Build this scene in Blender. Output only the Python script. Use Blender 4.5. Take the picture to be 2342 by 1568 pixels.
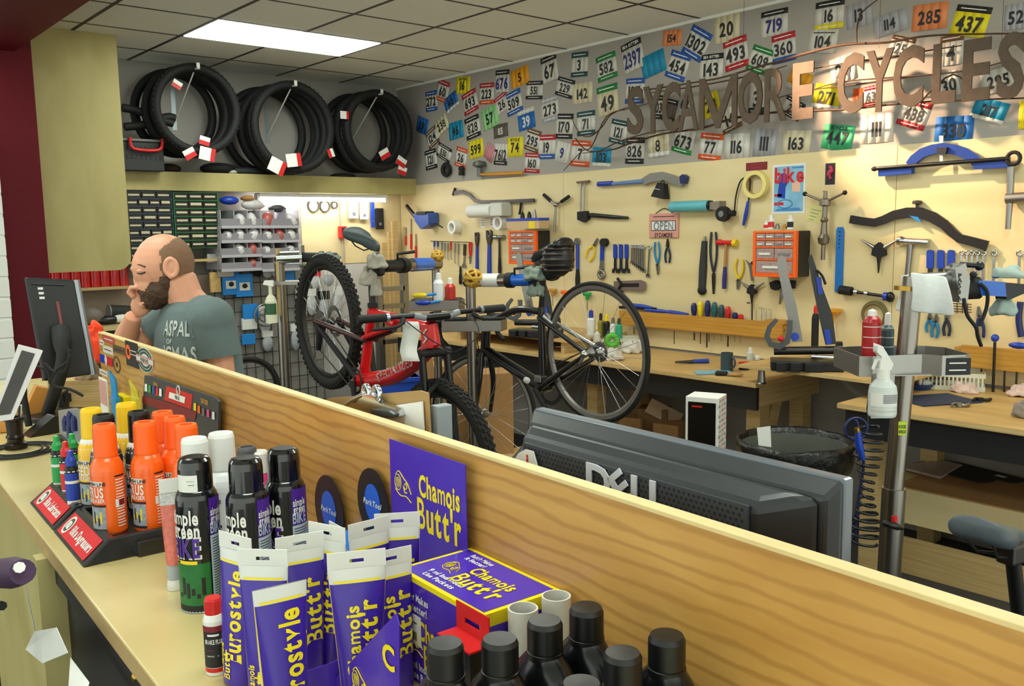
import bpy, math, random
from mathutils import Vector, Matrix
random.seed(7)
SC = bpy.context.scene
for o in list(bpy.data.objects): bpy.data.objects.remove(o)
COL = SC.collection
PI = math.pi
# ------------------------------------------------------------------ camera
FPX, YAW, PITCH, ROLL = 2046.85, .7117, -.1260, -.0161      # focal length in pixels of the 2342 x 1568 frame
EYE = 1.70
CAM = Vector((-1.789, -3.6992, EYE))
XW, YB, ZC, ZP = 3.046, 3.50, 3.026, 2.120                  # right wall, back wall, ceiling, top of plywood
FW = Vector((math.sin(YAW)*math.cos(PITCH), math.cos(YAW)*math.cos(PITCH), math.sin(PITCH)))
_r = Vector((math.cos(YAW), -math.sin(YAW), 0)); _u = _r.cross(FW)
RT = math.cos(ROLL)*_r + math.sin(ROLL)*_u; UP = -math.sin(ROLL)*_r + math.cos(ROLL)*_u
cd = bpy.data.cameras.new('camera'); cam = bpy.data.objects.new('camera', cd); COL.objects.link(cam)
cd.sensor_width = 36; cd.lens = FPX/2342*36; cd.clip_start = .02
cam.matrix_world = Matrix(((RT.x, UP.x, -FW.x, CAM.x), (RT.y, UP.y, -FW.y, CAM.y), (RT.z, UP.z, -FW.z, CAM.z), (0, 0, 0, 1)))
SC.camera = cam
# ------------------------------------------------------------------ world, exposure, lamps
w = bpy.data.worlds.new('world'); SC.world = w; w.use_nodes = True
w.node_tree.nodes['Background'].inputs[0].default_value = (.93, 1, .88, 1)
w.node_tree.nodes['Background'].inputs[1].default_value = 1.05
SC.view_settings.view_transform = 'Standard'; SC.view_settings.look = 'None'
SC.view_settings.exposure = .68; SC.view_settings.gamma = 1; SC.view_settings.use_curve_mapping = False
LAMP = dict(troffer=9.0, tube=24.0, spot=260.0)
# ------------------------------------------------------------------ pixel -> place helpers
def ray(px, py): return FW + (px-1171)/FPX*RT - (py-784)/FPX*UP
def onz(px, py, z): d = ray(px, py); return CAM + d*((z-CAM.z)/d.z)
def ony(px, py, y): d = ray(px, py); return CAM + d*((y-CAM.y)/d.y)
def onx(px, py, x): d = ray(px, py); return CAM + d*((x-CAM.x)/d.x)
def atd(px, py, dep): return CAM + ray(px, py)*dep
class Fr:                                  # an upright plane: local x to the right along it, y into it, z up
    def __init__(s, O, rz): s.O = Vector((O[0], O[1], 0)); s.rz = rz; s.M = Matrix.Translation(s.O) @ Matrix.Rotation(rz, 4, 'Z'); s.I = s.M.inverted()
    def q(s, px, py, y=0.):
        c = s.I @ CAM; d = s.I.to_3x3() @ ray(px, py); t = (y-c.y)/d.y
        return (c.x+d.x*t, c.z+d.z*t)
WALL = Fr((XW-.012, 0, 0), -PI/2)          # face of the plywood on the right wall
GREY = Fr((XW, 0, 0), -PI/2)               # painted wall above it
BACK = Fr((0, YB, 0), 0)
CA = .0529                                 # the counter runs almost along the right wall
CT = Fr((-1.4068, -2.5, 0), -PI/2-CA)      # counter front edge; local x toward the near end
ZT = 1.09                                  # counter top
# ------------------------------------------------------------------ materials
MATS = {}
def lin(c): return tuple((x/12.92 if x <= .04045 else ((x+.055)/1.055)**2.4) for x in c)
def hx(h): return lin(tuple(int(h[i:i+2], 16)/255 for i in (0, 2, 4)))
def mat(name, col, rough=.55, metal=0., var=.06, vs=14., bump=0., emit=0., alpha=1., trans=0., coat=0., spec=.5):
    if name in MATS: return MATS[name]
    if isinstance(col, str): col = hx(col)
    m = bpy.data.materials.new(name); m.use_nodes = True; MATS[name] = m
    nt = m.node_tree; N = nt.nodes; L = nt.links; b = N['Principled BSDF']
    b.inputs['Roughness'].default_value = rough; b.inputs['Metallic'].default_value = metal
    b.inputs['Base Color'].default_value = (*col, 1); b.inputs['Specular IOR Level'].default_value = spec
    if coat: b.inputs['Coat Weight'].default_value = coat; b.inputs['Coat Roughness'].default_value = .1
    if alpha < 1: b.inputs['Alpha'].default_value = alpha
    if trans: b.inputs['Transmission Weight'].default_value = trans
    if emit:
        b.inputs['Emission Color'].default_value = (*col, 1); b.inputs['Emission Strength'].default_value = emit
    if var or bump:
        tc = N.new('ShaderNodeTexCoord'); nz = N.new('ShaderNodeTexNoise'); nz.inputs['Scale'].default_value = vs; nz.inputs['Detail'].default_value = 3
        L.new(tc.outputs['Object'], nz.inputs['Vector'])
        if var:
            mx = N.new('ShaderNodeMix'); mx.data_type = 'RGBA'
            mx.inputs[6].default_value = (*[c*(1-var) for c in col], 1); mx.inputs[7].default_value = (*[min(1, c*(1+var)) for c in col], 1)
            L.new(nz.outputs['Fac'], mx.inputs[0]); L.new(mx.outputs[2], b.inputs['Base Color'])
        if bump:
            bp = N.new('ShaderNodeBump'); bp.inputs['Strength'].default_value = bump; bp.inputs['Distance'].default_value = .01
            L.new(nz.outputs['Fac'], bp.inputs['Height']); L.new(bp.outputs[0], b.inputs['Normal'])
    return m
def woodmat(name, c0, c1, c2, scale=(1, 1, 1), rough=.4, figure=1., coat=0., dist=5.):
    # grain runs where the scale is small
    m = bpy.data.materials.new(name); m.use_nodes = True; MATS[name] = m
    nt = m.node_tree; N = nt.nodes; L = nt.links; b = N['Principled BSDF']; b.inputs['Roughness'].default_value = rough
    if coat: b.inputs['Coat Weight'].default_value = coat; b.inputs['Coat Roughness'].default_value = .15
    tc = N.new('ShaderNodeTexCoord'); mp = N.new('ShaderNodeMapping'); mp.inputs['Scale'].default_value = scale
    L.new(tc.outputs['Object'], mp.inputs['Vector'])
    n1 = N.new('ShaderNodeTexNoise'); n1.inputs['Scale'].default_value = 3; n1.inputs['Detail'].default_value = 6; n1.inputs['Distortion'].default_value = .8
    L.new(mp.outputs[0], n1.inputs['Vector'])
    wv = N.new('ShaderNodeTexWave'); wv.wave_type = 'RINGS'; wv.inputs['Scale'].default_value = 1.6*figure; wv.inputs['Distortion'].default_value = dist
    wv.inputs['Detail'].default_value = 3; wv.inputs['Detail Scale'].default_value = 1.2
    L.new(mp.outputs[0], wv.inputs['Vector'])
    n2 = N.new('ShaderNodeTexNoise'); n2.inputs['Scale'].default_value = 1.1; n2.inputs['Detail'].default_value = 2
    L.new(mp.outputs[0], n2.inputs['Vector'])
    r1 = N.new('ShaderNodeValToRGB'); r1.color_ramp.elements[0].position = .25; r1.color_ramp.elements[1].position = .8
    r1.color_ramp.elements[0].color = (*hx(c0), 1); r1.color_ramp.elements[1].color = (*hx(c1), 1)
    L.new(n1.outputs['Fac'], r1.inputs[0])
    mx = N.new('ShaderNodeMix'); mx.data_type = 'RGBA'; mx.inputs[7].default_value = (*hx(c2), 1)
    L.new(r1.outputs[0], mx.inputs[6])
    ma = N.new('ShaderNodeMath'); ma.operation = 'MULTIPLY'
    rp = N.new('ShaderNodeMapRange'); rp.inputs[1].default_value = .62; rp.inputs[2].default_value = 1.0; rp.inputs[4].default_value = .75
    L.new(wv.outputs['Fac'], rp.inputs[0]); L.new(rp.outputs[0], ma.inputs[0]); L.new(n2.outputs['Fac'], ma.inputs[1])
    L.new(ma.outputs[0], mx.inputs[0]); L.new(mx.outputs[2], b.inputs['Base Color'])
    return m
# ------------------------------------------------------------------ mesh builder
class MB:
    def __init__(s): s.v = []; s.f = []; s.m = []; s.sm = []; s.M = None
    def add(s, vs, fs, mi=0, smooth=False):
        o = len(s.v)
        for p in vs:
            p = Vector(p)
            s.v.append(s.M @ p if s.M else p)
        for f in fs: s.f.append([i+o for i in f]); s.m.append(mi); s.sm.append(smooth)
        return s
    def box(s, a, b, mi=0):                 # two opposite corners
        x0, x1 = sorted((a[0], b[0])); y0, y1 = sorted((a[1], b[1])); z0, z1 = sorted((a[2], b[2]))
        return s.add([(x0,y0,z0),(x1,y0,z0),(x1,y1,z0),(x0,y1,z0),(x0,y0,z1),(x1,y0,z1),(x1,y1,z1),(x0,y1,z1)],
                     [(0,3,2,1),(4,5,6,7),(0,1,5,4),(1,2,6,5),(2,3,7,6),(3,0,4,7)], mi)
    def cb(s, c, d, mi=0, rot=None):        # centre, size, rotation matrix
        old = s.M; t = Matrix.Translation(c) @ (rot.to_4x4() if rot else Matrix()); s.M = (old @ t) if old else t
        s.box((-d[0]/2, -d[1]/2, -d[2]/2), (d[0]/2, d[1]/2, d[2]/2), mi); s.M = old; return s
    def ring(s, c, x, y, r, n): return [Vector(c)+x*(r*math.cos(2*PI*i/n))+y*(r*math.sin(2*PI*i/n)) for i in range(n)]
    def tube(s, P, r, n=8, mi=0, closed=False, caps=True, smooth=True):
        P = [Vector(p) for p in P]; k = len(P); R = r if isinstance(r, (list, tuple)) else [r]*k
        T = []
        for i in range(k):
            a = P[(i-1) % k] if closed or i > 0 else P[i]; b = P[(i+1) % k] if closed or i < k-1 else P[i]
            T.append((b-a).normalized() if (b-a).length > 1e-9 else Vector((0, 0, 1)))
        up = Vector((0, 0, 1)) if abs(T[0].z) < .9 else Vector((1, 0, 0))
        x = T[0].cross(up).normalized(); vs = []
        for i in range(k):
            x = (x - T[i]*x.dot(T[i])).normalized(); y = T[i].cross(x); vs += s.ring(P[i], x, y, R[i], n)
        fs = []
        for i in range(k if closed else k-1):
            j = (i+1) % k
            for q in range(n): fs.append((i*n+q, i*n+(q+1) % n, j*n+(q+1) % n, j*n+q))
        s.add(vs, fs, mi, smooth)
        if caps and not closed:
            s.add(vs[:n], [list(range(n))[::-1]], mi); s.add(vs[-n:], [list(range(n))], mi)
        return s
    def cyl(s, a, b, r, r2=None, n=16, mi=0, caps=True): return s.tube([a, b], [r, r if r2 is None else r2], n, mi, caps=caps)
    def lathe(s, prof, n=20, at=(0, 0, 0), mi=0, M=None, smooth=True):   # profile of (r, z[, material]) upward
        old = s.M
        t = Matrix.Translation(at) @ (M.to_4x4() if M else Matrix()); s.M = (old @ t) if old else t
        for a, b in zip(prof[:-1], prof[1:]):
            m = a[2] if len(a) > 2 else mi
            ca = [(math.cos(2*PI*i/n), math.sin(2*PI*i/n)) for i in range(n)]
            if a[0] < 1e-6 and b[0] < 1e-6: continue
            if a[0] < 1e-6: s.add([(0, 0, a[1])]+[(b[0]*c, b[0]*q, b[1]) for c, q in ca], [(0, (i+1) % n+1, i+1) for i in range(n)], m, False)
            elif b[0] < 1e-6: s.add([(0, 0, b[1])]+[(a[0]*c, a[0]*q, a[1]) for c, q in ca], [(0, i+1, (i+1) % n+1) for i in range(n)], m, False)
            else: s.add([(a[0]*c, a[0]*q, a[1]) for c, q in ca]+[(b[0]*c, b[0]*q, b[1]) for c, q in ca],
                        [(i, (i+1) % n, n+(i+1) % n, n+i) for i in range(n)], m, smooth and abs(a[1]-b[1]) > 1e-6)
        s.M = old; return s
    def sph(s, c, r, n=12, mi=0, rot=None):
        r = r if isinstance(r, (tuple, list)) else (r, r, r); h = n//2; vs = []; fs = []
        for j in range(h+1):
            t = PI*j/h
            for i in range(n):
                p = Vector((r[0]*math.sin(t)*math.cos(2*PI*i/n), r[1]*math.sin(t)*math.sin(2*PI*i/n), r[2]*math.cos(t)))
                vs.append((rot @ p if rot else p)+Vector(c))
        for j in range(h):
            for i in range(n): fs.append((j*n+i, (j+1)*n+i, (j+1)*n+(i+1) % n, j*n+(i+1) % n))
        return s.add(vs, fs, mi, True)
    def prism(s, poly, y0, y1, mi=0, mi2=None):   # outline in local x,z pushed from y0 to y1
        n = len(poly); vs = [(p[0], y0, p[1]) for p in poly]+[(p[0], y1, p[1]) for p in poly]
        s.add(vs, [list(range(n)), list(range(n, 2*n))[::-1]], mi)
        return s.add(vs, [((i+1) % n, i, n+i, n+(i+1) % n) for i in range(n)], mi if mi2 is None else mi2)
    def prismz(s, poly, z0, z1, mi=0):
        n = len(poly); vs = [(p[0], p[1], z0) for p in poly]+[(p[0], p[1], z1) for p in poly]
        return s.add(vs, [list(range(n))[::-1], list(range(n, 2*n))]+[(i, (i+1) % n, n+(i+1) % n, n+i) for i in range(n)], mi)
    def torus(s, c, R, r, ax='y', n=32, m=8, mi=0, a0=0., a1=2*PI, sq=1.):
        full = abs(a1-a0) > 6.28; k = n if full else n+1; P = []
        for i in range(k):
            a = a0+(a1-a0)*i/n; p = (R*math.cos(a), R*math.sin(a)*sq)
            P.append(Vector(c)+Vector({'y': (p[0], 0, p[1]), 'z': (p[0], p[1], 0), 'x': (0, p[0], p[1])}[ax]))
        return s.tube(P, r, m, mi, closed=full)
    def ann(s, c, R0, R1, y, mi=0, n=24, sq=1.):       # flat printed ring
        vs = [(c[0]+r*math.cos(2*PI*i/n), y, c[1]+r*sq*math.sin(2*PI*i/n)) for r in (R0, R1) for i in range(n)]
        return s.add(vs, [(i, (i+1) % n, n+(i+1) % n, n+i) for i in range(n)], mi)
    def text(s, t, h, c=(0, 0), y=0., mi=0, cond=1., al='C', rot=0., fit=None, lean=0.):   # flat print facing -y
        if t == '~': w_ = (fit or h*5)*.9; return s.add([(c[0]-w_/2, y, c[1]-h*.15), (c[0]+w_/2, y, c[1]-h*.15), (c[0]+w_/2, y, c[1]+h*.15), (c[0]-w_/2, y, c[1]+h*.15)], [(0, 1, 2, 3)], mi)   # print too small to read
        vs, fs, wd = line_of(t); k = h/.72; wd *= k*cond
        if fit and wd > fit: cond *= fit/wd; wd = fit
        x0 = {'C': -wd/2, 'L': 0, 'R': -wd}[al]; cr, sr = math.cos(rot), math.sin(rot); out = []
        for a, b in vs:
            X = x0+a*k*cond+lean*b*k; Z = b*k-h/2; out.append((c[0]+X*cr-Z*sr, y, c[1]+X*sr+Z*cr))
        return s.add(out, fs, mi)
    def build(s, name, mats, parent=None, M=None, bevel=0, seg=2, sub=0, sol=0):
        me = bpy.data.meshes.new(name); me.from_pydata([tuple(p) for p in s.v], [], s.f)
        mats = mats if isinstance(mats, (list, tuple)) else [mats]
        for m in mats: me.materials.append(m)
        me.polygons.foreach_set('material_index', s.m); me.polygons.foreach_set('use_smooth', s.sm); me.update()
        o = bpy.data.objects.new(name, me); COL.objects.link(o)
        if parent is not None: o.parent = parent
        if M is not None: o.matrix_basis = M
        if sol: q = o.modifiers.new('s', 'SOLIDIFY'); q.thickness = sol
        if sub: q = o.modifiers.new('d', 'SUBSURF'); q.levels = sub; q.render_levels = sub
        if bevel: q = o.modifiers.new('b', 'BEVEL'); q.width = bevel; q.segments = seg; q.limit_method = 'ANGLE'; q.angle_limit = .7
        return o
# glyphs: every character used is turned into a small flat mesh once
GL = {}
CHARS = "ABCDEFGHIJKLMNOPQRSTUVWXYZabcdefghijklmnopqrstuvwxyz0123456789'!&.:,-%#$/()+*@"
def make_glyphs():
    tmp = []
    for ch in CHARS:
        cu = bpy.data.curves.new('g', 'FONT'); cu.body = ch; cu.resolution_u = 3; cu.offset = .012 if ch in 'MWNmwABR8' else .03; cu.fill_mode = 'FRONT'
        o = bpy.data.objects.new('g', cu); COL.objects.link(o); tmp.append((ch, o))
    dg = bpy.context.evaluated_depsgraph_get()
    for ch, o in tmp:
        e = o.evaluated_get(dg); me = e.to_mesh()
        vs = [(v.co.x, v.co.y) for v in me.vertices]; fs = [list(p.vertices) for p in me.polygons]
        if vs:
            x0 = min(v[0] for v in vs); x1 = max(v[0] for v in vs); GL[ch] = ([(a-x0, b) for a, b in vs], fs, x1-x0)
        e.to_mesh_clear()
    for ch, o in tmp: c = o.data; bpy.data.objects.remove(o); bpy.data.curves.remove(c)
make_glyphs()
def line_of(t):
    V = []; F = []; x = 0.
    for ch in t:
        if ch == ' ' or ch not in GL: x += .3; continue
        vs, fs, wd = GL[ch]; o = len(V); V += [(a+x, b) for a, b in vs]; F += [[i+o for i in f] for f in fs]; x += wd+.085
    return V, F, max(.01, x-.085)
# ------------------------------------------------------------------ things
def tag(o, label, cat=None, group=None, kind=None):
    if label: o['label'] = label
    if cat: o['category'] = cat
    if group: o['group'] = group
    if kind: o['kind'] = kind
    return o
def empty(name, M, label, cat, group=None):
    o = bpy.data.objects.new(name, None); COL.objects.link(o); o.empty_display_size = .05; o.matrix_basis = M
    return tag(o, label, cat, group)
class Kit:                                   # a thing rooted at a spot of an upright plane (or at a free matrix)
    def __init__(s, name, label, cat, fr, px=None, py=None, y=0., group=None, single=False, at=None):
        s.fr = fr; x, z = at if at else fr.q(px, py, y); s.x, s.z, s.y = x, z, y; s.name = name; s.lab = (label, cat, group)
        s.M = fr.M @ Matrix.Translation((x, y, z)); s.single = single
        s.root = None if single else empty(name, s.M, label, cat, group)
    def q(s, px, py, y=0.): a = s.fr.q(px, py, s.y+y); return (a[0]-s.x, a[1]-s.z)
    def p(s, px, py, y=0.): a = s.q(px, py, y); return Vector((a[0], y, a[1]))
    def poly(s, pts, y=0.): return [s.q(a, b, y) for a, b in pts]
    def path(s, pts, y=0.): return [s.p(a, b, c[0] if c else y) for a, b, *c in pts]
    def part(s, name, mb, mats, parent=None, **k):
        if s.single: o = mb.build(s.name, mats, None, s.M, **k); tag(o, *s.lab); s.root = o; return o
        return mb.build(name, mats, parent or s.root, None, **k)
def smooth_path(P, k=6):                     # Catmull-Rom through the points
    P = [Vector(p) for p in P]; out = []
    for i in range(len(P)-1):
        a = P[max(0, i-1)]; b = P[i]; c = P[i+1]; d = P[min(len(P)-1, i+2)]
        for j in range(k):
            t = j/k; out.append(.5*((2*b)+(c-a)*t+(2*a-5*b+4*c-d)*t*t+(3*b-a-3*c+d)*t**3))
    out.append(P[-1]); return out
def dup(root, M, label=None, group=None):
    r = root.copy(); COL.objects.link(r); r.matrix_basis = M
    if label: r['label'] = label
    if group: r['group'] = group
    for ch in root.children:
        c = ch.copy(); COL.objects.link(c); c.parent = r
        for g in ch.children: d = g.copy(); COL.objects.link(d); d.parent = c
    return r
def RX(a): return Matrix.Rotation(a, 4, 'X')
def RY(a): return Matrix.Rotation(a, 4, 'Y')
def RZ(a): return Matrix.Rotation(a, 4, 'Z')
def TR(*a): return Matrix.Translation(Vector(a) if len(a) == 3 else Vector(a[0]))
# common materials
WHITE = mat('white_plastic', 'e6e6e2', .4); BLACK = mat('black_plastic', '0d0e11', .35); BLKM = mat('black_matte', '111113', .7)
RUB = mat('black_rubber', '111112', .7, bump=.15, vs=60); CHROME = mat('chrome', 'c8ccd0', .18, 1., var=.02); STEEL = mat('steel', '9a9a98', .35, 1.)
ALU = mat('brushed_aluminium', '9c9a96', .42, 1., vs=40); DKST = mat('dark_steel', '4a4745', .4, .9)
BLUE = mat('tool_blue', '1b3fae', .35); BLUE2 = mat('sky_blue_plastic', '1f86d8', .4); YEL = mat('yellow_plastic', 'f0d21a', .4)
RED = mat('red_plastic', 'd01f1f', .35); ORG = mat('orange_plastic', 'ff6410', .4); GRN = mat('green_plastic', '1f9d4d', .4)
PAPER = mat('white_paper', 'e4e5e0', .7, var=.03); GOLD = mat('amber_wood', 'c08a35', .5, var=.15)
INK = mat('black_ink', '17171b', .6, var=0); GREYP = mat('grey_plastic', '6d6e70', .45)
WOOD_HANDLE = mat('hammer_handle_wood', 'b5834a', .5, var=.15)
# ================================================================== structure
M_PAINT = mat('grey_wall_paint', 'a09b94', .8, var=.03, vs=3); M_TILE = mat('ceiling_tile', 'e8eae2', .95, var=.05, vs=120, bump=.1)
M_GRID = mat('dark_ceiling_grid', '3a3230', .6); M_FLOOR = mat('dark_floor', '3b3936', .7, var=.25, vs=6)
M_PLY = woodmat('birch_plywood', 'dcc894', 'e6d5a8', 'cfb480', (.5, .5, 2.2), .5, .3)
M_PLYB = woodmat('birch_plywood_edge', 'b99a63', 'd6bc86', '9c7a48', (.6, .6, 22.), .55)
M_PLYH = woodmat('birch_panel', 'aea166', 'bbb076', '9a8b50', (2.4, 2.4, .8), .55, .5)
M_TOP = woodmat('maple_counter_top', 'cdbd82', 'd6c892', 'c0aa6c', (2., .5, 2.), .32, .5, coat=.3)
M_PART = woodmat('stained_birch', 'b98640', 'd0a258', '8a5a22', (1.1, 3., 3.6), .36, 2.6, coat=.25, dist=5.)
M_LITE = mat('lamp_diffuser', (.93, 1., .9), .5, var=0, emit=LAMP['troffer'])
def struct(name, mb, mats, parent=None, **k):
    o = mb.build(name, mats, parent, **k); o['kind'] = 'structure'; return o
X0, Y0 = -5.2, -5.4
floor = struct('floor', MB().box((X0, Y0, -.1), (XW+.1, YB+.1, 0)), M_FLOOR)
wall_r = struct('wall_right', MB().box((XW, Y0, 0), (XW+.12, YB+.12, ZC+.1)), M_PAINT)
wall_b = struct('wall_back', MB().box((X0, YB, 0), (XW, YB+.12, ZC+.1)), M_PAINT)
ceil = struct('ceiling', MB().box((X0, Y0, ZC+.05), (XW, YB, ZC+.12)), M_TILE)
T = .6096
proto = None
LI0, LI1, MJ0, MJ1 = -8, 5, -8, 6
lights = {(1, 3), (2, 3)}
TROFF = [(1, 3), (-3, 3), (1, -1), (-3, -1), (-7, 1), (1, -5), (-3, -5)]           # each lamp covers tiles (l, m) and (l+1, m)
TL = {(l+d, m) for l, m in TROFF for d in (0, 1)}
for l in range(LI0, LI1):
    for m in range(MJ0, MJ1):
        if (l, m) in TL: continue
        x0 = l*T; x1 = x0+T; y0 = m*T; y1 = min(y0+T, YB)
        if proto is None or y1-y0 < T-.01:
            mb = MB().box((.011, .011, 0), (T-.011, y1-y0-.011, .014)); o = mb.build('ceiling_tile', M_TILE, ceil)
            if y1-y0 > T-.01: proto = o
        else: o = proto.copy(); COL.objects.link(o)
        o.matrix_basis = TR(x0, y0, ZC-.002)
for l in range(LI0, LI1+1): MB().box((l*T-.012, Y0, ZC-.004), (l*T+.012, YB, ZC+.002)).build('ceiling_grid_bar', M_GRID, ceil)
for m in range(MJ0, MJ1): MB().box((X0, m*T-.010, ZC-.0035), (XW, m*T+.010, ZC+.002)).build('ceiling_grid_bar', M_GRID, ceil)
MB().box((XW-.012, Y0, ZC-.02), (XW, YB, ZC)).build('wall_angle_trim', M_TILE, ceil)
for i, (l, m) in enumerate(TROFF):
    vis = i == 0
    r = empty('ceiling_lamp', TR(l*T+T, m*T+T/2, ZC), 'bright rectangular fluorescent ceiling lamp above the hanging tyres' if vis else 'fluorescent ceiling lamp over the shop floor outside the picture', 'lamp', None if vis else 'ceiling lamps outside the picture')
    MB().box((-T+.02, -T/2+.02, -.008), (T-.02, T/2-.02, .006)).build('diffuser', M_LITE, r)
    f = MB()
    for a, b in (((-T+.006, -T/2+.006, -.004), (T-.006, -T/2+.02, .02)), ((-T+.006, T/2-.02, -.004), (T-.006, T/2-.006, .02)), ((-T+.006, -T/2+.02, -.004), (-T+.02, T/2-.02, .02)), ((T-.02, -T/2+.02, -.004), (T-.006, T/2-.02, .02))): f.box(a, b)
    f.build('frame', WHITE, r)
# plywood on the right wall: sheets with a fine joint
js = [YB-.02, WALL.q(1289, 500)[0]*-1, WALL.q(2047, 500)[0]*-1, -3.9, Y0]
for a, b in zip(js[:-1], js[1:]):
    o = MB().box((XW-.012, b+.0015, .87), (XW, a-.0015, ZP)).build('plywood_sheet', M_PLY, wall_r, bevel=.001, seg=1)
# counter
cr = empty('service_counter', CT.M, 'maple topped service counter with a dark front in the foreground', 'counter')
XL = CT.q(228, 800, .402)[0]; MB().prismz([(1.4, 0), (1.4, .42), (XL, .42), (XL, .53), (-3.1, .53), (-3.1, 0)], ZT-.032, ZT).build('counter_top', M_TOP, cr, bevel=.002)
MB().box((-3.1, -.0005, ZT-.034), (1.4, .012, ZT-.003)).build('plywood_edge', mat('plywood_edge_band', 'b89b68', .6, var=.15, vs=40), cr)
M_DKF = mat('dark_counter_front', '201f1e', .55, var=.3, vs=4)
MB().box((-.74, .03, .1), (1.4, .06, ZT-.034)).build('front_panel', M_DKF, cr)
MB().box((-.74, .012, ZT-.09), (1.4, .03, ZT-.034)).build('front_rail', M_DKF, cr)
MB().box((-.78, -.02, 0), (-.74, .5, ZT-.034)).build('side_panel', M_PLYH, cr)
MB().box((-3.1, .03, 0), (-.78, .06, ZT-.034)).build('back_panel', M_PLYH, cr)
b_ = CT.q(308, 1548, .012); MB().sph((b_[0], .012, b_[1]), (.008, .005, .008), mi=0).build('brass_screw', mat('brass', 'b9964a', .3, 1.), cr)
# partition panel standing on the counter
WPF = .402                                  # its face, measured across the counter
pr = empty('counter_divider', CT.M, 'long stained plywood divider standing along the counter', 'divider')
ZD = 1.384
xl = CT.q(228, 800, WPF)[0]
MB().box((xl, WPF, ZT+.0005), (1.35, WPF+.018, ZD)).build('panel', M_PART, pr)
MB().box((xl, WPF-.0008, ZD-.003), (1.35, WPF+.0188, ZD+.003)).build('top_edge', mat('pale_plywood_edge', 'dcc48c', .5, var=.12, vs=30), pr, bevel=.001)
# hanging plywood panel, red column and beam at the left
yp = onz(200, 72, ZC).y
a = ony(88, 345, yp); b = ony(283, 345, yp); c = ony(284, 617, yp)
R_ = .09; x1 = b.x; zb = c.z
poly = [(a.x-.4, ZC), (a.x-.4, zb)]+[(x1-R_+R_*math.sin(t*PI/12), zb+R_-R_*math.cos(t*PI/12)) for t in range(7)]+[(x1, ZC)]
o = MB().prism(poly, yp, yp+.02).build('plywood_end_board', M_PLYH); tag(o, 'plywood end panel hanging from the ceiling beside the red column', 'panel')
M_REDC = mat('maroon_paint', '5e0e1a', .6, var=.08, spec=.2)
yc = yp-.25; p = ony(103, 500, yc)
struct('trim_1', MB().box((p.x-.42, yc, 0), (p.x, yc+.22, ZC)), M_REDC, bevel=.004)
q1 = onz(88, 82, ZC-.22); 
struct('trim_2', MB().box((q1.x-.34, Y0, ZC-.22), (q1.x, yc+.02, ZC)), M_REDC, bevel=.006)
# deep shelf on the back wall
ys = 3.22; zt, zb = 2.178, 2.036
x0 = ony(200, 400, ys).x
sh = empty('storage_shelf', TR((x0+XW)/2, ys, 2.1), 'deep plywood shelf under the hanging tyres on the back wall', 'shelf')
w_ = (XW-x0)/2-.002
MB().box((-w_, 0, zb-2.1), (w_, .02, zt-2.1)).build('front_board', M_PLYH, sh, bevel=.002)
MB().box((-w_, .02, zt-2.1-.03), (w_, YB-ys-.002, zt-2.1-.01)).build('shelf_board', M_PLYH, sh)
# plywood on the back wall under the shelf
xq = ony(690, 560, YB).x
MB().box((xq, YB-.012, ony(760, 603, YB).z), (XW-.001, YB, zb+.1)).build('plywood_sheet', M_PLY, wall_b)
o = MB().box((xq, YB-.03, 0.4), (XW-.35, YB, ony(760, 605, YB).z)).build('white_wall_board', mat('white_board', 'c6c3bf', .6), wall_b)
# ================================================================== things on the service counter
def arc(mb, r, a0, a1, z0, z1, mi, n=10, e=.0005):      # a printed patch around an upright cylinder, degrees, 0 faces -y
    vs = []; n = max(2, int(abs(a1-a0)/9))
    for i in range(n+1):
        a = math.radians(a0+(a1-a0)*i/n); R = r+e
        vs += [(R*math.sin(a), -R*math.cos(a), z0), (R*math.sin(a), -R*math.cos(a), z1)]
    mb.add(vs, [(2*i, 2*i+2, 2*i+3, 2*i+1) for i in range(n)], mi, True)
def wtext(mb, t, h, r, a, z, mi, cond=1., e=.0011, fit=None, up=False, al='C'):
    tm = MB(); tm.text(t, h, (0, 0), 0, 0, cond, al, PI/2 if up else 0, fit)
    R = r+e; c = math.radians(a)
    mb.add([(R*math.sin(c+p.x/R), -R*math.cos(c+p.x/R), z+p.z) for p in tm.v], tm.f, mi)
def face_rz(P, off=0.): d = CAM-P; return math.atan2(d.y, d.x)+PI/2+math.radians(off)
def base_at(px, py, r, z=ZT):
    P = onz(px, py, z); d = Vector((P.x-CAM.x, P.y-CAM.y, 0)).normalized(); return P+d*r
def up_to(P, px, py): return Fr(P, -YAW).q(px, py)[1]   # height at which a plumb line through P meets the pixel row
ROOTS = {}
def bottle(name, label, cat, P, prof, mats, cap=None, off=0., dec=None, n=24, group=None, capmat=0, capn='cap'):
    r = empty(name, TR(P) @ RZ(face_rz(P, off)), label, cat, group)
    mb = MB().lathe(prof, n)
    body = mb.build('body', mats, r)
    if cap: MB().lathe(cap, n).build(capn, mats[capmat] if not isinstance(capmat, bpy.types.Material) else capmat, r, bevel=.0012)
    if dec:
        d = MB(); dec(d); d.build('printed_label', mats, body)
    return r
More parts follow.
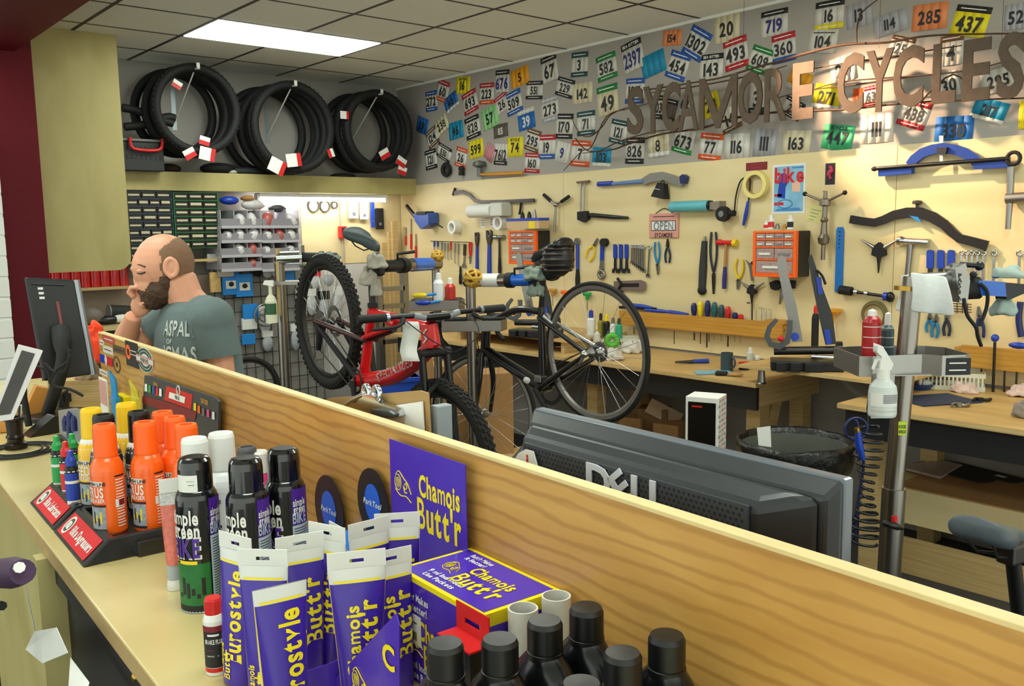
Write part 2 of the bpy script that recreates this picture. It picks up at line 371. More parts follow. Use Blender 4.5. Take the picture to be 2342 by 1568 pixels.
# ---- degreaser tray
TR_Z = .03
M_TRAY = mat('black_tray_plastic', '191a1c', .3, coat=.3)
tk = Kit('display_tray', 'black plastic display tray with red front labels holding spray cans', 'tray', CT, at=(-.79, ZT+.0005))
x0, x1 = -.27, .255; yf = .024
def tray_seg(xa, xb):
    m = MB(); h = .042
    poly = [(xa, yf, 0), (xb, yf, 0), (xb, .30, 0), (xa, .30, 0), (xa+.008, yf+.05, h), (xb-.008, yf+.05, h), (xb-.008, .295, h), (xa+.008, .295, h),
            (xa+.02, yf+.062, h), (xb-.02, yf+.062, h), (xb-.02, .285, h), (xa+.02, .285, h), (xa+.02, yf+.062, TR_Z), (xb-.02, yf+.062, TR_Z), (xb-.02, .285, TR_Z), (xa+.02, .285, TR_Z)]
    m.add(poly, [(3, 2, 1, 0), (0, 1, 5, 4), (1, 2, 6, 5), (2, 3, 7, 6), (3, 0, 4, 7), (4, 5, 9, 8), (5, 6, 10, 9), (6, 7, 11, 10), (7, 4, 8, 11), (8, 9, 13, 12), (9, 10, 14, 13), (10, 11, 15, 14), (11, 8, 12, 15), (12, 13, 14, 15)])
    return m
M_LRED = mat('red_label', 'd8202a', .35, var=.12, vs=50); 
for i, (xa, xb, t) in enumerate(((x0, -.017, 'Bike Lubricants'), (-.013, x1, 'Bike Degreasers'))):
    o = tk.part('tray_section', tray_seg(xa, xb), M_TRAY, bevel=.003)
    m = MB(); th = math.atan2(.05, .042)
    m.M = TR((xa+xb)/2, yf+.025-.0012, .021+.0006) @ RX(-th)
    wd = (xb-xa)/2-.022; m.box((-wd, -.0004, -.024), (wd, .0004, .024), 0)
    for k in range(3): m.ann((-wd+.03, 0), .004+.006*k, .0085+.006*k, -.0008-.0001*k, 1 if k != 1 else 2, 18)
    m.text('FL', .016, (-wd+.03, 0), -.0012, 1); m.text(t, .02, (.028, 0), -.0012, 1, fit=2*wd-.075)
    m.build('front_label', [M_LRED, PAPER, mat('dark_green_print', '1d5a45', .5)], o)
for sx in (.18,): tk.part('side_clip', MB().box((x1-.006, .12, .0), (x1+.012, .18, .03)), M_TRAY, bevel=.002)
# ---- spray cans of the tray
R1, H1 = .0315, .215
def fl_prof(r, h): return [(0, 0), (r*.95, 0, 0), (r, .004, 0), (r, h*.55, 0), (r*.985, h*.585, 0), (r*.93, h*.63, 0), (r*.80, h*.675, 0), (r*.68, h*.70, 0), (r*.66, h*.71)]
def fl_cap(r, h): return [(r*.70, h*.705), (r*.71, h*.72), (r*.68, h*.97), (r*.62, h), (r*.40, h), (r*.38, h*.97), (0, h*.97)]
LINK = mat('grey_print', '7b7f86', .5)
def deco_fl(title, sub, col, bar, pic, textcol):
    def f(d):
        d_ = R1
        wtext(d, title, .02, d_, -66, H1*.40, 1, fit=.055); wtext(d, sub, .008, d_, -58, H1*.325, 1, fit=.05)
        arc(d, d_, -75, -20, H1*.455, H1*.50, 1); wtext(d, 'FINISH LINE', .007, d_, -48, H1*.478, 2, fit=.045)
        arc(d, d_, -80, -12, H1*.265, H1*.285, 2, e=.0006)
        arc(d, d_, -80, -14, H1*.06, H1*.262, 3); arc(d, d_, -80, -14, H1*.035, H1*.058, 2)
        for k in range(5): arc(d, d_, -70+k*9, -64+k*9, H1*(.09+.02*(k % 3)), H1*(.16+.03*((k*2) % 3)), 2 if k % 2 else 4, e=.0008)
        arc(d, d_, 22, 62, H1*.53, H1*.545, 2)
        for k in range(17):
            if k in (7, 8, 9): continue
            arc(d, d_, 24, 60-3*(k % 3), H1*(.50-.027*k), H1*(.50-.027*k)+.0022, 1, e=.0007)
        arc(d, d_, 20, 58, H1*.25, H1*.325, 1); arc(d, d_, 32, 56, H1*.262, H1*.318, 5, e=.0009)
    return f
MPRT = mat('photo_print', '8f9aa5', .5, var=.5, vs=120); MDKR = mat('dark_red_print', '7c1424', .5)
def fl_can(px, py, frombase, col, capc, title, sub, label, neck=None, off=0., prnt=None):
    if frombase: P = base_at(px, py, R1, ZT+TR_Z)
    else: P = onz(px, py, ZT+TR_Z+H1)
    P.z = ZT+TR_Z+.0006
    r = bottle('spray_can', label, 'spray can', P, fl_prof(R1, H1), [col, PAPER, INK, MPRT, YEL, MDKR], fl_cap(R1, H1), off, deco_fl(title, sub, col, INK, MPRT, PAPER), capmat=capc, group='degreaser cans in the tray')
    if neck: MB().lathe([(R1*.96, H1*.61), (R1*.80, H1*.68), (R1*.70, H1*.705)], 20).build('neck_ring', neck, r)
    return r
M_OC = mat('orange_can', 'f5640f', .32, var=.03, coat=.3); M_YC = mat('yellow_can', 'f2bd10', .32, coat=.3); M_KC = mat('black_can', '2a2c30', .3, coat=.3)
M_WC = mat('white_can', 'e9ecee', .3, coat=.3); M_YCAP = mat('yellow_cap', 'f7c708', .4)
fl_can(256, 1224, True, M_OC, ORG, 'CITRUS', 'DEGREASER', 'nearest orange spray can at the front corner of the tray')
fl_can(347, 1216, True, M_OC, ORG, 'CITRUS', 'DEGREASER', 'orange spray can right of the nearest one, in front of other orange cans')
fl_can(236, 948, False, M_KC, BLACK, 'ULTIMATE', 'DEGREASER', 'black and grey spray can beside the front yellow can', PAPER)
fl_can(207, 934, False, M_YC, M_YCAP, 'SPEED', 'DEGREASER', 'yellow spray can with yellow cap in the front row of the tray', PAPER)
fl_can(316, 940, False, M_KC, BLACK, 'ULTIMATE', 'DEGREASER', 'black spray can between the two front orange cans', PAPER)
fl_can(288, 922, False, M_YC, M_YCAP, 'SPEED', 'DEGREASER', 'second yellow spray can further back in the tray', PAPER)
fl_can(371, 941, False, M_OC, ORG, 'CITRUS', 'DEGREASER', 'farthest of the three orange cans at the back of the tray')
fl_can(398, 953, False, M_OC, ORG, 'CITRUS', 'DEGREASER', 'middle of the three orange cans at the back of the tray')
fl_can(425, 970, False, M_OC, ORG, 'CITRUS', 'DEGREASER', 'rear orange can nearest to the white capped cans')
R1_, H1_ = R1, H1
R1, H1 = .0335, .225
fl_can(444, 1002, False, M_WC, WHITE, ' ', ' ', 'white spray can with white cap behind the foremost black can')
fl_can(505, 990, False, M_WC, WHITE, ' ', ' ', 'white spray can standing closest to the divider')
R1, H1 = R1_, H1_
# ---- little lubricant bottles
def lube(px, pt, col, name, label, h=.125):
    P = onz(px, pt, ZT+TR_Z+h); P.z = ZT+TR_Z+.0006; r = .0145
    def dec(d):
        arc(d, r, -75, 75, h*.12, h*.60, 1); arc(d, r, -75, 75, h*.42, h*.47, 2, e=.0007); arc(d, r, -60, 60, h*.05, h*.12, 2, e=.0007)
        wtext(d, name, .009, r, 0, h*.33, 2, up=False, fit=.02)
        for k in range(4): arc(d, r, -70+37*k, -50+37*k, h*.62, h*.64, 2)
    bottle('lube_bottle', label, 'bottle', P, [(0, 0), (r, 0, 0), (r, h*.66, 0), (r*.8, h*.71, 0), (r*.55, h*.73)], [BLACK, col, PAPER], [(r*.78, h*.72), (r*.78, h*.82), (r*.5, h*.88), (r*.42, h*.98), (0, h)], 0, dec, 16, 'small lubricant bottles in the tray', col)
lube(128, 995, GRN, ' ', 'small green capped lubricant bottle at the tray end')
lube(148, 1008, RED, ' ', 'small red capped lubricant bottle in the tray')
lube(160, 1028, BLUE, ' ', 'small blue capped lubricant bottle nearest the yellow can')
lube(163, 990, GRN, ' ', 'second green capped lubricant bottle, half hidden by the yellow can')
# ---- three big black cans
M_SG = mat('glossy_black_can', '0b0c10', .18, coat=.6); M_PUR = mat('purple_print', '4b2190', .4); M_SGG = mat('green_print', '156b2f', .45, var=.3, vs=60); M_PBL = mat('pale_blue_label', 'b7c6d4', .5); M_SGB = mat('black_gloss_cap', '0a0a0c', .15, coat=.7)
def sgreen(px, pb, pt, label, off=0., sticker=False):
    r = .034; h = .253
    P = base_at(px, pb, r) if pb else onz(px, pt, ZT+h); P.z = ZT+.0006
    def dec(d):
        arc(d, r, -88, 25, h*.05, h*.33, 3)
        for k in range(6): arc(d, r, -70+k*14, -60+k*14, h*(.10+.02*(k % 2)), h*(.13+.035*((k*3) % 4)), 6, e=.0008)
        arc(d, r, -80, 22, .002, h*.05, 6, e=.0007); arc(d, r, -120, 120, 0.0005, .003, 5, e=.0007)
        wtext(d, 'simple', .024, r, -44, h*.635, 1, fit=.055, e=.0016); wtext(d, 'green', .024, r, -40, h*.55, 1, fit=.052, e=.0016)
        wtext(d, 'BIKE', .036, r, -40, h*.435, 1, fit=.055, cond=.9, e=.0012); wtext(d, 'BIKE', .031, r, -40, h*.435, 2, fit=.05, cond=.9, e=.0019)
        arc(d, r, -62, -8, h*.325, h*.348, 4, e=.0007)
        arc(d, r, 30, 95, h*.04, h*.50, 5); arc(d, r, 30, 95, h*.50, h*.745, 2)
        wtext(d, 'simple', .013, r, 54, h*.655, 1, fit=.025); wtext(d, 'green', .013, r, 54, h*.61, 1, fit=.025); wtext(d, 'BIKE', .018, r, 54, h*.55, 5, fit=.028)
        for k in range(24): arc(d, r, 35, 84-8*(k % 4 == 3), h*(.475-.0175*k), h*(.475-.0175*k)+.0013, 6, e=.0008)
    prof = [(0, 0), (r*.97, 0, 0), (r, .004, 0), (r, h*.70, 0), (r*.985, h*.735, 0), (r*.93, h*.765, 0), (r*.84, h*.785, 0), (r*.76, h*.795)]
    q = bottle('spray_can', label, 'spray can', P, prof, [M_SG, PAPER, M_PUR, M_SGG, YEL, M_PBL, INK], [(r*.80, h*.785), (r*.80, h*.93), (r*.76, h*.975), (r*.66, h*.995), (r*.5, h), (0, h)], off, dec, 28, 'large black cleaner cans', M_SGB)
    if sticker:
        d = MB(); arc(d, r*.80, -70, 5, h*.79, h*.90, 0, e=.0009); arc(d, r*.80, -30, -5, h*.86, h*.863, 1, e=.0013); arc(d, r*.80, -25, -5, h*.835, h*.84, 1, e=.0013); d.build('price_sticker', [PAPER, LINK], q)
sgreen(466, 1402, 1045, 'foremost tall black cleaner can with a white price sticker on its cap', 0, True)
sgreen(560, None, 1046, 'middle tall black cleaner can of the three', -6)
sgreen(647, None, 1024, 'tall black cleaner can standing nearest the divider', -14)
# ---- bottles half hidden behind them
P = onz(564, 1022, ZT+.20); P.z = ZT+.0006
bottle('cleaner_bottle', 'grey capped bottle peeking out between black cans', 'bottle', P, [(0, 0), (.03, 0, 0), (.031, .12, 0), (.022, .16, 0), (.016, .17)], [GREYP], [(.0185, .165), (.0185, .195), (.016, .20), (.012, .20), (.012, .197), (0, .197)], capmat=mat('dark_grey_cap', '55585c', .5))
P = onz(592, 1031, ZT+.19); P.z = ZT+.0006
bottle('cleaner_bottle', 'pink bottle with a white cap behind the black cans', 'bottle', P, [(0, 0), (.024, 0, 0), (.024, .11, 0), (.018, .145, 0), (.015, .15)], [mat('pink_plastic', 'e2408a', .4)], [(.018, .148), (.018, .186), (.015, .19), (0, .19)], capmat=WHITE)
# ---- clear squeeze tube standing on its cap
P = base_at(402, 1352, .014); P.z = ZT+.0006
r = empty('squeeze_tube', TR(P) @ RZ(face_rz(P)), 'clear squeeze tube with red print standing on its white cap', 'tube')
MB().lathe([(0, 0), (.0135, 0), (.0135, .008), (.012, .018)], 18).build('cap', WHITE, r)
MB().lathe([(.012, .018), (.0118, .045)], 18).build('label_band', mat('silver_label', 'a9b0b5', .35), r)
t = MB()
vs = []; n = 18
for j in range(9):
    f = j/8; z = .045+.105*f; rx = .0125+.004*f; ry = .0125*(1-f)+.0012*f
    vs += [(rx*math.cos(2*PI*i/n), ry*math.sin(2*PI*i/n), z) for i in range(n)]
t.add(vs, [(j*n+i, j*n+(i+1) % n, (j+1)*n+(i+1) % n, (j+1)*n+i) for j in range(8) for i in range(n)], 0, True)
t.build('tube_body', mat('salmon_clear_plastic', 'd9705f', .2, var=.45, vs=90), r)
MB().box((-.0165, -.0012, .15), (.0165, .0012, .172)).build('crimp', mat('checker_crimp', 'd5d6d8', .4, var=.6, vs=300), r)
m = MB().box((-.016, -.002, .172), (.016, .0, .196)); m.build('hang_tab', PAPER, r)
# ---- small white bottle with a red cap
P = base_at(497, 1546, .0145); P.z = ZT+.0006
def dec(d):
    h = .108; r = .0145
    arc(d, r, -85, 85, .012, .072, 2); arc(d, r, -85, 85, .064, .072, 3, e=.0008); arc(d, r, -85, 85, .005, .011, 1); arc(d, r, -40, 20, .058, .061, 0, e=.001); wtext(d, 'BRAKE FLUID', .0065, r, -5, .05, 0, fit=.028); arc(d, r, -50, 0, .036, .038, 3); arc(d, r, -50, 20, .028, .03, 0)
bottle('brake_fluid_bottle', 'small white brake fluid bottle with a red cap', 'bottle', P, [(0, 0), (.0145, 0, 0), (.0148, .078, 0), (.0125, .086, 0), (.010, .088)], [WHITE, RED, INK, MDKR], [(.0118, .086), (.012, .106), (.0105, .109), (0, .109)], 0, dec, 20, None, RED)
# ---- chamois cream tubes in their display box
M_CP = mat('cream_purple', '3a1d9e', .33, coat=.2); M_CY = mat('cream_yellow', 'f3dc12', .4); M_LIL = mat('lilac_print', '9a8fe0', .4); M_CW = mat('tube_white', 'dcdeda', .35)
def cream(px, pt, rzo, label, l1, l2, big=False, h=.205, wd=.033, flap=True, tilt=0.):
    P = onz(px, pt, ZT+h); P.z = ZT+.004
    r = empty('cream_tube', TR(P) @ RZ(face_rz(P, rzo)) @ RX(tilt), label, 'tube', 'chamois cream tubes in the display box')
    hb = h-(.022 if flap else 0); nz = 10; n = 28; vs = []; fs = []; mi = []
    def rxy(z): f = z/hb; return .024+(wd-.024)*f, .021*(1-f**1.6)+.0015
    for j in range(nz+1):
        rx, ry = rxy(hb*j/nz)
        for i in range(n):
            a = 2*PI*i/n; e = .75; c, s_ = math.cos(a), math.sin(a)
            vs.append((rx*math.copysign(abs(c)**e, c), ry*math.copysign(abs(s_)**e, s_), hb*j/nz))
    m = MB()
    for j in range(nz):
        for i in range(n):
            mid = math.degrees(2*PI*(i+.5)/n); front = 195 < mid < 345; edge = 182 < mid < 358
            k = 0
            if j < 9 and front: k = 1
            if (j < 9 and edge and not front) or (j == 8 and edge and False): k = 2
            fs.append((j*n+i, j*n+(i+1) % n, (j+1)*n+(i+1) % n, (j+1)*n+i)); mi.append(k)
    m.v = [Vector(v) for v in vs]; m.f = [list(f) for f in fs]; m.m = mi; m.sm = [True]*len(fs)
    def surf(x, z):
        rx, ry = rxy(min(hb, max(0, z))); q = min(.999, abs(x)/rx); return -ry*(1-q**2.6)**.42-.0009
    def put(t, hh, x, z, k, fit=None, rot=PI/2, al='C'):
        tm = MB().text(t, hh, (x, z), 0, 0, 1, al, rot, fit); m.add([(p.x, surf(p.x, p.z), p.z) for p in tm.v], tm.f, k)
    zl = hb*.905
    for k in range(8):
        x = -wd*.8+wd*1.6*k/8; x2 = x+wd*.2; m.add([(x, surf(x, zl), zl), (x2, surf(x2, zl), zl), (x2, surf(x2, zl+.003), zl+.003), (x, surf(x, zl+.003), zl+.003)], [(0, 1, 2, 3)], 2)
    if big:
        put(l1, .026, .006, hb*.52, 2, .125); put('Chamois', .010, -.016, hb*.2, 2, .04); put("Butt'r", .013, -.004, hb*.16, 2, .04)
    else:
        put(l1, .017, -.009, hb*.50, 2, .10); put(l2, .024, .010, hb*.54, 2, .11)
    b = m.build('tube_body', [M_CW, M_CP, M_CY, M_LIL], r)
    if flap:
        f = MB(); w2 = wd*1.0; s = .009
        for a, c in (((-w2, hb-.001), (-s, h)), ((s, hb-.001), (w2, h)), ((-s, hb-.001), (s, hb+.007)), ((-s, hb+.012), (s, h))): f.box((a[0], -.0006, a[1]), (c[0], .0006, c[1]))
        f.build('hang_flap', PAPER, r)
    return r
cream(843, 1195, 30, 'cream tube at the back beside the round blue card, flap turned away', 'Chamois', "Butt'r", h=.20)
cream(908, 1178, 0, 'rear cream tube whose white flap stands in front of the purple header', 'Chamois', "Butt'r", h=.20)
cream(893, 1262, 22, 'cream tube wedged against the big purple carton', 'Chamois', "Butt'r", h=.19, wd=.03)
cream(747, 1205, -42, 'cream tube turned sideways behind the middle one', 'Chamois', "Butt'r", h=.205)
cream(685, 1228, 12, 'cream tube with a raised flap left of the middle tube', 'Chamois', "Butt'r", h=.20)
cream(537, 1228, -52, 'leftmost cream tube, turned edge on', 'Eurostyle', "Butt'r", True, h=.205)
cream(600, 1262, -22, 'second cream tube from the left', 'Eurostyle', "Butt'r", True, h=.205)
cream(815, 1266, 4, 'middle cream tube facing forward with big yellow lettering', 'Chamois', "Butt'r", h=.205, wd=.037)
cream(640, 1345, 16, 'foremost cream tube without a raised flap', 'Eurostyle', '', True, h=.19, flap=False)
M_BOXP = mat('purple_card', '4624b4', .35, coat=.25); M_BOXY = mat('yellow_card', 'f2dc08', .4)
def logo(m, c, s, y, mi, sgn=1):              # yellow helmet-and-swirl line drawing
    C = lambda a, b: (c[0]+a*s, y, c[1]+b*s)
    m.torus((c[0], y, c[1]), .28*s, .022*s, 'y', 20, 4, mi, sq=1.35)
    for k in range(4): x = -.16+.1*k; m.tube([C(x, -.28+.06*abs(k-1.5)), C(x+.04, 0), C(x, .28-.06*abs(k-1.5))], .018*s, 4, mi)
    m.tube(smooth_path([C(-.2, .35), C(.1, .55), C(.5, .3), C(.9, .05), C(1.15, -.35)], 4), .025*s, 4, mi)
    m.tube(smooth_path([C(-.25, -.35), C(.2, -.6), C(.7, -.55), C(1.15, -.75)], 4), .025*s, 4, mi)
    m.tube(smooth_path([C(.55, -.05), C(.72, .08), C(.8, -.12), C(.62, -.22), C(.5, -.1), C(.62, -.38), C(.8, -.35)], 3), .03*s, 4, mi)
# display box: sides, sloping front and header card
dk = Kit('cream_display_box', 'purple cardboard display box with a tall header card behind cream tubes', 'box', CT, at=(CT.q(985, 1250, .38)[0], ZT+.0005))
hx0, hz0 = dk.q(898, 1200, .385); hx1, hz1 = dk.q(1068, 1200, .385); ztop = dk.q(900, 1008, .385)[1]-.0; ztr = dk.q(1068, 1060, .385)[1]
hz = dk.q(900, 1190, .385)[1]
m = MB().box((hx0, .384, 0), (hx1, .3855, (ztop+ztr)/2), 0)
cxm = (hx0+hx1)/2; zt_ = (ztop+ztr)/2; zmid = (zt_+hz)/2
wq = hx1-hx0; m.text('Chamois', .034, (cxm+wq*.17, zt_-.056), .3835, 1, fit=wq*.52); m.text("Butt'r", .05, (cxm+wq*.16, zt_-.1), .3835, 1, fit=wq*.56)
logo(m, (hx0+.024, zt_-.066), .034, .3836, 1)
m.text('PI', .01, (hx0+.018, zt_-.15), .3835, 2)
dk.part('header_card', m, [M_BOXP, M_BOXY, PAPER])
dk.part('side_panel', MB().add([(hx1, .384, 0), (hx1, .384, .135), (hx1, .17, .055), (hx1, .12, .055), (hx1, .12, 0), (hx1+.0015, .384, 0), (hx1+.0015, .384, .135), (hx1+.0015, .17, .055), (hx1+.0015, .12, .055), (hx1+.0015, .12, 0)], [(0, 1, 2, 3, 4), (9, 8, 7, 6, 5), (0, 5, 6, 1), (1, 6, 7, 2), (2, 7, 8, 3)]), [M_BOXP])
FP = [(740, 1580), (905, 1402), (913, 1430), (913, 1640), (740, 1640)]; yq = .17; m = MB().prism(dk.poly(FP, yq), yq, yq+.0015, 0); m.text('C', .03, dk.q(890, 1500, yq), yq-.0012, 1); logo(m, dk.q(815, 1552, yq), .03, yq-.001, 1); dk.part('front_wall', m, [M_BOXP, M_BOXY])
# ---- round cards on blue boxes
M_PTB = mat('card_blue', '1263d8', .4); M_CARDK = mat('card_black', '111217', .4)
def ptcard(px, py, w_px, label, bx, y=.392):
    k = Kit('patch_kit_box', label, 'box', CT, at=(CT.q(px, py, y)[0], ZT+.0005)); z = k.q(px, py, y)[1]; rr = abs(k.q(px+w_px/2, py, y)[0])
    k.part('round_card', MB().prism([(rr*math.cos(2*PI*i/28), z+rr*1.12*math.sin(2*PI*i/28)) for i in range(28)], y, y+.0015), M_CARDK)
    m = MB().prism([(rr*.5*math.cos(2*PI*i/24), z+rr*.62*math.sin(2*PI*i/24)) for i in range(24)], y-.0008, y-.0004, 0); m.text('ParkTool', .010, (0, z), y-.0014, 1, fit=rr*1.55, lean=.25); k.part('round_logo', m, [M_PTB, PAPER])
    m = MB(); a = bx; h = z-rr*.55
    m.box((-.055, y-.07, 0), (.05, y-.004, h*.78), 0); m.box((-.0555, y-.0705, h*.45), (.0505, y-.0035, h*.58), 1)
    m.box((-.055, y-.071, h*.76), (.05, y-.0695, h*.79), 2); k.part('counter_box', m, [mat('box_blue', '1673cf', .4), INK, PAPER])
    m = MB().box((-.012, y-.076, h*.55), (.042, y-.074, h+.012), 0)
    for i in range(7): m.box((-.008, y-.0765, h*.62+i*.006), (.03-.006*(i % 3), y-.0762, h*.62+i*.006+.0015), 1)
    k.part('instruction_card', m, [PAPER, LINK])
ptcard(752, 1166, 66, 'blue patch kit box with a round black card, nearer the black cans', 0)
ptcard(852, 1150, 72, 'blue patch kit box with a round black card beside the purple header', 0)
# ---- big carton
b0 = CT.I @ Vector((-1.14, -2.697, ZT))
bk = Kit('cream_carton', 'purple carton with yellow edges and lettering against the divider', 'carton', CT, at=(b0.x+.1, ZT+.0006)); W2, D0, D1, H = .1, b0.y, b0.y+.124, .15
m = MB().box((-W2, D0, 0), (W2, D1, H), 1); e = .007
m.box((-W2+e, D0-.0006, .002), (W2-e, D0+.001, H-e), 0); m.box((-W2-.0006, D0+e, .002), (-W2+.001, D1-e, H-e), 0); m.box((-W2+e, D0+e, H-.001), (W2-e, D1-e, H+.0006), 0); m.box((W2-.001, D0+e, .002), (W2+.0006, D1-e, H-e-.01), 0)
bk.part('carton', m, [M_BOXP, M_BOXY])
m = MB(); y = D0-.0012
m.text("Butt'r Makes", .0105, (-.052, H-.026), y, 1, fit=.062); m.text('It Better!', .0105, (-.05, H-.041), y, 1, fit=.05)
m.text('Chamois', .026, (-.002, H-.068), y, 0, fit=.09); m.text("Butt'r", .034, (.008, H-.102), y, 0, fit=.085); logo(m, (-.07, H-.085), .028, y, 0); m.text('9 ml Individual', .010, (-.035, .028), y, 1, fit=.08); m.text('Use Packets', .010, (-.035, .014), y, 1, fit=.07)
bk.part('front_lettering', m, [M_BOXY, PAPER])
m = MB(); m.M = TR(0, D0, H+.0012) @ RX(-PI/2)
dd = D1-D0
m.text("Butt'r Makes", .009, (-.045, dd-.018), 0, 1, fit=.05); m.text('It Better!', .009, (-.045, dd-.03), 0, 1, fit=.045)
m.text('Chamois', .022, (.02, dd*.62), 0, 0, fit=.09); m.text("Butt'r", .03, (.025, dd*.38), 0, 0, fit=.095); logo(m, (-.062, dd*.5), .024, 0, 0)
m.text('9 ml Individual', .009, (-.025, .032), 0, 1, fit=.08); m.text('Use Packets', .009, (-.025, .019), 0, 1, fit=.07)
bk.part('top_lettering', m, [M_BOXY, PAPER])
m = MB().box((-W2+.004, D0-.0016, H*.38), (-W2+.06, D0-.001, H*.66), 0)
for i in range(12): m.box((-W2+.012+i*.0032, D0-.002, H*.42), (-W2+.0135+i*.0032, D0-.0015, H*.5), 1)
m.box((-W2+.01, D0-.002, H*.58), (-W2+.05, D0-.0015, H*.59), 1); bk.part('price_sticker', m, [PAPER, INK])
# ---- red and black hanging box
P = CT.I @ onz(1080, 1440, ZT+.125); rk = Kit('tool_box_pack', 'small black and red retail box with a hang tab before the carton', 'box', CT, at=(P.x+.012, ZT+.0006)); y = D0-.036
m = MB().box((-.034, y, 0), (.034, y+.03, .122), 1); m.box((-.0345, y-.0005, .121), (.0345, y+.0305, .1235), 0)
m.text('ANT', .014, (.004, .07), y-.0012, 2, fit=.05); m.text('TO', .014, (.004, .05), y-.0012, 2, fit=.045); m.box((-.01, y-.001, .088), (.02, y-.0004, .093), 2)
rk.part('box_body', m, [RED, M_CARDK, PAPER])
m = MB(); a, b = -.034, .034; zb = .123; zt = .158
for p, q in (((a, zb), (-.016, zt)), ((.016, zb), (b, zt)), ((-.016, zb), (.016, zb+.012)), ((-.016, zb+.019), (.016, zt))): m.box((p[0], y+.028, p[1]), (q[0], y+.0295, q[1]))
rk.part('hang_tab', m, RED)
# ---- white tubes and black jugs at the lower edge
for px, pt, lb in ((1196, 1390, 'open white cardboard tube, the lower of the pair by the carton'), (1272, 1362, 'open white cardboard tube, the upper of the pair by the carton')):
    P = onz(px, pt, ZT+.155); P.z = ZT+.0006; m = MB().lathe([(.0185, 0), (.0185, .155), (.0165, .155), (.0165, .004), (0, .004)], 28)
    o = m.build('cardboard_tube', mat('white_tube', 'd9d8d2', .5), None, TR(P)); tag(o, lb, 'tube', 'white tubes by the carton')
M_JUG = mat('black_jug_plastic', '0d0e11', .22, var=.02); M_JCAP = mat('black_jug_cap', '0b0b0d', .4)
JUG = [(1018, 1470, 'black jug at the lower left of the jugs, before the carton'), (1143, 1460, 'black jug with a wet looking cap beside the red box'), (1246, 1418, 'black jug in front of the lower white tube'), (1341, 1388, 'black jug standing highest, nearest the divider'), (1424, 1492, 'black jug cut by the lower edge of the picture'), (1525, 1452, 'rightmost black jug in the row'), (1330, 1562, 'black jug lowest in the middle, only its cap near the picture edge')]
jr = None
for i, (px, pt, lb) in enumerate(JUG):
    P = onz(px, pt, ZT+.205); P.z = ZT+.0006; r = .021
    M_ = TR(P) @ RZ(CT.rz)
    if jr is None:
        jr = empty('sealant_jug', M_, lb, 'jug', 'black jugs at the front of the counter'); m = MB(); vs = []; n = 24
        for rx, ry, z in ((.046, .024, 0), (.05, .0268, .004), (.05, .0268, .115), (.048, .026, .132), (.039, .024, .15), (.027, .02, .163), (.0185, .0178, .170), (.0175, .0175, .176)):
            vs += [(rx*math.cos(2*PI*k/n), ry*math.sin(2*PI*k/n), z) for k in range(n)]
        m.add(vs, [(j*n+k, j*n+(k+1) % n, (j+1)*n+(k+1) % n, (j+1)*n+k) for j in range(7) for k in range(n)]+[list(range(n))[::-1]], 0, True)
        m.build('jug_body', M_JUG, jr)
        m = MB().lathe([(.0195, .165), (.0195, .172), (.0185, .1725), (.0188, .174), (.0188, .200), (.0165, .205), (0, .2055)], 26)
        m.build('cap', M_JCAP, jr, bevel=.0006)
    else: dup(jr, M_, lb)
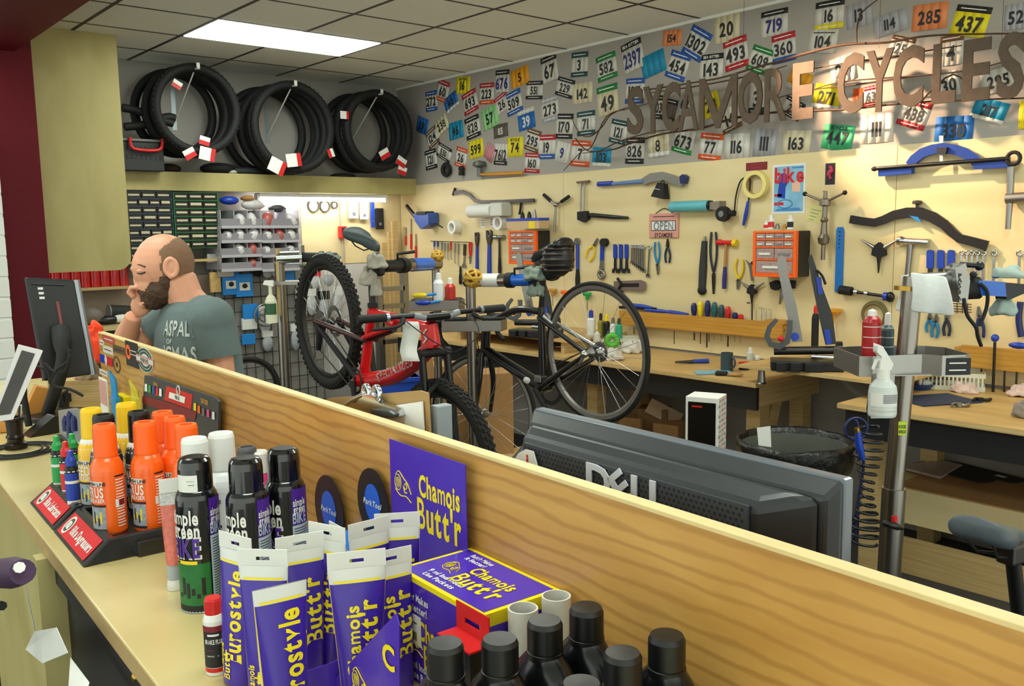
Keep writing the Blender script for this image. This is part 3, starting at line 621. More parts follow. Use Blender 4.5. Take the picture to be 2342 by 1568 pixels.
# ================================================================== race bibs on the grey wall above the plywood
BC = dict(W='d3d1c9', K='1d1d20', B='2455a8', R='b5242e', O='d2521f', Y='e8d81c', C='d9cfae', G='1f7d3c', T='1d4a4e', A='0f8ab4', L='8fd08a', M='e8a012', N='6b4a2a', S='e58a55', P='a8aab0', E='3fae78', U='1565b0', V='23246e', D='5a5248', H='c9848a')
def bm(k): return mat('bib_'+k, BC[k], .6, var=.05, vs=30)
CN = dict(W='white', K='black', B='blue', R='red', O='orange', Y='yellow', C='cream', G='green', T='dark teal', A='cyan', L='pale green', M='amber', N='brown', S='salmon', P='grey', E='mint green', U='strong blue', V='navy', D='dark', H='pink')
def bib(px, py, w, h, rot, t, base='W', top='', bot='', ink='K', hint='', small=''):
    x, z = GREY.q(px, py); dx = GREY.q(px+1, py)[0]-x; dz = z-GREY.q(px, py+1)[1]; W, H = abs(w*dx)*.96, abs(h*dz)*.96
    lab = f"{CN[base]} race bib"
    if t: lab += f" reading {t}"
    if top and bot: lab += f" with {CN[top]} top and {CN[bot]} bottom band" if top != bot else f" with {CN[top]} bands"
    elif top: lab += f" with {CN[top]} top band"
    elif bot: lab += f" with {CN[bot]} bottom band"
    if hint: lab += ' '+hint
    else: lab += ', '+('far end, ' if px < 1100 else 'left of the sign, ' if px < 1425 else 'by SYCAMORE, ' if px < 1890 else 'by CYCLES, ')+('close below the ceiling' if z > 2.82 else 'upper row' if z > 2.6 else 'middle row' if z > 2.4 else 'just above the plywood')
    if len(lab.split()) > 16: lab = lab.split(', ')[0]
    mats = [bm(base), bm(ink), bm(top or 'K'), bm(bot or 'K'), PAPER]; m = MB(); lift = .003+.004*random.random()
    N_ = 4; c = W*.012
    for i in range(N_):                                    # slightly curled paper
        a = -W/2+W*i/N_; b = a+W/N_; ya = -lift*(1-abs(2*a/W)**2)-.0015; yb = -lift*(1-abs(2*b/W)**2)-.0015
        bands = [(-H/2, -H*.3 if bot else -H/2, 3), (-H*.3 if bot else -H/2, H*.28 if top else H/2, 0), (H*.28 if top else H/2, H/2, 2)]
        for z0, z1, k in bands:
            if z1-z0 > 1e-6: m.add([(a, ya, z0), (b, yb, z0), (b, yb, z1), (a, ya, z1)], [(0, 1, 2, 3)], k, True)
    yt = -lift-.003
    if t: m.text(t, H*(.42 if top and bot else .5 if top or bot else .5), (0, (-.02 if bot or not top else -.1)*H), yt, 1, cond=.8, fit=W*.86)
    if top: m.text('SEA OTTER' if t in ('143', '2397') else '~', H*.1, (0, H*.39), yt, 4, fit=W*.8)
    if bot: m.text('~', H*.09, (0, -H*.4), yt, 4, fit=W*.7)
    if small: m.text(small, H*.14, (0, H*.36), yt, 1, fit=W*.85)
    o = m.build('race_bib', mats, None, GREY.M @ TR(x, 0, z) @ RY(-math.radians(rot))); tag(o, lab, 'race bib', 'race bibs on the grey wall'); o.modifiers.new('s', 'SOLIDIFY').thickness = .0006
def c1(x, y, w, h, *a, **k): bib(940+x/4.356, 50+y/4.356, w/4.356, h/4.356, *a, **k)
def c2(x, y, w, h, *a, **k): bib(1400+x/3.92, y/3.92, w/3.92, h/3.92, *a, **k)
def c3(x, y, w, h, *a, **k): bib(1850+x/3.92, y/3.92, w/3.92, h/3.92, *a, **k)
c1(205, 790, 120, 210, 0, '272', 'W', 'B', 'B'); c1(318, 690, 120, 220, -20, '60', 'W', 'R', 'O'); c1(520, 630, 145, 175, -6, '16', 'Y', small='ICYCLE'); c1(400, 800, 140, 160, 22, '40', 'U', '', 'W')
c1(590, 800, 150, 230, 14, '693', 'W', 'R', 'R'); c1(755, 715, 150, 220, -4, '223', 'W', 'R', 'O'); c1(905, 810, 140, 180, 20, '26', 'W', 'R', hint='beside bib 509'); c1(910, 590, 145, 230, -4, '676', 'W', 'K', '', 'V'); c1(1085, 548, 185, 190, 8, '5', 'M')
c1(1025, 805, 165, 240, 12, '509', 'W', 'B', 'B'); c1(1230, 680, 175, 190, -6, '551', 'W', 'K', 'K'); c1(1380, 465, 165, 270, 8, '67', 'W', 'K'); c1(1680, 425, 175, 255, -4, '3', 'W', 'T', 'T', hint='below the ceiling'); c1(1950, 450, 205, 270, 8, '582', 'W', 'G', 'G')
c1(1535, 655, 185, 195, -18, '229', 'W', 'K', 'K'); c1(1710, 710, 205, 210, 0, '142', 'C'); c1(1960, 780, 215, 310, 5, '49', 'C', 'G'); c1(115, 1030, 115, 165, -20, '29', 'U'); c1(215, 1150, 120, 190, 24, '124', 'W', 'N', 'N'); c1(305, 1030, 135, 165, 26, '238', 'C')
c1(450, 1080, 150, 180, 6, '46', 'A', hint='at the far end'); c1(615, 1050, 150, 230, 10, '828', 'W', 'K', 'K'); c1(790, 955, 165, 220, 14, '57', 'L'); c1(895, 1085, 150, 140, 4, '85', 'D', ink='W'); c1(1150, 970, 175, 215, 7, '39', 'U', 'W', '', 'W'); c1(1385, 870, 180, 260, 6, '273', 'W', 'P', 'P')
c1(1530, 1040, 175, 260, -6, '170', 'W', 'K', 'K'); c1(1745, 1010, 190, 250, 0, '71', 'W', 'T', 'T'); c1(2070, 1095, 180, 245, -14, '121', 'W', 'T', 'T', hint='beside the branch tips'); c1(200, 1370, 120, 205, 6, '121', 'W', 'K', 'K', hint='at the far lower corner'); c1(330, 1300, 150, 150, -24, '550', 'W', 'K', 'K')
c1(500, 1350, 115, 205, -16, '26', 'W', 'O', 'O', hint='above the black knob'); c1(650, 1265, 150, 190, 5, '599', 'Y'); c1(785, 1300, 105, 170, -34, '', 'H', hint='torn and blank, far lower row'); c1(895, 1320, 140, 220, -6, '7612', 'W', '', 'K'); c1(1040, 1245, 165, 205, -2, '74', 'Y', small='ICYCLE'); c1(1215, 1180, 150, 230, -18, '295', 'W', 'N', 'N')
c1(1355, 1245, 180, 250, -3, '19', 'W', 'R', 'B'); c1(1210, 1405, 160, 205, -6, '160', 'W', 'R', 'R'); c1(1510, 1300, 145, 215, -14, '9', 'W', ink='V', hint='with navy print'); c1(1690, 1310, 200, 270, -7, '7', 'W', 'O', 'O'); c1(1900, 1345, 195, 200, -6, '103', 'A', '', 'W')
c2(185, 500, 190, 280, 12, '2397', 'W', 'K', '', 'V'); c2(370, 575, 220, 210, 12, '', 'A', hint='crumpled and glossy'); c2(540, 340, 175, 145, -6, '154', 'S'); c2(760, 390, 215, 280, -32, '1302', 'W', 'B', 'B'); c2(590, 590, 195, 255, -22, '454', 'W', 'B', 'B'); c2(205, 815, 175, 235, -5, '107', 'W', 'B', 'B')
c2(1030, 255, 235, 260, 0, '20', 'C'); c2(890, 600, 220, 240, -3, '143', 'W', 'K'); c2(1110, 480, 220, 290, 8, '493', 'W', 'R', 'R'); c2(1330, 540, 220, 240, -24, '609', 'W', 'G', 'G'); c2(1455, 205, 250, 240, 0, '719', 'W', 'K', '', 'V'); c2(1540, 430, 220, 270, 4, '360', 'W', 'R', 'B')
c2(410, 960, 100, 220, -8, '1103', 'W', 'K', 'K', hint='behind the sign letters'); c2(520, 990, 120, 210, -16, '', 'D', 'K', 'K', hint='behind the first letters'); c2(655, 930, 110, 170, -6, '62', 'P'); c2(890, 940, 160, 220, 16, '23', 'Y'); c2(1060, 1070, 190, 220, 18, '14', 'W', '', 'N'); c2(1300, 880, 150, 290, -4, '3', 'W', '', 'K', hint='behind the round letter'); c2(1620, 970, 200, 170, -30, '20', 'W', 'K', 'K', hint='under the sign letters')
c2(205, 1350, 175, 245, -4, '826', 'W', 'K', 'K'); c2(415, 1300, 200, 220, 3, '8', 'C', '', 'W'); c2(640, 1265, 195, 225, -16, '673', 'W', '', 'G'); c2(885, 1315, 215, 250, -9, '77', 'W', 'O', 'O'); c2(1120, 1310, 235, 235, -3, '116', 'W'); c2(1370, 1280, 210, 255, -6, '111', 'P'); c2(1655, 1280, 260, 230, -5, '163', 'C'); c2(1690, 700, 220, 240, -26, '', 'M', 'W', 'W', hint='behind the letter E')
c3(185, 135, 270, 265, -2, '16', 'W', 'K', 'Y'); c3(450, 130, 235, 230, 4, '13', 'P'); c3(130, 370, 260, 215, -9, '104', 'W', small='~'); c3(730, 210, 320, 200, 8, '114', 'P', hint='in crumpled clear film'); c3(1085, 150, 330, 245, -3, '285', 'S'); c3(1450, 190, 340, 280, -16, '437', 'Y', 'K'); c3(1860, 150, 220, 240, 0, '52', 'P')
c3(160, 870, 260, 230, -14, '271', 'Y', '', 'W'); c3(310, 620, 240, 250, 10, '20', 'W', hint='right of the letter C'); c3(450, 870, 120, 160, -5, '', 'O', hint='small, behind the sign'); c3(560, 860, 150, 190, 4, '63', 'W', 'R', 'R'); c3(945, 1020, 280, 260, -20, '438', 'W', 'R', 'R'); c3(260, 1230, 290, 235, -10, '447', 'E', small='ICYCLE'); c3(610, 1150, 310, 270, 0, '111', 'W')
c3(1300, 1165, 360, 255, -3, '330', 'U'); c3(1620, 990, 330, 200, -20, '217', 'A', '', 'W'); c3(1260, 760, 180, 240, 12, '30', 'W'); c3(1700, 720, 330, 220, 8, '295', 'W'); c3(1280, 450, 220, 280, 0, '4', 'W', 'N'); c3(830, 420, 230, 190, -20, '25', 'W', 'N'); c3(1925, 1030, 90, 260, 0, '', 'Y', hint='cut by the picture edge')
# ================================================================== hanging sign made of letters on branches
M_LET = mat('weathered_letter', '57493c', .85, var=.3, vs=30); M_BR = mat('branch_bark', '4a3220', .8, var=.35, vs=60)
sk = Kit('hanging_letter_sign', 'rustic sign of weathered brown letters strung on branches over the bibs', 'sign', GREY, 1900, 200, y=-.16)
for ch, a, b, c, d in (('S', 1438, 1474, 199, 308), ('Y', 1474, 1519, 196, 306), ('C', 1517, 1558, 188, 302), ('A', 1555, 1600, 184, 298), ('M', 1600, 1686, 174, 293), ('O', 1691, 1747, 163, 284), ('R', 1752, 1803, 155, 278), ('E', 1816, 1864, 143, 273),
                       ('C', 1919, 1978, 122, 260), ('Y', 1983, 2046, 114, 256), ('C', 2046, 2115, 105, 246), ('L', 2136, 2190, 99, 236), ('E', 2205, 2268, 89, 230), ('S', 2284, 2346, 74, 226)):
    (xa, za), (xb, zb) = sk.q(a, (c+d)/2, 0), sk.q(b, (c+d)/2, 0); z1 = sk.q((a+b)/2, c)[1]; z0 = sk.q((a+b)/2, d)[1]
    vs, fs, wd = GL[ch]; lo = min(v[1] for v in vs); hi = max(v[1] for v in vs)
    P2 = [(xa+(xb-xa)*v[0]/wd, z0+(z1-z0)*(v[1]-lo)/(hi-lo)) for v in vs]
    m = MB().add([(p[0], -.006, p[1]) for p in P2], fs)
    if ch == 'M': W_ = xb-xa; m = MB().prism([(xa, z0), (xa, z1), (xa+.14*W_, z1), (xa+W_/2, z0+.3*(z1-z0)), (xb-.14*W_, z1), (xb, z1), (xb, z0), (xb-.13*W_, z0), (xb-.13*W_, z1-.3*(z1-z0)), (xa+W_/2+.05*W_, z0), (xa+W_/2-.05*W_, z0), (xa+.13*W_, z1-.3*(z1-z0)), (xa+.13*W_, z0)], -.006, .006)
    o = sk.part('letter_'+ch.lower(), m, M_LET, sol=0 if ch == 'M' else -.012)
for i, pts in enumerate(([(1289, 390), (1330, 346), (1353, 335), (1388, 266), (1440, 248), (1500, 232)], [(1307, 270), (1326, 305), (1349, 312), (1376, 291), (1399, 261), (1450, 240)],
    [(1316, 316), (1345, 345), (1400, 342), (1438, 329), (1515, 306), (1604, 293), (1680, 270), (1783, 256), (1926, 251), (2028, 240), (2130, 232), (2350, 224)],
    [(1330, 350), (1370, 345), (1420, 322), (1500, 300), (1560, 296)], [(1474, 206), (1578, 190), (1655, 176), (1732, 153), (1783, 140), (1833, 125), (1926, 103), (2028, 97), (2105, 84), (2181, 79), (2350, 76)],
    [(1490, 212), (1600, 196), (1720, 172), (1800, 150)], [(1830, 216), (1914, 189), (2028, 178), (2105, 173), (2220, 160), (2300, 140)], [(1856, 158), (1952, 141), (2028, 133), (2120, 116), (2200, 104)],
    [(1770, 226), (1850, 206), (1940, 196), (2050, 180), (2180, 165)], [(2012, -4), (1972, 28), (1960, 64), (1960, 98)], [(2120, 260), (2108, 232), (2180, 170), (2230, 220)])):
    P = smooth_path([sk.p(a, b, -.012+.03*(i % 3)) for a, b in pts], 4); n = len(P)
    sk.part('branch', MB().tube(P, [(.008 if i in (2, 4) else .005)*(1-.5*abs(2*j/n-1)) for j in range(n)], 6), M_BR)
for px in (1700, 2010, 2290):
    a = sk.p(px, 0, 0); b = sk.p(px, 110, 0); sk.part('hanging_wire', MB().cyl((b.x, 0, b.z), (b.x, 0, ZC-sk.z), .0012, n=5), DKST)
# ================================================================== tools on the plywood
class WT(Kit):                                # a tool hung between two pixels of the wall: local z runs from 0 down to -L
    def __init__(s, name, label, cat, a, b, group=None, y=-.012, single=False, fr=None):
        fr = fr or WALL; x0, z0 = fr.q(*a, y); x1, z1 = fr.q(*b, y); s.L = math.hypot(x1-x0, z1-z0)
        super().__init__(name, label, cat, fr, at=(x0, z0), y=y, group=group, single=True)
        s.M = s.M @ RY(-math.atan2(x1-x0, z0-z1)); s.single = single
        if not single: s.root = empty(name, s.M, label, cat, group)
G_T = 'hand tools on the plywood wall'
def rib(P, w):                                # outline of a bar of width w along 2D points
    P = [Vector(p) for p in P]; n = len(P); W = w if isinstance(w, (list, tuple)) else [w]*n; L_ = []; R_ = []
    for i in range(n):
        d = (P[min(n-1, i+1)]-P[max(0, i-1)]).normalized(); q = Vector((-d.y, d.x))*W[i]/2; L_.append(P[i]+q); R_.append(P[i]-q)
    return [tuple(p) for p in L_+R_[::-1]]
def disc(r, n=16, c=(0, 0)): return [(c[0]+r*math.cos(2*PI*i/n), c[1]+r*math.sin(2*PI*i/n)) for i in range(n)]
def peg(k, x=0., z=0.): k.part('hook', MB().cyl((x, .012, z), (x, -.03, z), .002, n=6), STEEL)
def wrench(label, a, b, hm=BLUE, jm=STEEL, w=.022, frac=.55, group=G_T, name='wrench', ring=True):
    k = WT(name, label, 'wrench', a, b, group); L = k.L
    k.part('handle', MB().prism([(-w*.42, -.01), (w*.42, -.01), (w*.5, -L*.1), (w*.5, -L*frac), (-w*.5, -L*frac), (-w*.5, -L*.1)], -.006, .006), hm, bevel=.003)
    m = MB().prism(rib([(0, -L*frac), (0, -L*.82), (0, -L*.86)], [w*.6, w*.75, w*1.2]), -.0035, .0035)
    if ring: m.torus((0, 0, -L+w*.8), w*.7, w*.32, 'y', 16, 6)
    else: m.prism([(-w*.9, -L*.86), (-w, -L), (-w*.4, -L), (-w*.35, -L*.92), (w*.35, -L*.92), (w*.4, -L), (w, -L), (w*.9, -L*.86)], -.0035, .0035)
    k.part('jaw', m, jm); peg(k, 0, -.008); return k
def combo(label, a, b, group='chrome spanners in a row'):
    k = WT('combination_spanner', label, 'spanner', a, b, group, single=True); L = k.L; w = min(.016, L*.09); m = MB()
    m.prism(rib([(0, -w), (0, -L+w)], w*.8), -.003, .003); m.torus((0, 0, -w*.6), w*.75, w*.35, 'y', 12, 5); m.prism([(-w, -L+w*1.4), (-w*1.1, -L), (-w*.5, -L-.002), (-w*.4, -L+w*.6), (w*.4, -L+w*.6), (w*.5, -L-.002), (w*1.1, -L), (w, -L+w*1.4)], -.003, .003)
    k.part('', m, CHROME)
def pliers(label, a, b, hm, jm=STEEL, sp=.03, up=False, group=G_T):
    k = WT('pliers', label, 'pliers', a, b, group); L = k.L; s_ = 1
    for sg in (-1, 1):
        P = smooth_path([(sg*.004, 0, -L*.36), (sg*sp*.6, 0, -L*.55), (sg*sp*.75, 0, -L*.75), (sg*sp*.5, 0, -L)], 4); k.part('handle', MB().tube(P, [.006]+[.0075]*(len(P)-2)+[.006], 7), hm)
        k.part('jaw', MB().prism([(0, -L*.36), (sg*.011, -L*.33), (sg*.012, -L*.22), (sg*.005, 0), (sg*.001, -.002), (sg*.001, -L*.2)], -.004, .004), jm)
    k.part('pivot', MB().cyl((0, .006, -L*.3), (0, -.007, -L*.3), .007, n=10), DKST); peg(k, 0, -L*.3); return k
def driver(fr, px, pt, pb, col, label, group, y=-.06):
    a = fr.q(px, pt, y); b = fr.q(px, pb, y); h = a[1]-b[1]; r = abs(fr.q(px+6, pt, y)[0]-a[0])*.95
    k = Kit('screwdriver', label, 'screwdriver', fr, at=b, y=y, group=group)
    k.part('handle', MB().lathe([(0, 0), (r*.6, 0), (r*.75, h*.15), (r, h*.45), (r*.95, h*.8), (r*.6, h*.97), (0, h)], 10), col); k.part('blade', MB().cyl((0, 0, .002), (0, 0, -.14), .0025, n=6), STEEL)
# --- left group, from the corner
o = Kit('grip_roll', 'black ring of rubber tape leaning on top of the plywood', 'roll', GREY, 1020, 388, y=-.03, single=True); o.part('', MB().torus((0, 0, 0), .046, .02, 'y', 24, 10), RUB)
k = Kit('rubber_weight', 'black two lobed knob on top of the plywood', 'knob', GREY, 1055, 390, y=-.03); k.part('lobe', MB().sph((0, 0, .02), (.034, .02, .022)), RUB); k.part('stem', MB().cyl((0, 0, .01), (0, 0, -.04), .022, .026, 10), RUB)
k = Kit('mallet', 'mallet with a yellow handle lying along the plywood top', 'mallet', GREY, 1097, 398, y=-.04); 
k.part('head', MB().lathe([(0, -.02), (.022, -.02), (.02, .05), (.06, .07), (.05, .1), (0, .115)], 14), mat('grey_metal_head', '6d6f6c', .5, .5)); k.part('handle', MB().tube([k.p(1097, 399), k.p(1150, 397), k.p(1197, 395)], [.011, .014, .013], 8), mat('yellow_wood', 'c98a1e', .5))
k = Kit('bent_bar_tool', 'dark bent bar tool lying level above the paper towel roll', 'tool', WALL, 1100, 461, y=-.02, group=G_T)
k.part('bar', MB().prism(rib([k.q(*p) for p in ((1038, 441), (1058, 438), (1074, 445), (1086, 458), (1100, 462), (1150, 461), (1222, 458))], .03), -.006, .006), DKST, bevel=.002); k.part('foot', MB().cyl(k.p(1041, 430), k.p(1036, 446), .012, n=8), DKST); k.part('clamp', MB().tube(k.path([(1192, 462), (1190, 480), (1188, 490)]), .01, 6), BLKM)
k = Kit('paper_towel_roll', 'white paper towel roll on a plastic holder', 'paper roll', WALL, 1100, 482, y=-.08); a, b = k.p(1076, 487), k.p(1128, 481)
k.part('roll', MB().cyl((a.x, 0, 0), (b.x, 0, 0), .055, n=20), PAPER); k.part('bracket', MB().box((b.x, -.04, -.05), (b.x+.15, .075, .06)), mat('milky_plastic', 'c9cbc0', .4), bevel=.01)
for px, py, lb in ((1048, 519, 'white tape roll hanging left, below the bent bar'), (1153, 509, 'white tape roll beside the blue lidded box')):
    k = Kit('tape_roll', lb, 'tape roll', WALL, px, py, y=-.001, group='white tape rolls'); k.part('tape', MB().lathe([(.036, 0), (.058, 0), (.058, .075), (.036, .075), (.036, 0)], 22, M=RX(PI/2)), WHITE); peg(k, 0, .036); 
for px, py, lb in ((1105, 509, 'small taped note below the paper towel roll, left one'), (1125, 507, 'small taped note below the paper towel roll, right one')):
    k = Kit('paper_note', lb, 'note', WALL, px, py, group='small notes', single=True); m = MB().box((-.03, -.002, -.045), (.03, -.0005, .04), 0)
    for i in range(3): m.box((-.018, -.003, -.025+.02*i), (.018, -.002, -.017+.02*i), 1)
    k.part('', m, [PAPER, LINK])
# --- orange organisers
def organiser(label, x0, y0, x1, y1, xs, rows, y=-.16):
    a = WALL.q(x0, y1, y); b = WALL.q(x1, y0, y); w = b[0]-a[0]; h = b[1]-a[1]
    k = Kit('small_parts_organiser', label, 'organiser', WALL, at=a, y=y); m = MB()
    k.part('body', MB().box((.002, .02, .002), (w-.002, -y-.002, h-.002)), mat('black_bin', '1c1b1c', .5), bevel=.004)
    t = w*.07; nr = len(rows); zz = h; m.box((0, 0, 0), (t, .03, h)); m.box((w-t, 0, 0), (w, .03, h)); m.box((t, 0, h-t*.7), (w-t, .03, h)); m.box((t, 0, 0), (w-t, .03, t*.7)); tot = sum(r[0] for r in rows); z = h-t*.7; H = h-1.4*t; mm = mat('clear_drawer', 'a9908c', .25, var=.5, vs=60); bars = []
    for f, n in rows:
        dz = H*f/tot; m.box((t, 0, z-dz), (w-t, .03, z-dz+t*.45))
        for i in range(n):
            xa = t+(w-2*t)*i/n; xb = t+(w-2*t)*(i+1)/n
            d = k.part('drawer', MB().box((xa+.002, .004, z-dz+t*.5), (xb-.002, .03, z-.002)), mm, bevel=.002)
            MB().box((xa+(xb-xa)*.2, -.002, z-dz*.55), (xb-(xb-xa)*.2, .004, z-dz*.38)).build('drawer_label', PAPER if (i+n) % 3 else LINK, d)
        z -= dz
    k.part('frame', m, ORG, bevel=.004); return k, w, h
organiser('orange framed parts organiser behind the black saddle, with a lidded box on it', 1163, 527, 1224, 603, 0, [(1, 4), (1, 4), (1.6, 2), (1.6, 2)])
organiser('larger orange framed parts organiser near the magazine poster', 1720, 527, 1821, 632, 0, [(1, 4), (1, 4), (1.7, 2), (1.9, 1)])
k = Kit('lidded_box', 'beige box with a blue lid on the far orange organiser', 'box', WALL, 1205, 523, y=-.13); w = k.q(1244, 520)[0]; xa = k.q(1170, 520)[0]; h = k.q(1200, 499)[1]
k.part('box', MB().box((xa, -.05, .001), (w, .05, h*.75)), mat('beige_card', 'c9ab82', .6)); k.part('lid', MB().box((xa-.003, -.053, h*.75), (w+.003, .053, h)), BLUE); k.part('yellow_patch', MB().box((w*.4, -.0515, .001), (w*.75, -.05, h*.7)), YEL)
for i, (dx, lb) in enumerate(((-.05, 'black cap standing on the blue lidded box, left'), (.03, 'black cap on the blue lidded box, middle'), (.09, 'metal cone on the blue lidded box'))):
    o = MB().lathe([(0, 0), (.02, 0), (.016, .03), (.006, .05+.02*(i == 2)), (0, .052+.02*(i == 2))], 10).build('stopper', [BLACK, BLACK, STEEL][i], None, k.M @ TR(dx, 0, h+.001)); tag(o, lb, 'cap')
for i, (px, pt, col, lb) in enumerate(((1754, 505, WHITE, 'white bottle at the left on the larger organiser'), (1764, 492, WHITE, 'taller white bottle with red print on the larger organiser'), (1808, 492, WHITE, 'white capped bottle with a dark label on the larger organiser'), (1778, 512, STEEL, 'little metal part lying on the larger organiser'), (1794, 514, GOLD, 'brass fitting on the larger organiser'))):
    a = WALL.q(px, 525, -.1); h = WALL.q(px, pt, -.1)[1]-a[1]; r = .02 if h > .05 else .014; k = Kit('small_bottle', lb, 'bottle', WALL, at=(a[0], a[1]+.004), y=-.1)
    k.part('body', MB().lathe([(0, 0), (r, 0), (r, h*.62), (r*.6, h*.72)], 14), col); k.part('cap', MB().lathe([(r*.62, h*.72), (r*.62, h*.98), (0, h)], 12), WHITE if i < 3 else col)
    if i < 3: m = MB(); arc(m, r, -80, 80, h*.12, h*.5, 0); k.part('label', m, [INK if i == 2 else RED])
# --- middle of the wall
k = WT('handlebar_cutter', 'steel rod tool with two black angled grips', 'tool', (1271, 468), (1268, 530), G_T, y=-.03); L = k.L
k.part('rod', MB().cyl((0, 0, .02), (0, 0, -L), .009, n=8), STEEL); k.part('hub', MB().sph((0, 0, 0), .02, 10), STEEL)
for s in (-1, 1): k.part('arm', MB().cyl((0, 0, 0), (s*.07, 0, .03), .008, n=8), STEEL); k.part('grip', MB().tube([(s*.06, 0, .026), (s*.14, 0, .07)], .014, 8), BLKM)
k = Kit('bar_clamp', 'twin rod clamp with a long black handle, left of the pink sign', 'clamp', WALL, 1333, 490, y=-.02)
for dx in (-4, 4): k.part('rod', MB().cyl(k.p(1331+dx, 486), k.p(1333+dx, 414), .006, n=7), STEEL)
k.part('top_plate', MB().prism(k.poly([(1319, 415), (1348, 412), (1346, 418), (1322, 420)]), -.01, .01), mat('brown_metal', '7a6555', .5, .6)); k.part('block', MB().prism(k.poly([(1324, 484), (1344, 482), (1348, 500), (1338, 508), (1324, 502)]), -.02, .012), BLKM, bevel=.003)
k.part('handle', MB().tube([k.p(1344, 493), k.p(1355, 492), k.p(1400, 496), k.p(1436, 498)], [.012, .018, .016, .01], 10), BLACK)
k = Kit('frame_cutter', 'long silver and blue lever tool hanging level under the bibs', 'tool', WALL, 1470, 415, y=-.025)
k.part('arm', MB().prism(rib([k.q(*p) for p in ((1472, 416), (1490, 406), (1515, 403), (1540, 410), (1562, 421))], [.05, .06, .06, .055, .04]), -.012, .012), ALU, bevel=.006); k.part('shaft', MB().tube([k.p(1395, 421), k.p(1474, 414)], [.012, .016], 8), mat('grey_blue_paint', '5f7fb5', .4)); k.part('grip', MB().tube([k.p(1368, 421), k.p(1400, 419)], .018, 8), BLUE); k.part('knob', MB().prism(k.poly([(1558, 403), (1566, 398), (1573, 404), (1570, 420), (1560, 420)]), -.02, .015), mat('navy_plastic', '1a2560', .4), bevel=.006)
k = WT('cow_bell', 'black cow bell hanging below the silver lever tool', 'bell', (1516, 414), (1510, 452), y=-.05); L = k.L
k.part('bell', MB().add([(-.03, -.02, -.015), (.03, -.02, -.015), (.03, .02, -.015), (-.03, .02, -.015), (-.055, -.035, -L), (.055, -.035, -L), (.055, .035, -L), (-.055, .035, -L)], [(0, 1, 2, 3), (0, 4, 5, 1), (1, 5, 6, 2), (2, 6, 7, 3), (3, 7, 4, 0)]), BLKM, bevel=.006, sol=.003); m = MB().text('~', .012, (-.008, -L*.5), -.037, 0); m.M = None; k.part('bell_print', m, [PAPER]); k.part('loop', MB().torus((0, 0, -.008), .012, .004, 'y', 12, 5), BLKM)
k = Kit('pump', 'sky blue cylinder pump in a wall bracket', 'pump', WALL, 1580, 471, y=-.05); a, b = k.p(1536, 473), k.p(1622, 470); k.part('barrel', MB().tube([a, b], .036, 16), mat('aqua_tube', '5fb0bd', .4)); k.part('cap', MB().tube([b, k.p(1627, 470)], .033, 14), BLACK); k.part('bracket', MB().prism(k.poly([(1622, 463), (1650, 459), (1649, 480), (1624, 479)]), -.02, .05), mat('taupe_plastic', '857a6d', .5), bevel=.003)
k = Kit('wheel_roller', 'black roller wheel on the wall right of the blue pump', 'roller', WALL, 1656, 489, y=-.05); k.part('wheel', MB().lathe([(.018, -.015), (.046, -.015), (.05, 0), (.046, .03), (.018, .03)], 18, M=RX(PI/2)), RUB); k.part('hub', MB().lathe([(0, .012), (.02, .012), (.02, .034), (0, .034)], 14, M=RX(PI/2)), CHROME); k.part('axle', MB().tube([k.p(1660, 489), k.p(1680, 487)], .02, 10), BLKM)
k = Kit('open_sign', 'small pink hanging sign that says OPEN', 'sign', WALL, 1519, 516, y=-.008); w = .095; a = k.q(1486, 516)[0]; b = k.q(1552, 516)[0]; z0 = k.q(1519, 543)[1]; z1 = k.q(1519, 488)[1]
M_PK = mat('pink_board', 'd6968a', .6); m = MB().box((a, -.006, z0), (b, .004, z1), 0); k.part('board', m, M_PK, bevel=.002)
m = MB().box((a*.84, -.0075, z0*.42), (b*.84, -.006, z1*.42), 2); m.box((a*.8, -.0085, z0*.36), (b*.8, -.0072, z1*.36), 1); m.text('OPEN', .06, (0, 0), -.0095, 3, fit=(b-a)*.68); k.part('open_print', m, [M_PK, PAPER, INK, LINK])
m = MB().text('~', .016, (0, z1*.75), -.0075, 0, fit=(b-a)*.8); k.part('top_print', m, [INK]); m = MB().text('SYCAMORE', .03, (0, z0*.78), -.0075, 0, fit=(b-a)*.62); k.part('bottom_print', m, [INK]); k.part('cord', MB().tube(smooth_path([(a*.6, 0, z1), (0, 0, z1+.035), (b*.6, 0, z1)], 5), .003, 5), DKST)
k = Kit('cable_tool', 'curved black cable with a blue handle near the tape', 'tool', WALL, 1700, 440, y=-.02, group=G_T); k.part('cable', MB().tube(smooth_path(k.path([(1680, 483), (1683, 450), (1692, 417), (1705, 406), (1716, 412), (1714, 440), (1712, 462)]), 5), .005, 6), BLKM); k.part('handle', MB().tube([k.p(1711, 460), k.p(1706, 490), k.p(1700, 515)], [.009, .013, .008], 8), BLUE)
k = Kit('masking_tape', 'big roll of pale yellow masking tape hanging beside the cable', 'tape roll', WALL, 1733, 422, y=-.002); k.part('tape', MB().lathe([(.06, 0), (.085, 0), (.085, .04), (.06, .04), (.06, 0)], 28, M=RX(PI/2)), mat('masking_tape', 'e6d785', .6)); k.part('core', MB().lathe([(.058, .001), (.06, .001), (.06, .039), (.058, .039), (.058, .001)], 28, M=RX(PI/2)), mat('card_core', 'b59a6a', .7)); peg(k, 0, .062)
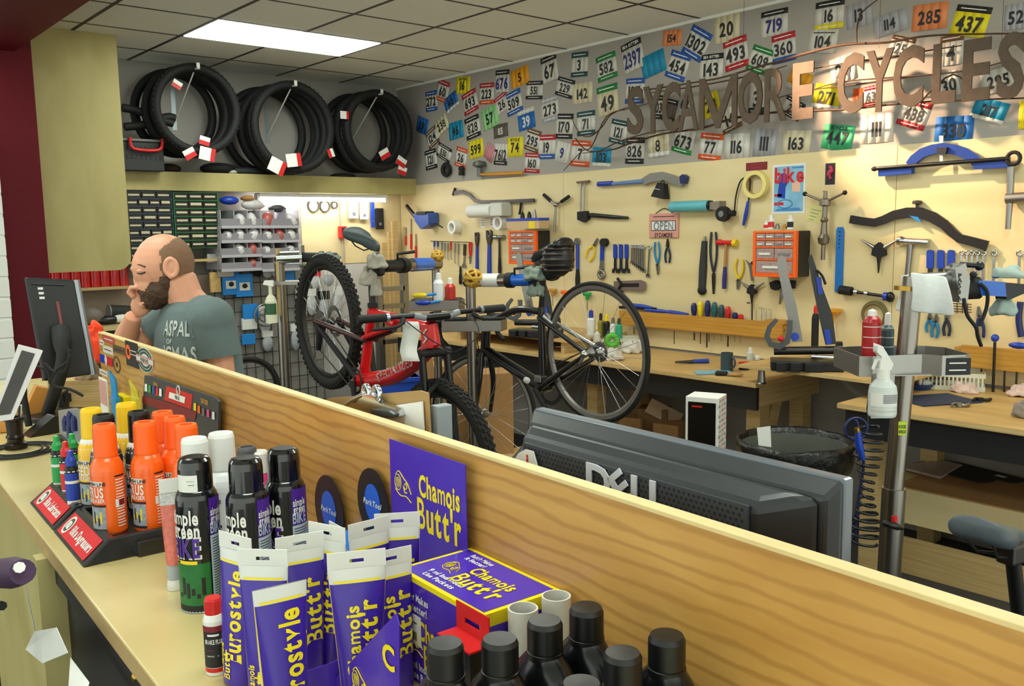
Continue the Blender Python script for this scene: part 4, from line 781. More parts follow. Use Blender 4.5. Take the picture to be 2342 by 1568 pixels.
k = Kit('red_placard', 'small dark red placard at the top edge of the plywood', 'placard', WALL, 1731, 380); a = k.q(1707, 380)[0]; b = k.q(1755, 380)[0]; h = k.q(1731, 371)[1]; m = MB().box((a, -.004, -h), (b, -.0005, h), 0); m.text('~', .01, (0, h*.4), -.005, 1, fit=(b-a)*.6); m.text('~', .008, (0, -h*.4), -.005, 1, fit=(b-a)*.5); k.part('plate', m, [MDKR, mat('red_print', 'a83a38', .5)])
k = Kit('magazine_poster', 'magazine cover headed bike pinned to the plywood', 'poster', WALL, 1805, 431); a = k.q(1767, 431)[0]; b = k.q(1842, 431)[0]; z0 = k.q(1805, 488)[1]; z1 = k.q(1805, 375)[1]; W = b-a
k.part('sheet', MB().box((a, -.002, z0), (b, -.0005, z1)), PAPER)
M_PH = mat('cover_picture', '7fb4d8', .5, var=.55, vs=9); m = MB().box((a+.012, -.003, z0+.012), (b-.012, -.002, z1-.012), 0)
m.box((a+W*.6, -.0036, z1-.028), (b-.015, -.003, z1-.018), 3); m.sph((a+W*.33, -.003, .05), (.035, .001, .045), 10, 1); m.prism([(a+W*.2, .02), (a+W*.42, .05), (a+W*.4, -.06), (a+W*.16, -.05)], -.0036, -.003, 1); m.prism([(a+W*.6, .03), (a+W*.85, .05), (a+W*.86, -.02), (a+W*.62, -.02)], -.0036, -.003, 4); m.torus((a+W*.4, -.0034, -.09), .05, .003, 'y', 18, 4, 3, sq=.5); m.box((a+.016, -.0036, z0+.05), (a+W*.36, -.003, z0+.068), 2); m.box((a+.016, -.0036, -.045), (a+W*.3, -.003, -.03), 2)
m.prism([(a+.02, z0+.016), (b-.02, z0+.016), (b-.04, z0+.034), (a+.04, z0+.03)], -.0036, -.003, 3)
k.part('cover_picture', m, [M_PH, BLUE, RED, mat('cover_blue', '3f86c4', .5), mat('cover_peach', 'e6b8a2', .5)]); m = MB().text('bike', .09, (0, z1-.062), -.005, 0, fit=W*.88); k.part('masthead', m, [RED])
k = Kit('dark_poster', 'narrow dark poster with a red figure right of the magazine cover', 'poster', WALL, 1899, 397); a = k.q(1888, 397)[0]; b = k.q(1910, 397)[0]; z0 = k.q(1899, 422)[1]; z1 = k.q(1899, 373)[1]; k.part('sheet', MB().box((a, -.002, z0), (b, -.0005, z1)), mat('poster_dark', '1e1428', .5))
m = MB().tube(smooth_path([(0, -.0025, z1*.7), (b*.4, -.0025, z1*.3), (-b*.2, -.0025, 0), (b*.2, -.0025, z0*.5)], 4), [.012]*5+[.016]*5+[.01]*3, 5); k.part('red_figure', m, mat('poster_red', 'a4284a', .5))
k = Kit('sticky_note', 'yellow sticky note partly behind the headset press', 'note', WALL, 1866, 489, single=True); m = MB(); m.M = RY(.25); m.box((-.05, -.003, -.05), (.05, -.001, .05), 0); [m.box((-.035, -.0036, .02-.02*i), (.03-.01*i, -.003, .024-.02*i), 1) for i in range(4)]; k.part('', m, [mat('sticky_yellow', 'd9d288', .7), LINK])
k = WT('headset_press', 'steel headset press with two black ball handles hanging upright', 'press', (1888, 437), (1882, 594), y=-.05); L = k.L; st = mat('old_steel', '8d8378', .4, .9)
k.part('spindle', MB().lathe([(0, -L), (.012, -L), (.012, -L*.78), (.028, -L*.76), (.034, -L*.68), (.02, -L*.62), (.016, -L*.45), (.024, -L*.42), (.015, -L*.38), (.014, -L*.22), (.032, -L*.2), (.03, -L*.12), (.012, -L*.1), (.011, 0), (0, 0)], 14), st)
for s in (-1, 1): k.part('handle_arm', MB().cyl((0, 0, -L*.16), (s*.115, -.01, -L*.04), .007, n=7), st); k.part('ball', MB().sph((s*.125, -.01, -L*.03), .014, 10), BLKM)
peg(k)
# --- far row of small tools
xs = [(993, 552, 576, BLUE), (1001, 552, 576, BLUE), (1010, 553, 590, STEEL), (1017, 555, 588, STEEL), (1024, 556, 592, STEEL), (1031, 553, 591, RED), (1040, 555, 600, STEEL), (1048, 556, 606, STEEL)]
for i, (px, a, b, c) in enumerate(xs):
    k = WT('hex_key', f"{['first','second','third','fourth','fifth','sixth','seventh','eighth'][i]} small tool from the corner on the thin rack", 'hex key', (px, a), (px, b), 'small tools on the thin rack'); L = k.L
    k.part('handle', MB().cyl((0, 0, 0), (0, 0, -L*.5), .008, n=7), c); k.part('shaft', MB().tube([(0, 0, -L*.5), (0, 0, -L), (.012, 0, -L-.006)], .004, 6), STEEL)
k = Kit('tool_rail', 'thin metal rail carrying the small tools by the corner', 'rail', WALL, 1022, 553, y=-.03, single=True); k.part('', MB().tube([k.p(985, 551), k.p(1072, 554)], .004, 6), DKST)
wrench('grey and dark pliers like wrench on the thin rail', (1063, 556), (1061, 612), DKST, STEEL, .026, .5, ring=False)
pliers('red handled pliers at the right end of the thin rail', (1075, 603), (1076, 553), RED, STEEL, .02)
pliers('black small pliers hanging low under the thin rail', (1053, 608), (1053, 650), BLKM, DKST, .016)
for px, pt, pb, w, lb in ((1091, 530, 640, .034, 'adjustable wrench with a slim blue handle'), (1119, 525, 640, .05, 'big adjustable wrench with a broad blue handle')):
    k = WT('adjustable_wrench', lb, 'wrench', (px, pt), (px, pb), G_T); L = k.L
    k.part('handle', MB().prism([(-w*.3, -L*.3), (w*.3, -L*.3), (w*.4, -L*.7), (w*.42, -L), (-w*.42, -L), (-w*.4, -L*.7)], -.008, .008), BLUE, bevel=.004)
    k.part('head', MB().prism([(-w*.3, -L*.3), (w*.3, -L*.3), (w*.75, -L*.16), (w*.7, -.01), (w*.3, 0), (w*.25, -L*.09), (-w*.2, -L*.09), (-w*.35, -.005), (-w*.8, -L*.02), (-w*.7, -L*.17)], -.007, .007), DKST, bevel=.002); k.part('screw', MB().cyl((w*.1, -.008, -L*.13), (w*.5, -.008, -L*.13), .008, n=8), STEEL)
def hammer(label, a, b, headm, hm, fm, hw=.1, y=-.02, face=None):
    k = WT('hammer', label, 'hammer', a, b, G_T, y=y); L = k.L
    k.part('head', MB().lathe([(0, -hw*.55), (.018, -hw*.55), (.02, -hw*.35), (.014, -hw*.25), (.014, hw*.25), (.02, hw*.35), (.018, hw*.5), (0, hw*.5)], 12, at=(0, 0, -.018), M=RY(PI/2)), headm, bevel=.002)
    if face: k.part('face_cap', MB().lathe([(0, hw*.45), (.023, hw*.45), (.023, hw*.68), (0, hw*.68)], 12, at=(0, 0, -.018), M=RY(PI/2)), face)
    k.part('handle', MB().tube([(0, 0, -.03), (0, 0, -L*.55)], [.009, .011], 8), hm); k.part('grip', MB().tube([(0, 0, -L*.55), (0, 0, -L*.8), (0, 0, -L)], [.011, .015, .013], 8), fm)
hammer('hammer with a blue banded head behind the orange organiser', (1142, 537), (1143, 632), STEEL, DKST, BLKM, .12)
# --- row in the middle
k = WT('ratchet_wrench', 'long ratchet wrench with blue shaft and black grip', 'wrench', (1321, 545), (1321, 662), G_T); L = k.L; k.part('head', MB().cyl((0, .008, -.02), (0, -.014, -.02), .024, n=14), STEEL); k.part('shaft', MB().cyl((0, 0, -.03), (0, 0, -L*.6), .013, n=8), BLUE); k.part('grip', MB().tube([(0, 0, -L*.6), (0, 0, -L*.8), (0, 0, -L)], [.012, .019, .017], 8), BLKM); peg(k, 0, -.02)
k = WT('ratchet_wrench', 'short dark ratchet partly behind the saddle bag', 'wrench', (1309, 553), (1308, 612), G_T); L = k.L; k.part('head', MB().cyl((0, .008, -.012), (0, -.012, -.012), .02, n=12), STEEL); k.part('grip', MB().cyl((0, 0, -.03), (0, 0, -L), .014, n=8), BLKM)
k = pliers('yellow handled cable cutters hanging open', (1367, 545), (1343, 594), YEL, STEEL, .05)
k = WT('chain_whip', 'blue ring wrench with a black roller at its top', 'wrench', (1378, 550), (1375, 640), G_T); L = k.L; k.part('handle', MB().prism([(-.017, -.01), (.017, -.01), (.015, -L*.5), (-.015, -L*.5)], -.006, .006), BLUE, bevel=.003); m = MB().prism(rib([(0, -L*.5), (0, -L*.62), (0, -L*.72)], [.03, .036, .045]), -.004, .004); m.torus((0, 0, -L*.86), .028, .012, 'y', 18, 6); k.part('ring_end', m, ALU); k.part('roller', MB().cyl((.028, .01, -.012), (.028, -.03, -.012), .03, n=14), BLKM)
for i, (px, s) in enumerate(((1407, 'left'), (1420, 'middle'), (1433, 'right'))): wrench(f'{s} of three blue and black cone wrenches in the middle of the wall', (px, 556), (px, 624), BLUE, BLKM, .03, .5, 'cone wrenches', 'cone_wrench', False)
for i in range(7):
    px = 1445+i*4.6; combo(f"{['shortest','second','third','fourth','fifth','sixth','longest'][i]} chrome spanner in the close row by the blue pliers", (px, 561), (px, 602+i*3.4))
combo('single long chrome spanner left of the blue pliers', (1486, 562), (1482, 634))
pliers('blue handled pliers beside the lone spanner', (1505, 628), (1502, 553), mat('bright_blue_grip', '1e7fb8', .4), STEEL, .03); pliers('dark blue pliers hanging just under the pink sign', (1527, 546), (1527, 601), mat('dark_blue_grip', '20263f', .5), DKST, .028)
k = Kit('chain_gauge', 'pale metal gauge plate with a black clip under the spanners', 'gauge', WALL, 1440, 651, y=-.02); k.part('plate', MB().prism(k.poly([(1404, 643), (1466, 640), (1477, 645), (1476, 662), (1466, 666), (1406, 660)]), -.004, .004), mat('dull_pink_steel', 'a08c88', .4, .7), bevel=.002); k.part('slot', MB().prism(k.poly([(1420, 648), (1462, 647), (1462, 656), (1420, 656)]), -.006, -.004), DKST); k.part('clip', MB().tube(smooth_path(k.path([(1412, 636), (1420, 650), (1414, 662), (1424, 668)], -.01), 3), .01, 6), BLKM)
# --- right of the middle
k = WT('bolt_cutter', 'long black lever tool hanging at the left of the hammers', 'tool', (1612, 540), (1605, 672), G_T); L = k.L; k.part('grip', MB().prism(rib([(0, -.03), (-.0, -L*.55), (-.0, -L*.9)], [.03, .05, .045]), -.012, .012), mat('charcoal', '2e3032', .6), bevel=.005); k.part('foot', MB().sph((0, 0, -L*.94), (.036, .02, .03), 10), BLKM); k.part('pin', MB().cyl((0, 0, 0), (0, 0, -.04), .008, n=8), STEEL)
pliers('large black and blue pliers with long jaws', (1632, 672), (1632, 530), mat('dark_blue_grip', '20263f', .5), DKST, .034)
hammer('hammer with red and yellow head and a wood and blue handle', (1661, 548), (1656, 660), RED, WOOD_HANDLE, mat('indigo_grip', '2a2878', .5), .12, face=YEL)
pliers('black and yellow pliers right of the hammer', (1687, 662), (1692, 592), YEL, STEEL, .04)
k = WT('cable_cutter', 'small steel cutter tucked by the larger orange organiser', 'tool', (1716, 600), (1720, 642), G_T); k.part('blade', MB().prism([(-.03, .02), (0, -.01), (.01, -k.L), (-.006, -k.L), (-.012, -.02)], -.004, .004), STEEL); k.part('grip', MB().cyl((.012, 0, 0), (.03, 0, -.02), .012, n=8), BLKM)
def ywrench(label, px, py, s, rot=0.):
    k = Kit('y_wrench', label, 'wrench', WALL, px, py, y=-.02, group=G_T); k.part('hub', MB().prism([(math.cos(a)*s*r, math.sin(a)*s*r) for a, r in ((PI/2+rot+i*PI/3, .5 if i % 2 == 0 else .42) for i in range(6))], -.012, .012), BLKM, bevel=.004)
    for i in range(3): a = -PI/2+rot+i*2*PI/3; k.part('key', MB().tube([(math.cos(a)*s*.35, 0, math.sin(a)*s*.35), (math.cos(a)*s*.7, 0, math.sin(a)*s*.7), (math.cos(a)*s*1.3, 0, math.sin(a)*s*1.3)], [.014, .009, .004], 7), STEEL if i else DKST)
ywrench('black three armed wrench below the yellow pliers', 1720, 663, .075); ywrench('black three armed wrench above the hanging chrome hammer', 2011, 573, .095)
k = Kit('wire_stripper', 'black clamp tool behind the tall grey arm', 'tool', WALL, 1780, 660, y=-.03); k.part('jaw', MB().prism(k.poly([(1762, 646), (1776, 640), (1790, 652), (1776, 664), (1766, 660)]), -.015, .015), BLKM, bevel=.004); k.part('jaw', MB().prism(k.poly([(1808, 640), (1818, 642), (1816, 660), (1808, 658)]), -.015, .015), BLKM, bevel=.004); k.part('arm', MB().tube(k.path([(1780, 652), (1812, 650)]), .009, 7), MDKR); k.part('leg', MB().tube(k.path([(1790, 655), (1787, 680), (1784, 695)]), [.01, .012, .008], 7), STEEL)
# --- wooden tool rails with screwdrivers
M_RAIL = woodmat('amber_rail_wood', 'b8822c', 'cf9a40', 'a06a20', (1, 3, 8), .45)
k = Kit('wooden_tool_rail', 'long amber wooden tool rail above the middle bench', 'rail', WALL, 1600, 745, y=-.07); P = k.poly([(1418, 709), (1790, 737), (1790, 776), (1418, 741)]); x0, x1 = P[0][0], P[1][0]; z1 = (P[0][1]+P[1][1])/2; z0 = (P[2][1]+P[3][1])/2
k.part('rail', MB().box((x0, -.01, z0), (x1, .012, z1)), M_RAIL, bevel=.002); k.part('ledge', MB().box((x0, .012, z1-.04), (x1, .068, z1-.018)), M_RAIL); k.part('end_block', MB().box((x1-.12, -.012, z1-.01), (x1+.02, .06, z1+.012)), GOLD)
for i, (px, pt, pb, c, t) in enumerate(((1587, 692, 722, mat('navy_plastic', '1a2560', .4), 'navy'), (1602, 688, 724, YEL, 'yellow and black'), (1618, 686, 726, mat('navy_plastic', '1a2560', .4), 'tall navy'), (1634, 690, 728, mat('teal_plastic', '17606a', .4), 'teal'), (1650, 696, 730, mat('slate_plastic', '2e4a54', .4), 'slate blue'), (1665, 700, 731, RED, 'red'), (1681, 714, 732, mat('navy_plastic', '1a2560', .4), 'short navy'), (1694, 718, 734, RED, 'short red'))):
    driver(WALL, px, pt, pb, c, f'screwdriver with a {t} handle in the long amber rail', 'screwdrivers in the amber rail', y=-.04)
for i, (pts, c, lb) in enumerate((([(1446, 697), (1470, 700), (1492, 704)], BLUE, 'blue handled pliers lying at the back on the amber rail'), ([(1420, 702), (1455, 703), (1500, 706)], BLKM, 'black handled pliers lying on the amber rail, left'), ([(1478, 708), (1510, 711), (1530, 713)], BLUE, 'blue and black pliers lying on the amber rail, middle'), ([(1530, 712), (1552, 716), (1573, 719)], BLUE, 'blue handled pliers lying on the amber rail, right end'))):
    k = Kit('pliers', lb, 'pliers', WALL, *pts[1], y=-.045, group='pliers lying on the amber rail'); P = k.path(pts)
    for dy in (-.012, .012): k.part('handle', MB().tube([p+Vector((0, dy*(1-j*.4), 0)) for j, p in enumerate(P)], [.011, .013, .009], 7), c)
    k.part('jaw', MB().sph(P[0], (.022, .014, .01), 8), STEEL)
for i, (px, pt, pb) in enumerate(((1720, 693, 738), (1742, 702, 738), (1752, 704, 738), (1763, 706, 738))):
    k = Kit('hex_key', ['large black bent hex key standing in the amber rail', 'slim hex key next to the large bent one', 'slim hex key in the middle of the small ones', 'slim hex key nearest the truing arm'][i], 'hex key', WALL, px, pb, y=-.04, group='hex keys in the amber rail', single=True); a = k.p(px, pt); b = k.p(px-11, pt-1) if i == 0 else k.p(px-6, pt+2); k.part('', MB().tube([(0, 0, -.05), a, b], .006 if i == 0 else .003, 7), DKST if i == 0 else STEEL)
for i, px in enumerate((1450, 1478, 1542, 1588, 1602, 1617, 1622, 1665)):
    k = Kit('hook_bit', f"{['first','second','third','fourth','fifth','sixth','seventh','eighth'][i]} small steel bit hanging under the amber rail, from its left end", 'tool bit', WALL, px, 745+(px-1420)*.093, y=-.05, group='bits under the amber rail', single=True); k.part('', MB().cyl((0, 0, 0), (0, 0, -.05-.02*(i % 3)), .003+.002*(i % 2), n=6), DKST)
# --- right part of the wall
k = Kit('blue_spoke_rule', 'long sky blue flat bar hanging upright', 'ruler', WALL, 1921, 590, y=-.006); k.part('bar', MB().prism(rib([k.q(1922, 519), k.q(1922, 526), k.q(1918, 668)], [.03, .045, .045]), -.005, .004), mat('cobalt_bar', '1a6fc0', .4), bevel=.003); [k.part('hole', MB().cyl(k.p(1921-i*.4, 530+i*9, -.0055), k.p(1921-i*.4, 530+i*9, -.007), .005, n=8), INK) for i in range(5)]
k = Kit('axle_tool', 'black axle tool with chrome rings lying level beside the blue bar', 'tool', WALL, 1980, 672, y=-.03); k.part('body', MB().tube([k.p(1921, 662), k.p(1948, 666)], .026, 10), BLKM); k.part('shaft', MB().tube([k.p(1946, 666), k.p(2030, 678)], .009, 8), BLACK)
for px, py in ((1958, 668), (1982, 671)): k.part('ring', MB().tube([k.p(px-4, py-.5), k.p(px+4, py+.5)], .016, 10), CHROME)
k.part('knob', MB().sph(k.p(2036, 679), (.026, .02, .03), 10), BLACK); k.part('blue_collar', MB().tube([k.p(2022, 677), k.p(2031, 678)], .024, 10), BLUE)
k = Kit('bent_pry_bar', 'long black wavy alignment bar across the right of the wall', 'tool', WALL, 2100, 500, y=-.02); k.part('bar', MB().prism(rib([k.q(*p) for p in ((1945, 501), (1975, 506), (2000, 509), (2020, 503), (2045, 492), (2075, 486), (2105, 486), (2135, 497), (2160, 513), (2180, 533), (2195, 545), (2220, 551), (2258, 562))], [.045, .045, .045, .045, .05, .055, .055, .055, .05, .045, .045, .045, .05]), -.008, .008), mat('black_steel_bar', '211f1f', .45, .3), bevel=.003); k.part('knob', MB().lathe([(0, 0), (.008, 0), (.008, .04), (.026, .045), (.024, .06), (0, .065)], 10, at=k.p(2097, 485)), DKST); k.part('blue_tag', MB().prism(k.poly([(2082, 493), (2102, 496), (2110, 508), (2102, 506)]), -.014, -.01), BLUE2)
k = Kit('blue_arch_frame', 'blue arched truing frame with a black crossbar at the top right of the plywood', 'tool', WALL, 2160, 370, y=-.03); m = MB().prism(rib([k.q(*p) for p in ((2082, 378), (2092, 364), (2110, 350), (2132, 342), (2158, 338), (2185, 342), (2208, 350), (2228, 363), (2236, 372))], .05), -.012, .012); k.part('arch', m, mat('royal_blue_paint', '123a94', .4), bevel=.004)
for a, b in (((2012, 393), (2088, 386)), ((2230, 376), (2308, 371))): k.part('foot', MB().prism(rib([k.q(*a), k.q(*b)], .05), -.018, .018), mat('royal_blue_paint', '123a94', .4), bevel=.004)
k.part('crossbar', MB().tube([k.p(1998, 386, -.02), k.p(2020, 384, -.02), k.p(2310, 362, -.02)], .011, 8), BLACK); k.part('crossbar_end', MB().sph(k.p(2000, 386, -.02), (.02, .016, .014), 8), BLKM); k.part('hook', MB().torus(k.p(2318, 362, -.02), .03, .01, 'y', 14, 6), BLKM); k.part('top_clip', MB().prism(k.poly([(2148, 338), (2172, 337), (2168, 352), (2150, 352)]), -.03, .005), DKST); k.part('label_strip', MB().prism(k.poly([(2148, 310), (2158, 310), (2157, 378), (2150, 378)]), -.004, 0), mat('pale_tape', 'b8c2cc', .5))
k = Kit('pipe_tee', 'steel T shaped pipe tool at the right edge of the wall', 'tool', WALL, 2310, 450, y=-.04); k.part('upright', MB().tube([k.p(2312, 382), k.p(2310, 450), k.p(2305, 524)], [.018, .016, .013], 10), STEEL); k.part('crossbar', MB().tube([k.p(2302, 454), k.p(2370, 450)], .027, 12), ALU)
k = WT('hammer', 'chrome headed hammer hanging left of the white rag', 'hammer', (2083, 552), (2072, 660), G_T); L = k.L; k.part('head', MB().lathe([(0, -.07), (.024, -.07), (.028, -.05), (.02, -.03), (.02, .03), (.022, .1), (0, .1)], 14, M=RY(PI/2)), CHROME, bevel=.002); k.part('handle', MB().cyl((0, 0, 0), (0, 0, -L), .016, .013, 10), STEEL)
for px, s in ((2128, 'left'), (2152, 'middle'), (2176, 'right')): wrench(f'{s} of three blue cone wrenches at the right of the wall', (px, 568), (px-1, 650), BLUE, DKST, .036, .55, 'cone wrenches', 'cone_wrench', False)
for i, (px, pb) in enumerate(((2200, 640), (2212, 640), (2224, 642), (2236, 644), (2250, 652), (2274, 655), (2332, 660))): combo(f"{['first','second','third','fourth','fifth','sixth','last'][i]} chrome spanner above the blue clamp, counted from the cone wrenches", (px, 575), (px-2, pb))
k = Kit('orange_drip_funnel', 'small yellow disc headed tool on the wall right of the truing stand', 'tool', WALL, 1905, 712, y=-.03); k.part('disc', MB().lathe([(0, 0), (.02, 0), (.05, .02), (.052, .035), (0, .04)], 16, at=(0, 0, -.02)), mat('amber_plastic', 'e09a18', .4)); k.part('stem', MB().tube([(0, 0, -.02), (0, 0, -.07)], [.016, .008], 8), mat('amber_plastic', 'e09a18', .4)); k.part('needle', MB().cyl((0, 0, -.07), (0, 0, -.13), .004, n=6), STEEL)
for px, py, c, lb in ((1264, 664, GOLD, 'amber screwdriver head behind the road bike'), (1292, 668, ORG, 'orange screwdriver head behind the road wheel'), (1343, 672, GRN, 'green screwdriver head seen through the road wheel')):
    k = Kit('t_handle_key', lb, 'hex key', WALL, px, py, y=-.03, group='coloured T handle keys'); k.part('handle', MB().cyl((-.035, 0, 0), (.035, 0, 0), .014, n=8), c); k.part('neck', MB().tube([(0, 0, 0), (0, 0, -.045)], [.018, .01], 8), c); k.part('shaft', MB().cyl((0, 0, -.045), (0, 0, -.12), .004, n=6), STEEL)
k = Kit('cable_ring', 'coiled brown cable ring hanging above the red can', 'cable', WALL, 2000, 718, y=-.015, single=True); k.part('', MB().torus((0, 0, 0), .07, .008, 'y', 24, 6).torus((0, -.01, -.004), .064, .008, 'y', 24, 6), mat('olive_cable', '6e6338', .6))
for a, b, c, lb in (((2127, 715), (2125, 760), mat('bright_blue_grip', '1e7fb8', .4), 'light blue handled pliers left, under the white rag'), ((2142, 718), (2137, 772), mat('bright_blue_grip', '1e7fb8', .4), 'light blue handled pliers right, under the white rag'), ((2166, 712), (2165, 768), mat('dark_blue_grip', '20263f', .5), 'dark handled pliers under the white rag'), ((2238, 700), (2244, 772), mat('navy_plastic', '1a2560', .4), 'navy handled cutters below the blue clamp')): pliers(lb, a, b, c, STEEL, .022)
k = Kit('wire_rack', 'small grey wire rack behind the hanging rag', 'rack', WALL, 2190, 705, y=-.03); [k.part('wire', MB().tube([k.p(2155, 692+6*i), k.p(2222, 696+6*i)], .0025, 5), DKST) for i in range(4)]; [k.part('wire', MB().tube([k.p(2165+12*i, 692), k.p(2165+12*i, 716)], .0025, 5), DKST) for i in range(5)]
k = Kit('wooden_tool_rail', 'amber wooden tool rail at the right end of the wall', 'rail', WALL, 2260, 815, y=-.09); P = k.poly([(2200, 787), (2400, 806), (2400, 862), (2200, 833)]); z1 = (P[0][1]+P[1][1])/2; z0 = (P[2][1]+P[3][1])/2; xe = k.q(2180, 800)[0]
k.part('rail', MB().box((P[0][0], -.01, z0), (P[1][0], .012, z1)), M_RAIL, bevel=.002); k.part('ledge', MB().box((xe, .012, z1-.05), (P[1][0], .088, z1-.015)), M_RAIL, bevel=.002)
k = WT('long_bit_driver', 'long black hex driver with a round blue top standing in the right rail', 'screwdriver', (2276, 768), (2270, 920), y=-.12); L = k.L; k.part('shaft', MB().cyl((0, 0, -.03), (0, 0, -L), .007, n=7), BLACK); k.part('knob', MB().sph((0, 0, -.01), .02, 10), BLUE)
for px, pt, pb, lb in ((2246, 838, 850, 'short steel rod under the right rail'), (2298, 842, 905, 'middle steel rod under the right rail'), (2326, 846, 880, 'steel rod under the right rail near the picture edge')): k = WT('steel_rod', lb, 'rod', (px, pt), (px-2, pb), 'rods under the right rail', y=-.08, single=True); k.part('', MB().cyl((0, 0, 0), (0, 0, -k.L), .005, n=7), DKST)
k = Kit('blue_driver', 'blue screwdriver handle lying on the right rail', 'screwdriver', WALL, 2330, 790, y=-.05, single=True); k.part('', MB().sph((0, 0, 0), (.05, .018, .017), 10), BLUE)
k = Kit('pliers_rack', 'black and blue handled tool hanging at the right edge', 'tool', WALL, 2336, 730, y=-.02, single=True); k.part('', MB().tube(smooth_path(k.path([(2334, 690), (2330, 730), (2336, 770)]), 4), .016, 8), mat('navy_plastic', '1a2560', .4))
# ================================================================== work benches along the right wall
ZB = .855; M_BT = woodmat('worn_bench_top', 'c09a5e', 'd2b074', 'a87e45', (3, .6, 3), .5); M_APR = mat('black_apron', '1a1a1d', .5, var=.2, vs=3)
def bench(label, x0, y0, y1, z=ZB, legs=(), end=None):
    r = empty('work_bench', TR(x0, (y0+y1)/2, 0), label, 'bench'); h = abs(y1-y0)/2; D_ = XW-.014-x0
    MB().box((0, -h, z-.028), (D_, h, z)).build('bench_top', M_BT, r, bevel=.002); MB().box((-.002, -h-.002, z-.024), (.003, h+.002, z-.004)).build('plywood_edge', M_PLYB, r)
    MB().box((.04, -h+.02, z-.16), (.065, h-.02, z-.028)).build('front_apron', M_APR, r)
    for s in (-1, 1): MB().box((.065, s*(h-.045)-.0125, z-.15), (D_, s*(h-.045)+.0125, z-.028)).build('end_apron', M_PLYB, r)
    for ly in legs: MB().box((.15, ly-.045, 0), (.24, ly+.045, z-.028)).build('leg', M_PLYB, r); MB().box((D_-.12, ly-.045, 0), (D_-.03, ly+.045, z-.028)).build('leg', M_PLYB, r)
    return r
YM = -.945
mid = bench('middle work bench with a mug on it, below the amber rail', 2.32, YM, 2.6, legs=(-1.66, -.4, 1.2)); YR = -1.53
rgt = bench('right work bench with a black apron behind the chrome stand', 2.13, YR, -4.6, legs=(1.44, -.2, -1.4))
o = MB().box((0, 0, -.1), (.09, .03, .62)); q = o.build('brace', M_PLYB, mid, TR(.1, -1.7, .2) @ RY(.35))
# raised board bridging both benches
p0 = onz(1690, 832, .955); k = empty('raised_board', TR(p0.x, p0.y, .955), 'raised plywood board on short posts carrying the truing stand', 'shelf')
MB().box((0, -.86, -.02), (XW-.016-p0.x, 0, 0)).build('board', M_BT, k, bevel=.002); MB().box((-.002, -.862, -.019), (.002, .002, -.002)).build('plywood_edge', M_PLYB, k)
for y in (-.11, -.78):
    for x in (.05, .45): MB().lathe([(.03, -.1), (.022, -.092), (.018, -.03), (.022, -.02)], 10).build('post', STEEL, k, TR(x, y, .0))
p1 = onz(1400, 768, .95); k2 = empty('raised_board', TR(2.42, .62, .95), 'raised plywood board behind the road bike with bottles on it', 'shelf')
MB().box((0, 0, -.02), (XW-.016-2.42, 1.3, 0)).build('board', M_BT, k2, bevel=.002); MB().box((.02, .04, -.094), (.5, .07, -.02)).build('support', M_PLYB, k2); MB().box((.02, 1.2, -.094), (.5, 1.23, -.02)).build('support', M_PLYB, k2)
# ---- helpers for things standing on a level
def stand_at(px, py, z, name, label, cat, group=None, off=0.): P = onz(px, py, z); P.z = z+.0008; return empty(name, TR(P) @ RZ(face_rz(P, off)), label, cat, group)
def size_at(P, px): return px*(P-CAM).dot(FW)/FPX
def can(px, py, z, hpx, wpx, body, cap, label, name='spray_can', cat='spray can', group=None, neck=.72, lab=None, x=None):
    P = onz(px, py, z) if x is None else onx(px, py, x); P.z = z+.0008; h = size_at(P, hpx); r = size_at(P, wpx)/2
    e = empty(name, TR(P) @ RZ(face_rz(P)), label, cat, group); MB().lathe([(0, 0), (r, 0), (r, h*neck*.92), (r*.8, h*neck), (r*.5, h*(neck+.03))], 16).build('body', body, e); MB().lathe([(r*.55, h*(neck+.01)), (r*.5, h*.95), (0, h)], 12).build('cap', cap, e)
    if lab: m = MB(); arc(m, r, -85, 85, h*.15, h*.5, 0); m.build('label', lab, e)
    return e
RAGT = bpy.data.textures.new('rag_folds', 'CLOUDS'); RAGT.noise_scale = .035; RAGT.noise_depth = 1
def rag(name, label, P, s, m, seed=0, h=.05, cat='rag'):
    rnd = random.Random(seed); n = 14; vs = []; ring = [[(1+.3*rnd.uniform(-1, 1)) for _ in range(n)] for _ in range(5)]
    for j, (f, z) in enumerate(((1, 0), (.95, .25), (.75, .7), (.4, 1.), (.12, .8))):
        for i in range(n): a = 2*PI*i/n; q = f*ring[j][i]; vs.append((s*q*math.cos(a), s*.7*q*math.sin(a), h*z*(1+.35*rnd.uniform(-1, 1)*(j > 0))))
    mb = MB().add(vs, [(j*n+i, j*n+(i+1) % n, (j+1)*n+(i+1) % n, (j+1)*n+i) for j in range(4) for i in range(n)]+[list(range(4*n, 5*n)), list(range(n))[::-1]], 0, True)
    o = mb.build(name, m, None, TR(P) @ RZ(seed), sub=2); q = o.modifiers.new('d', 'DISPLACE'); q.texture = RAGT; q.strength = s*.55; q.mid_level = .5; q.texture_coords = 'LOCAL'; tag(o, label, cat); return o
M_RAG = mat('white_rag', 'cfc9c2', .9, var=.15, vs=20); M_RAGP = mat('pinkish_rag', 'd9bdb2', .9, var=.15, vs=20)
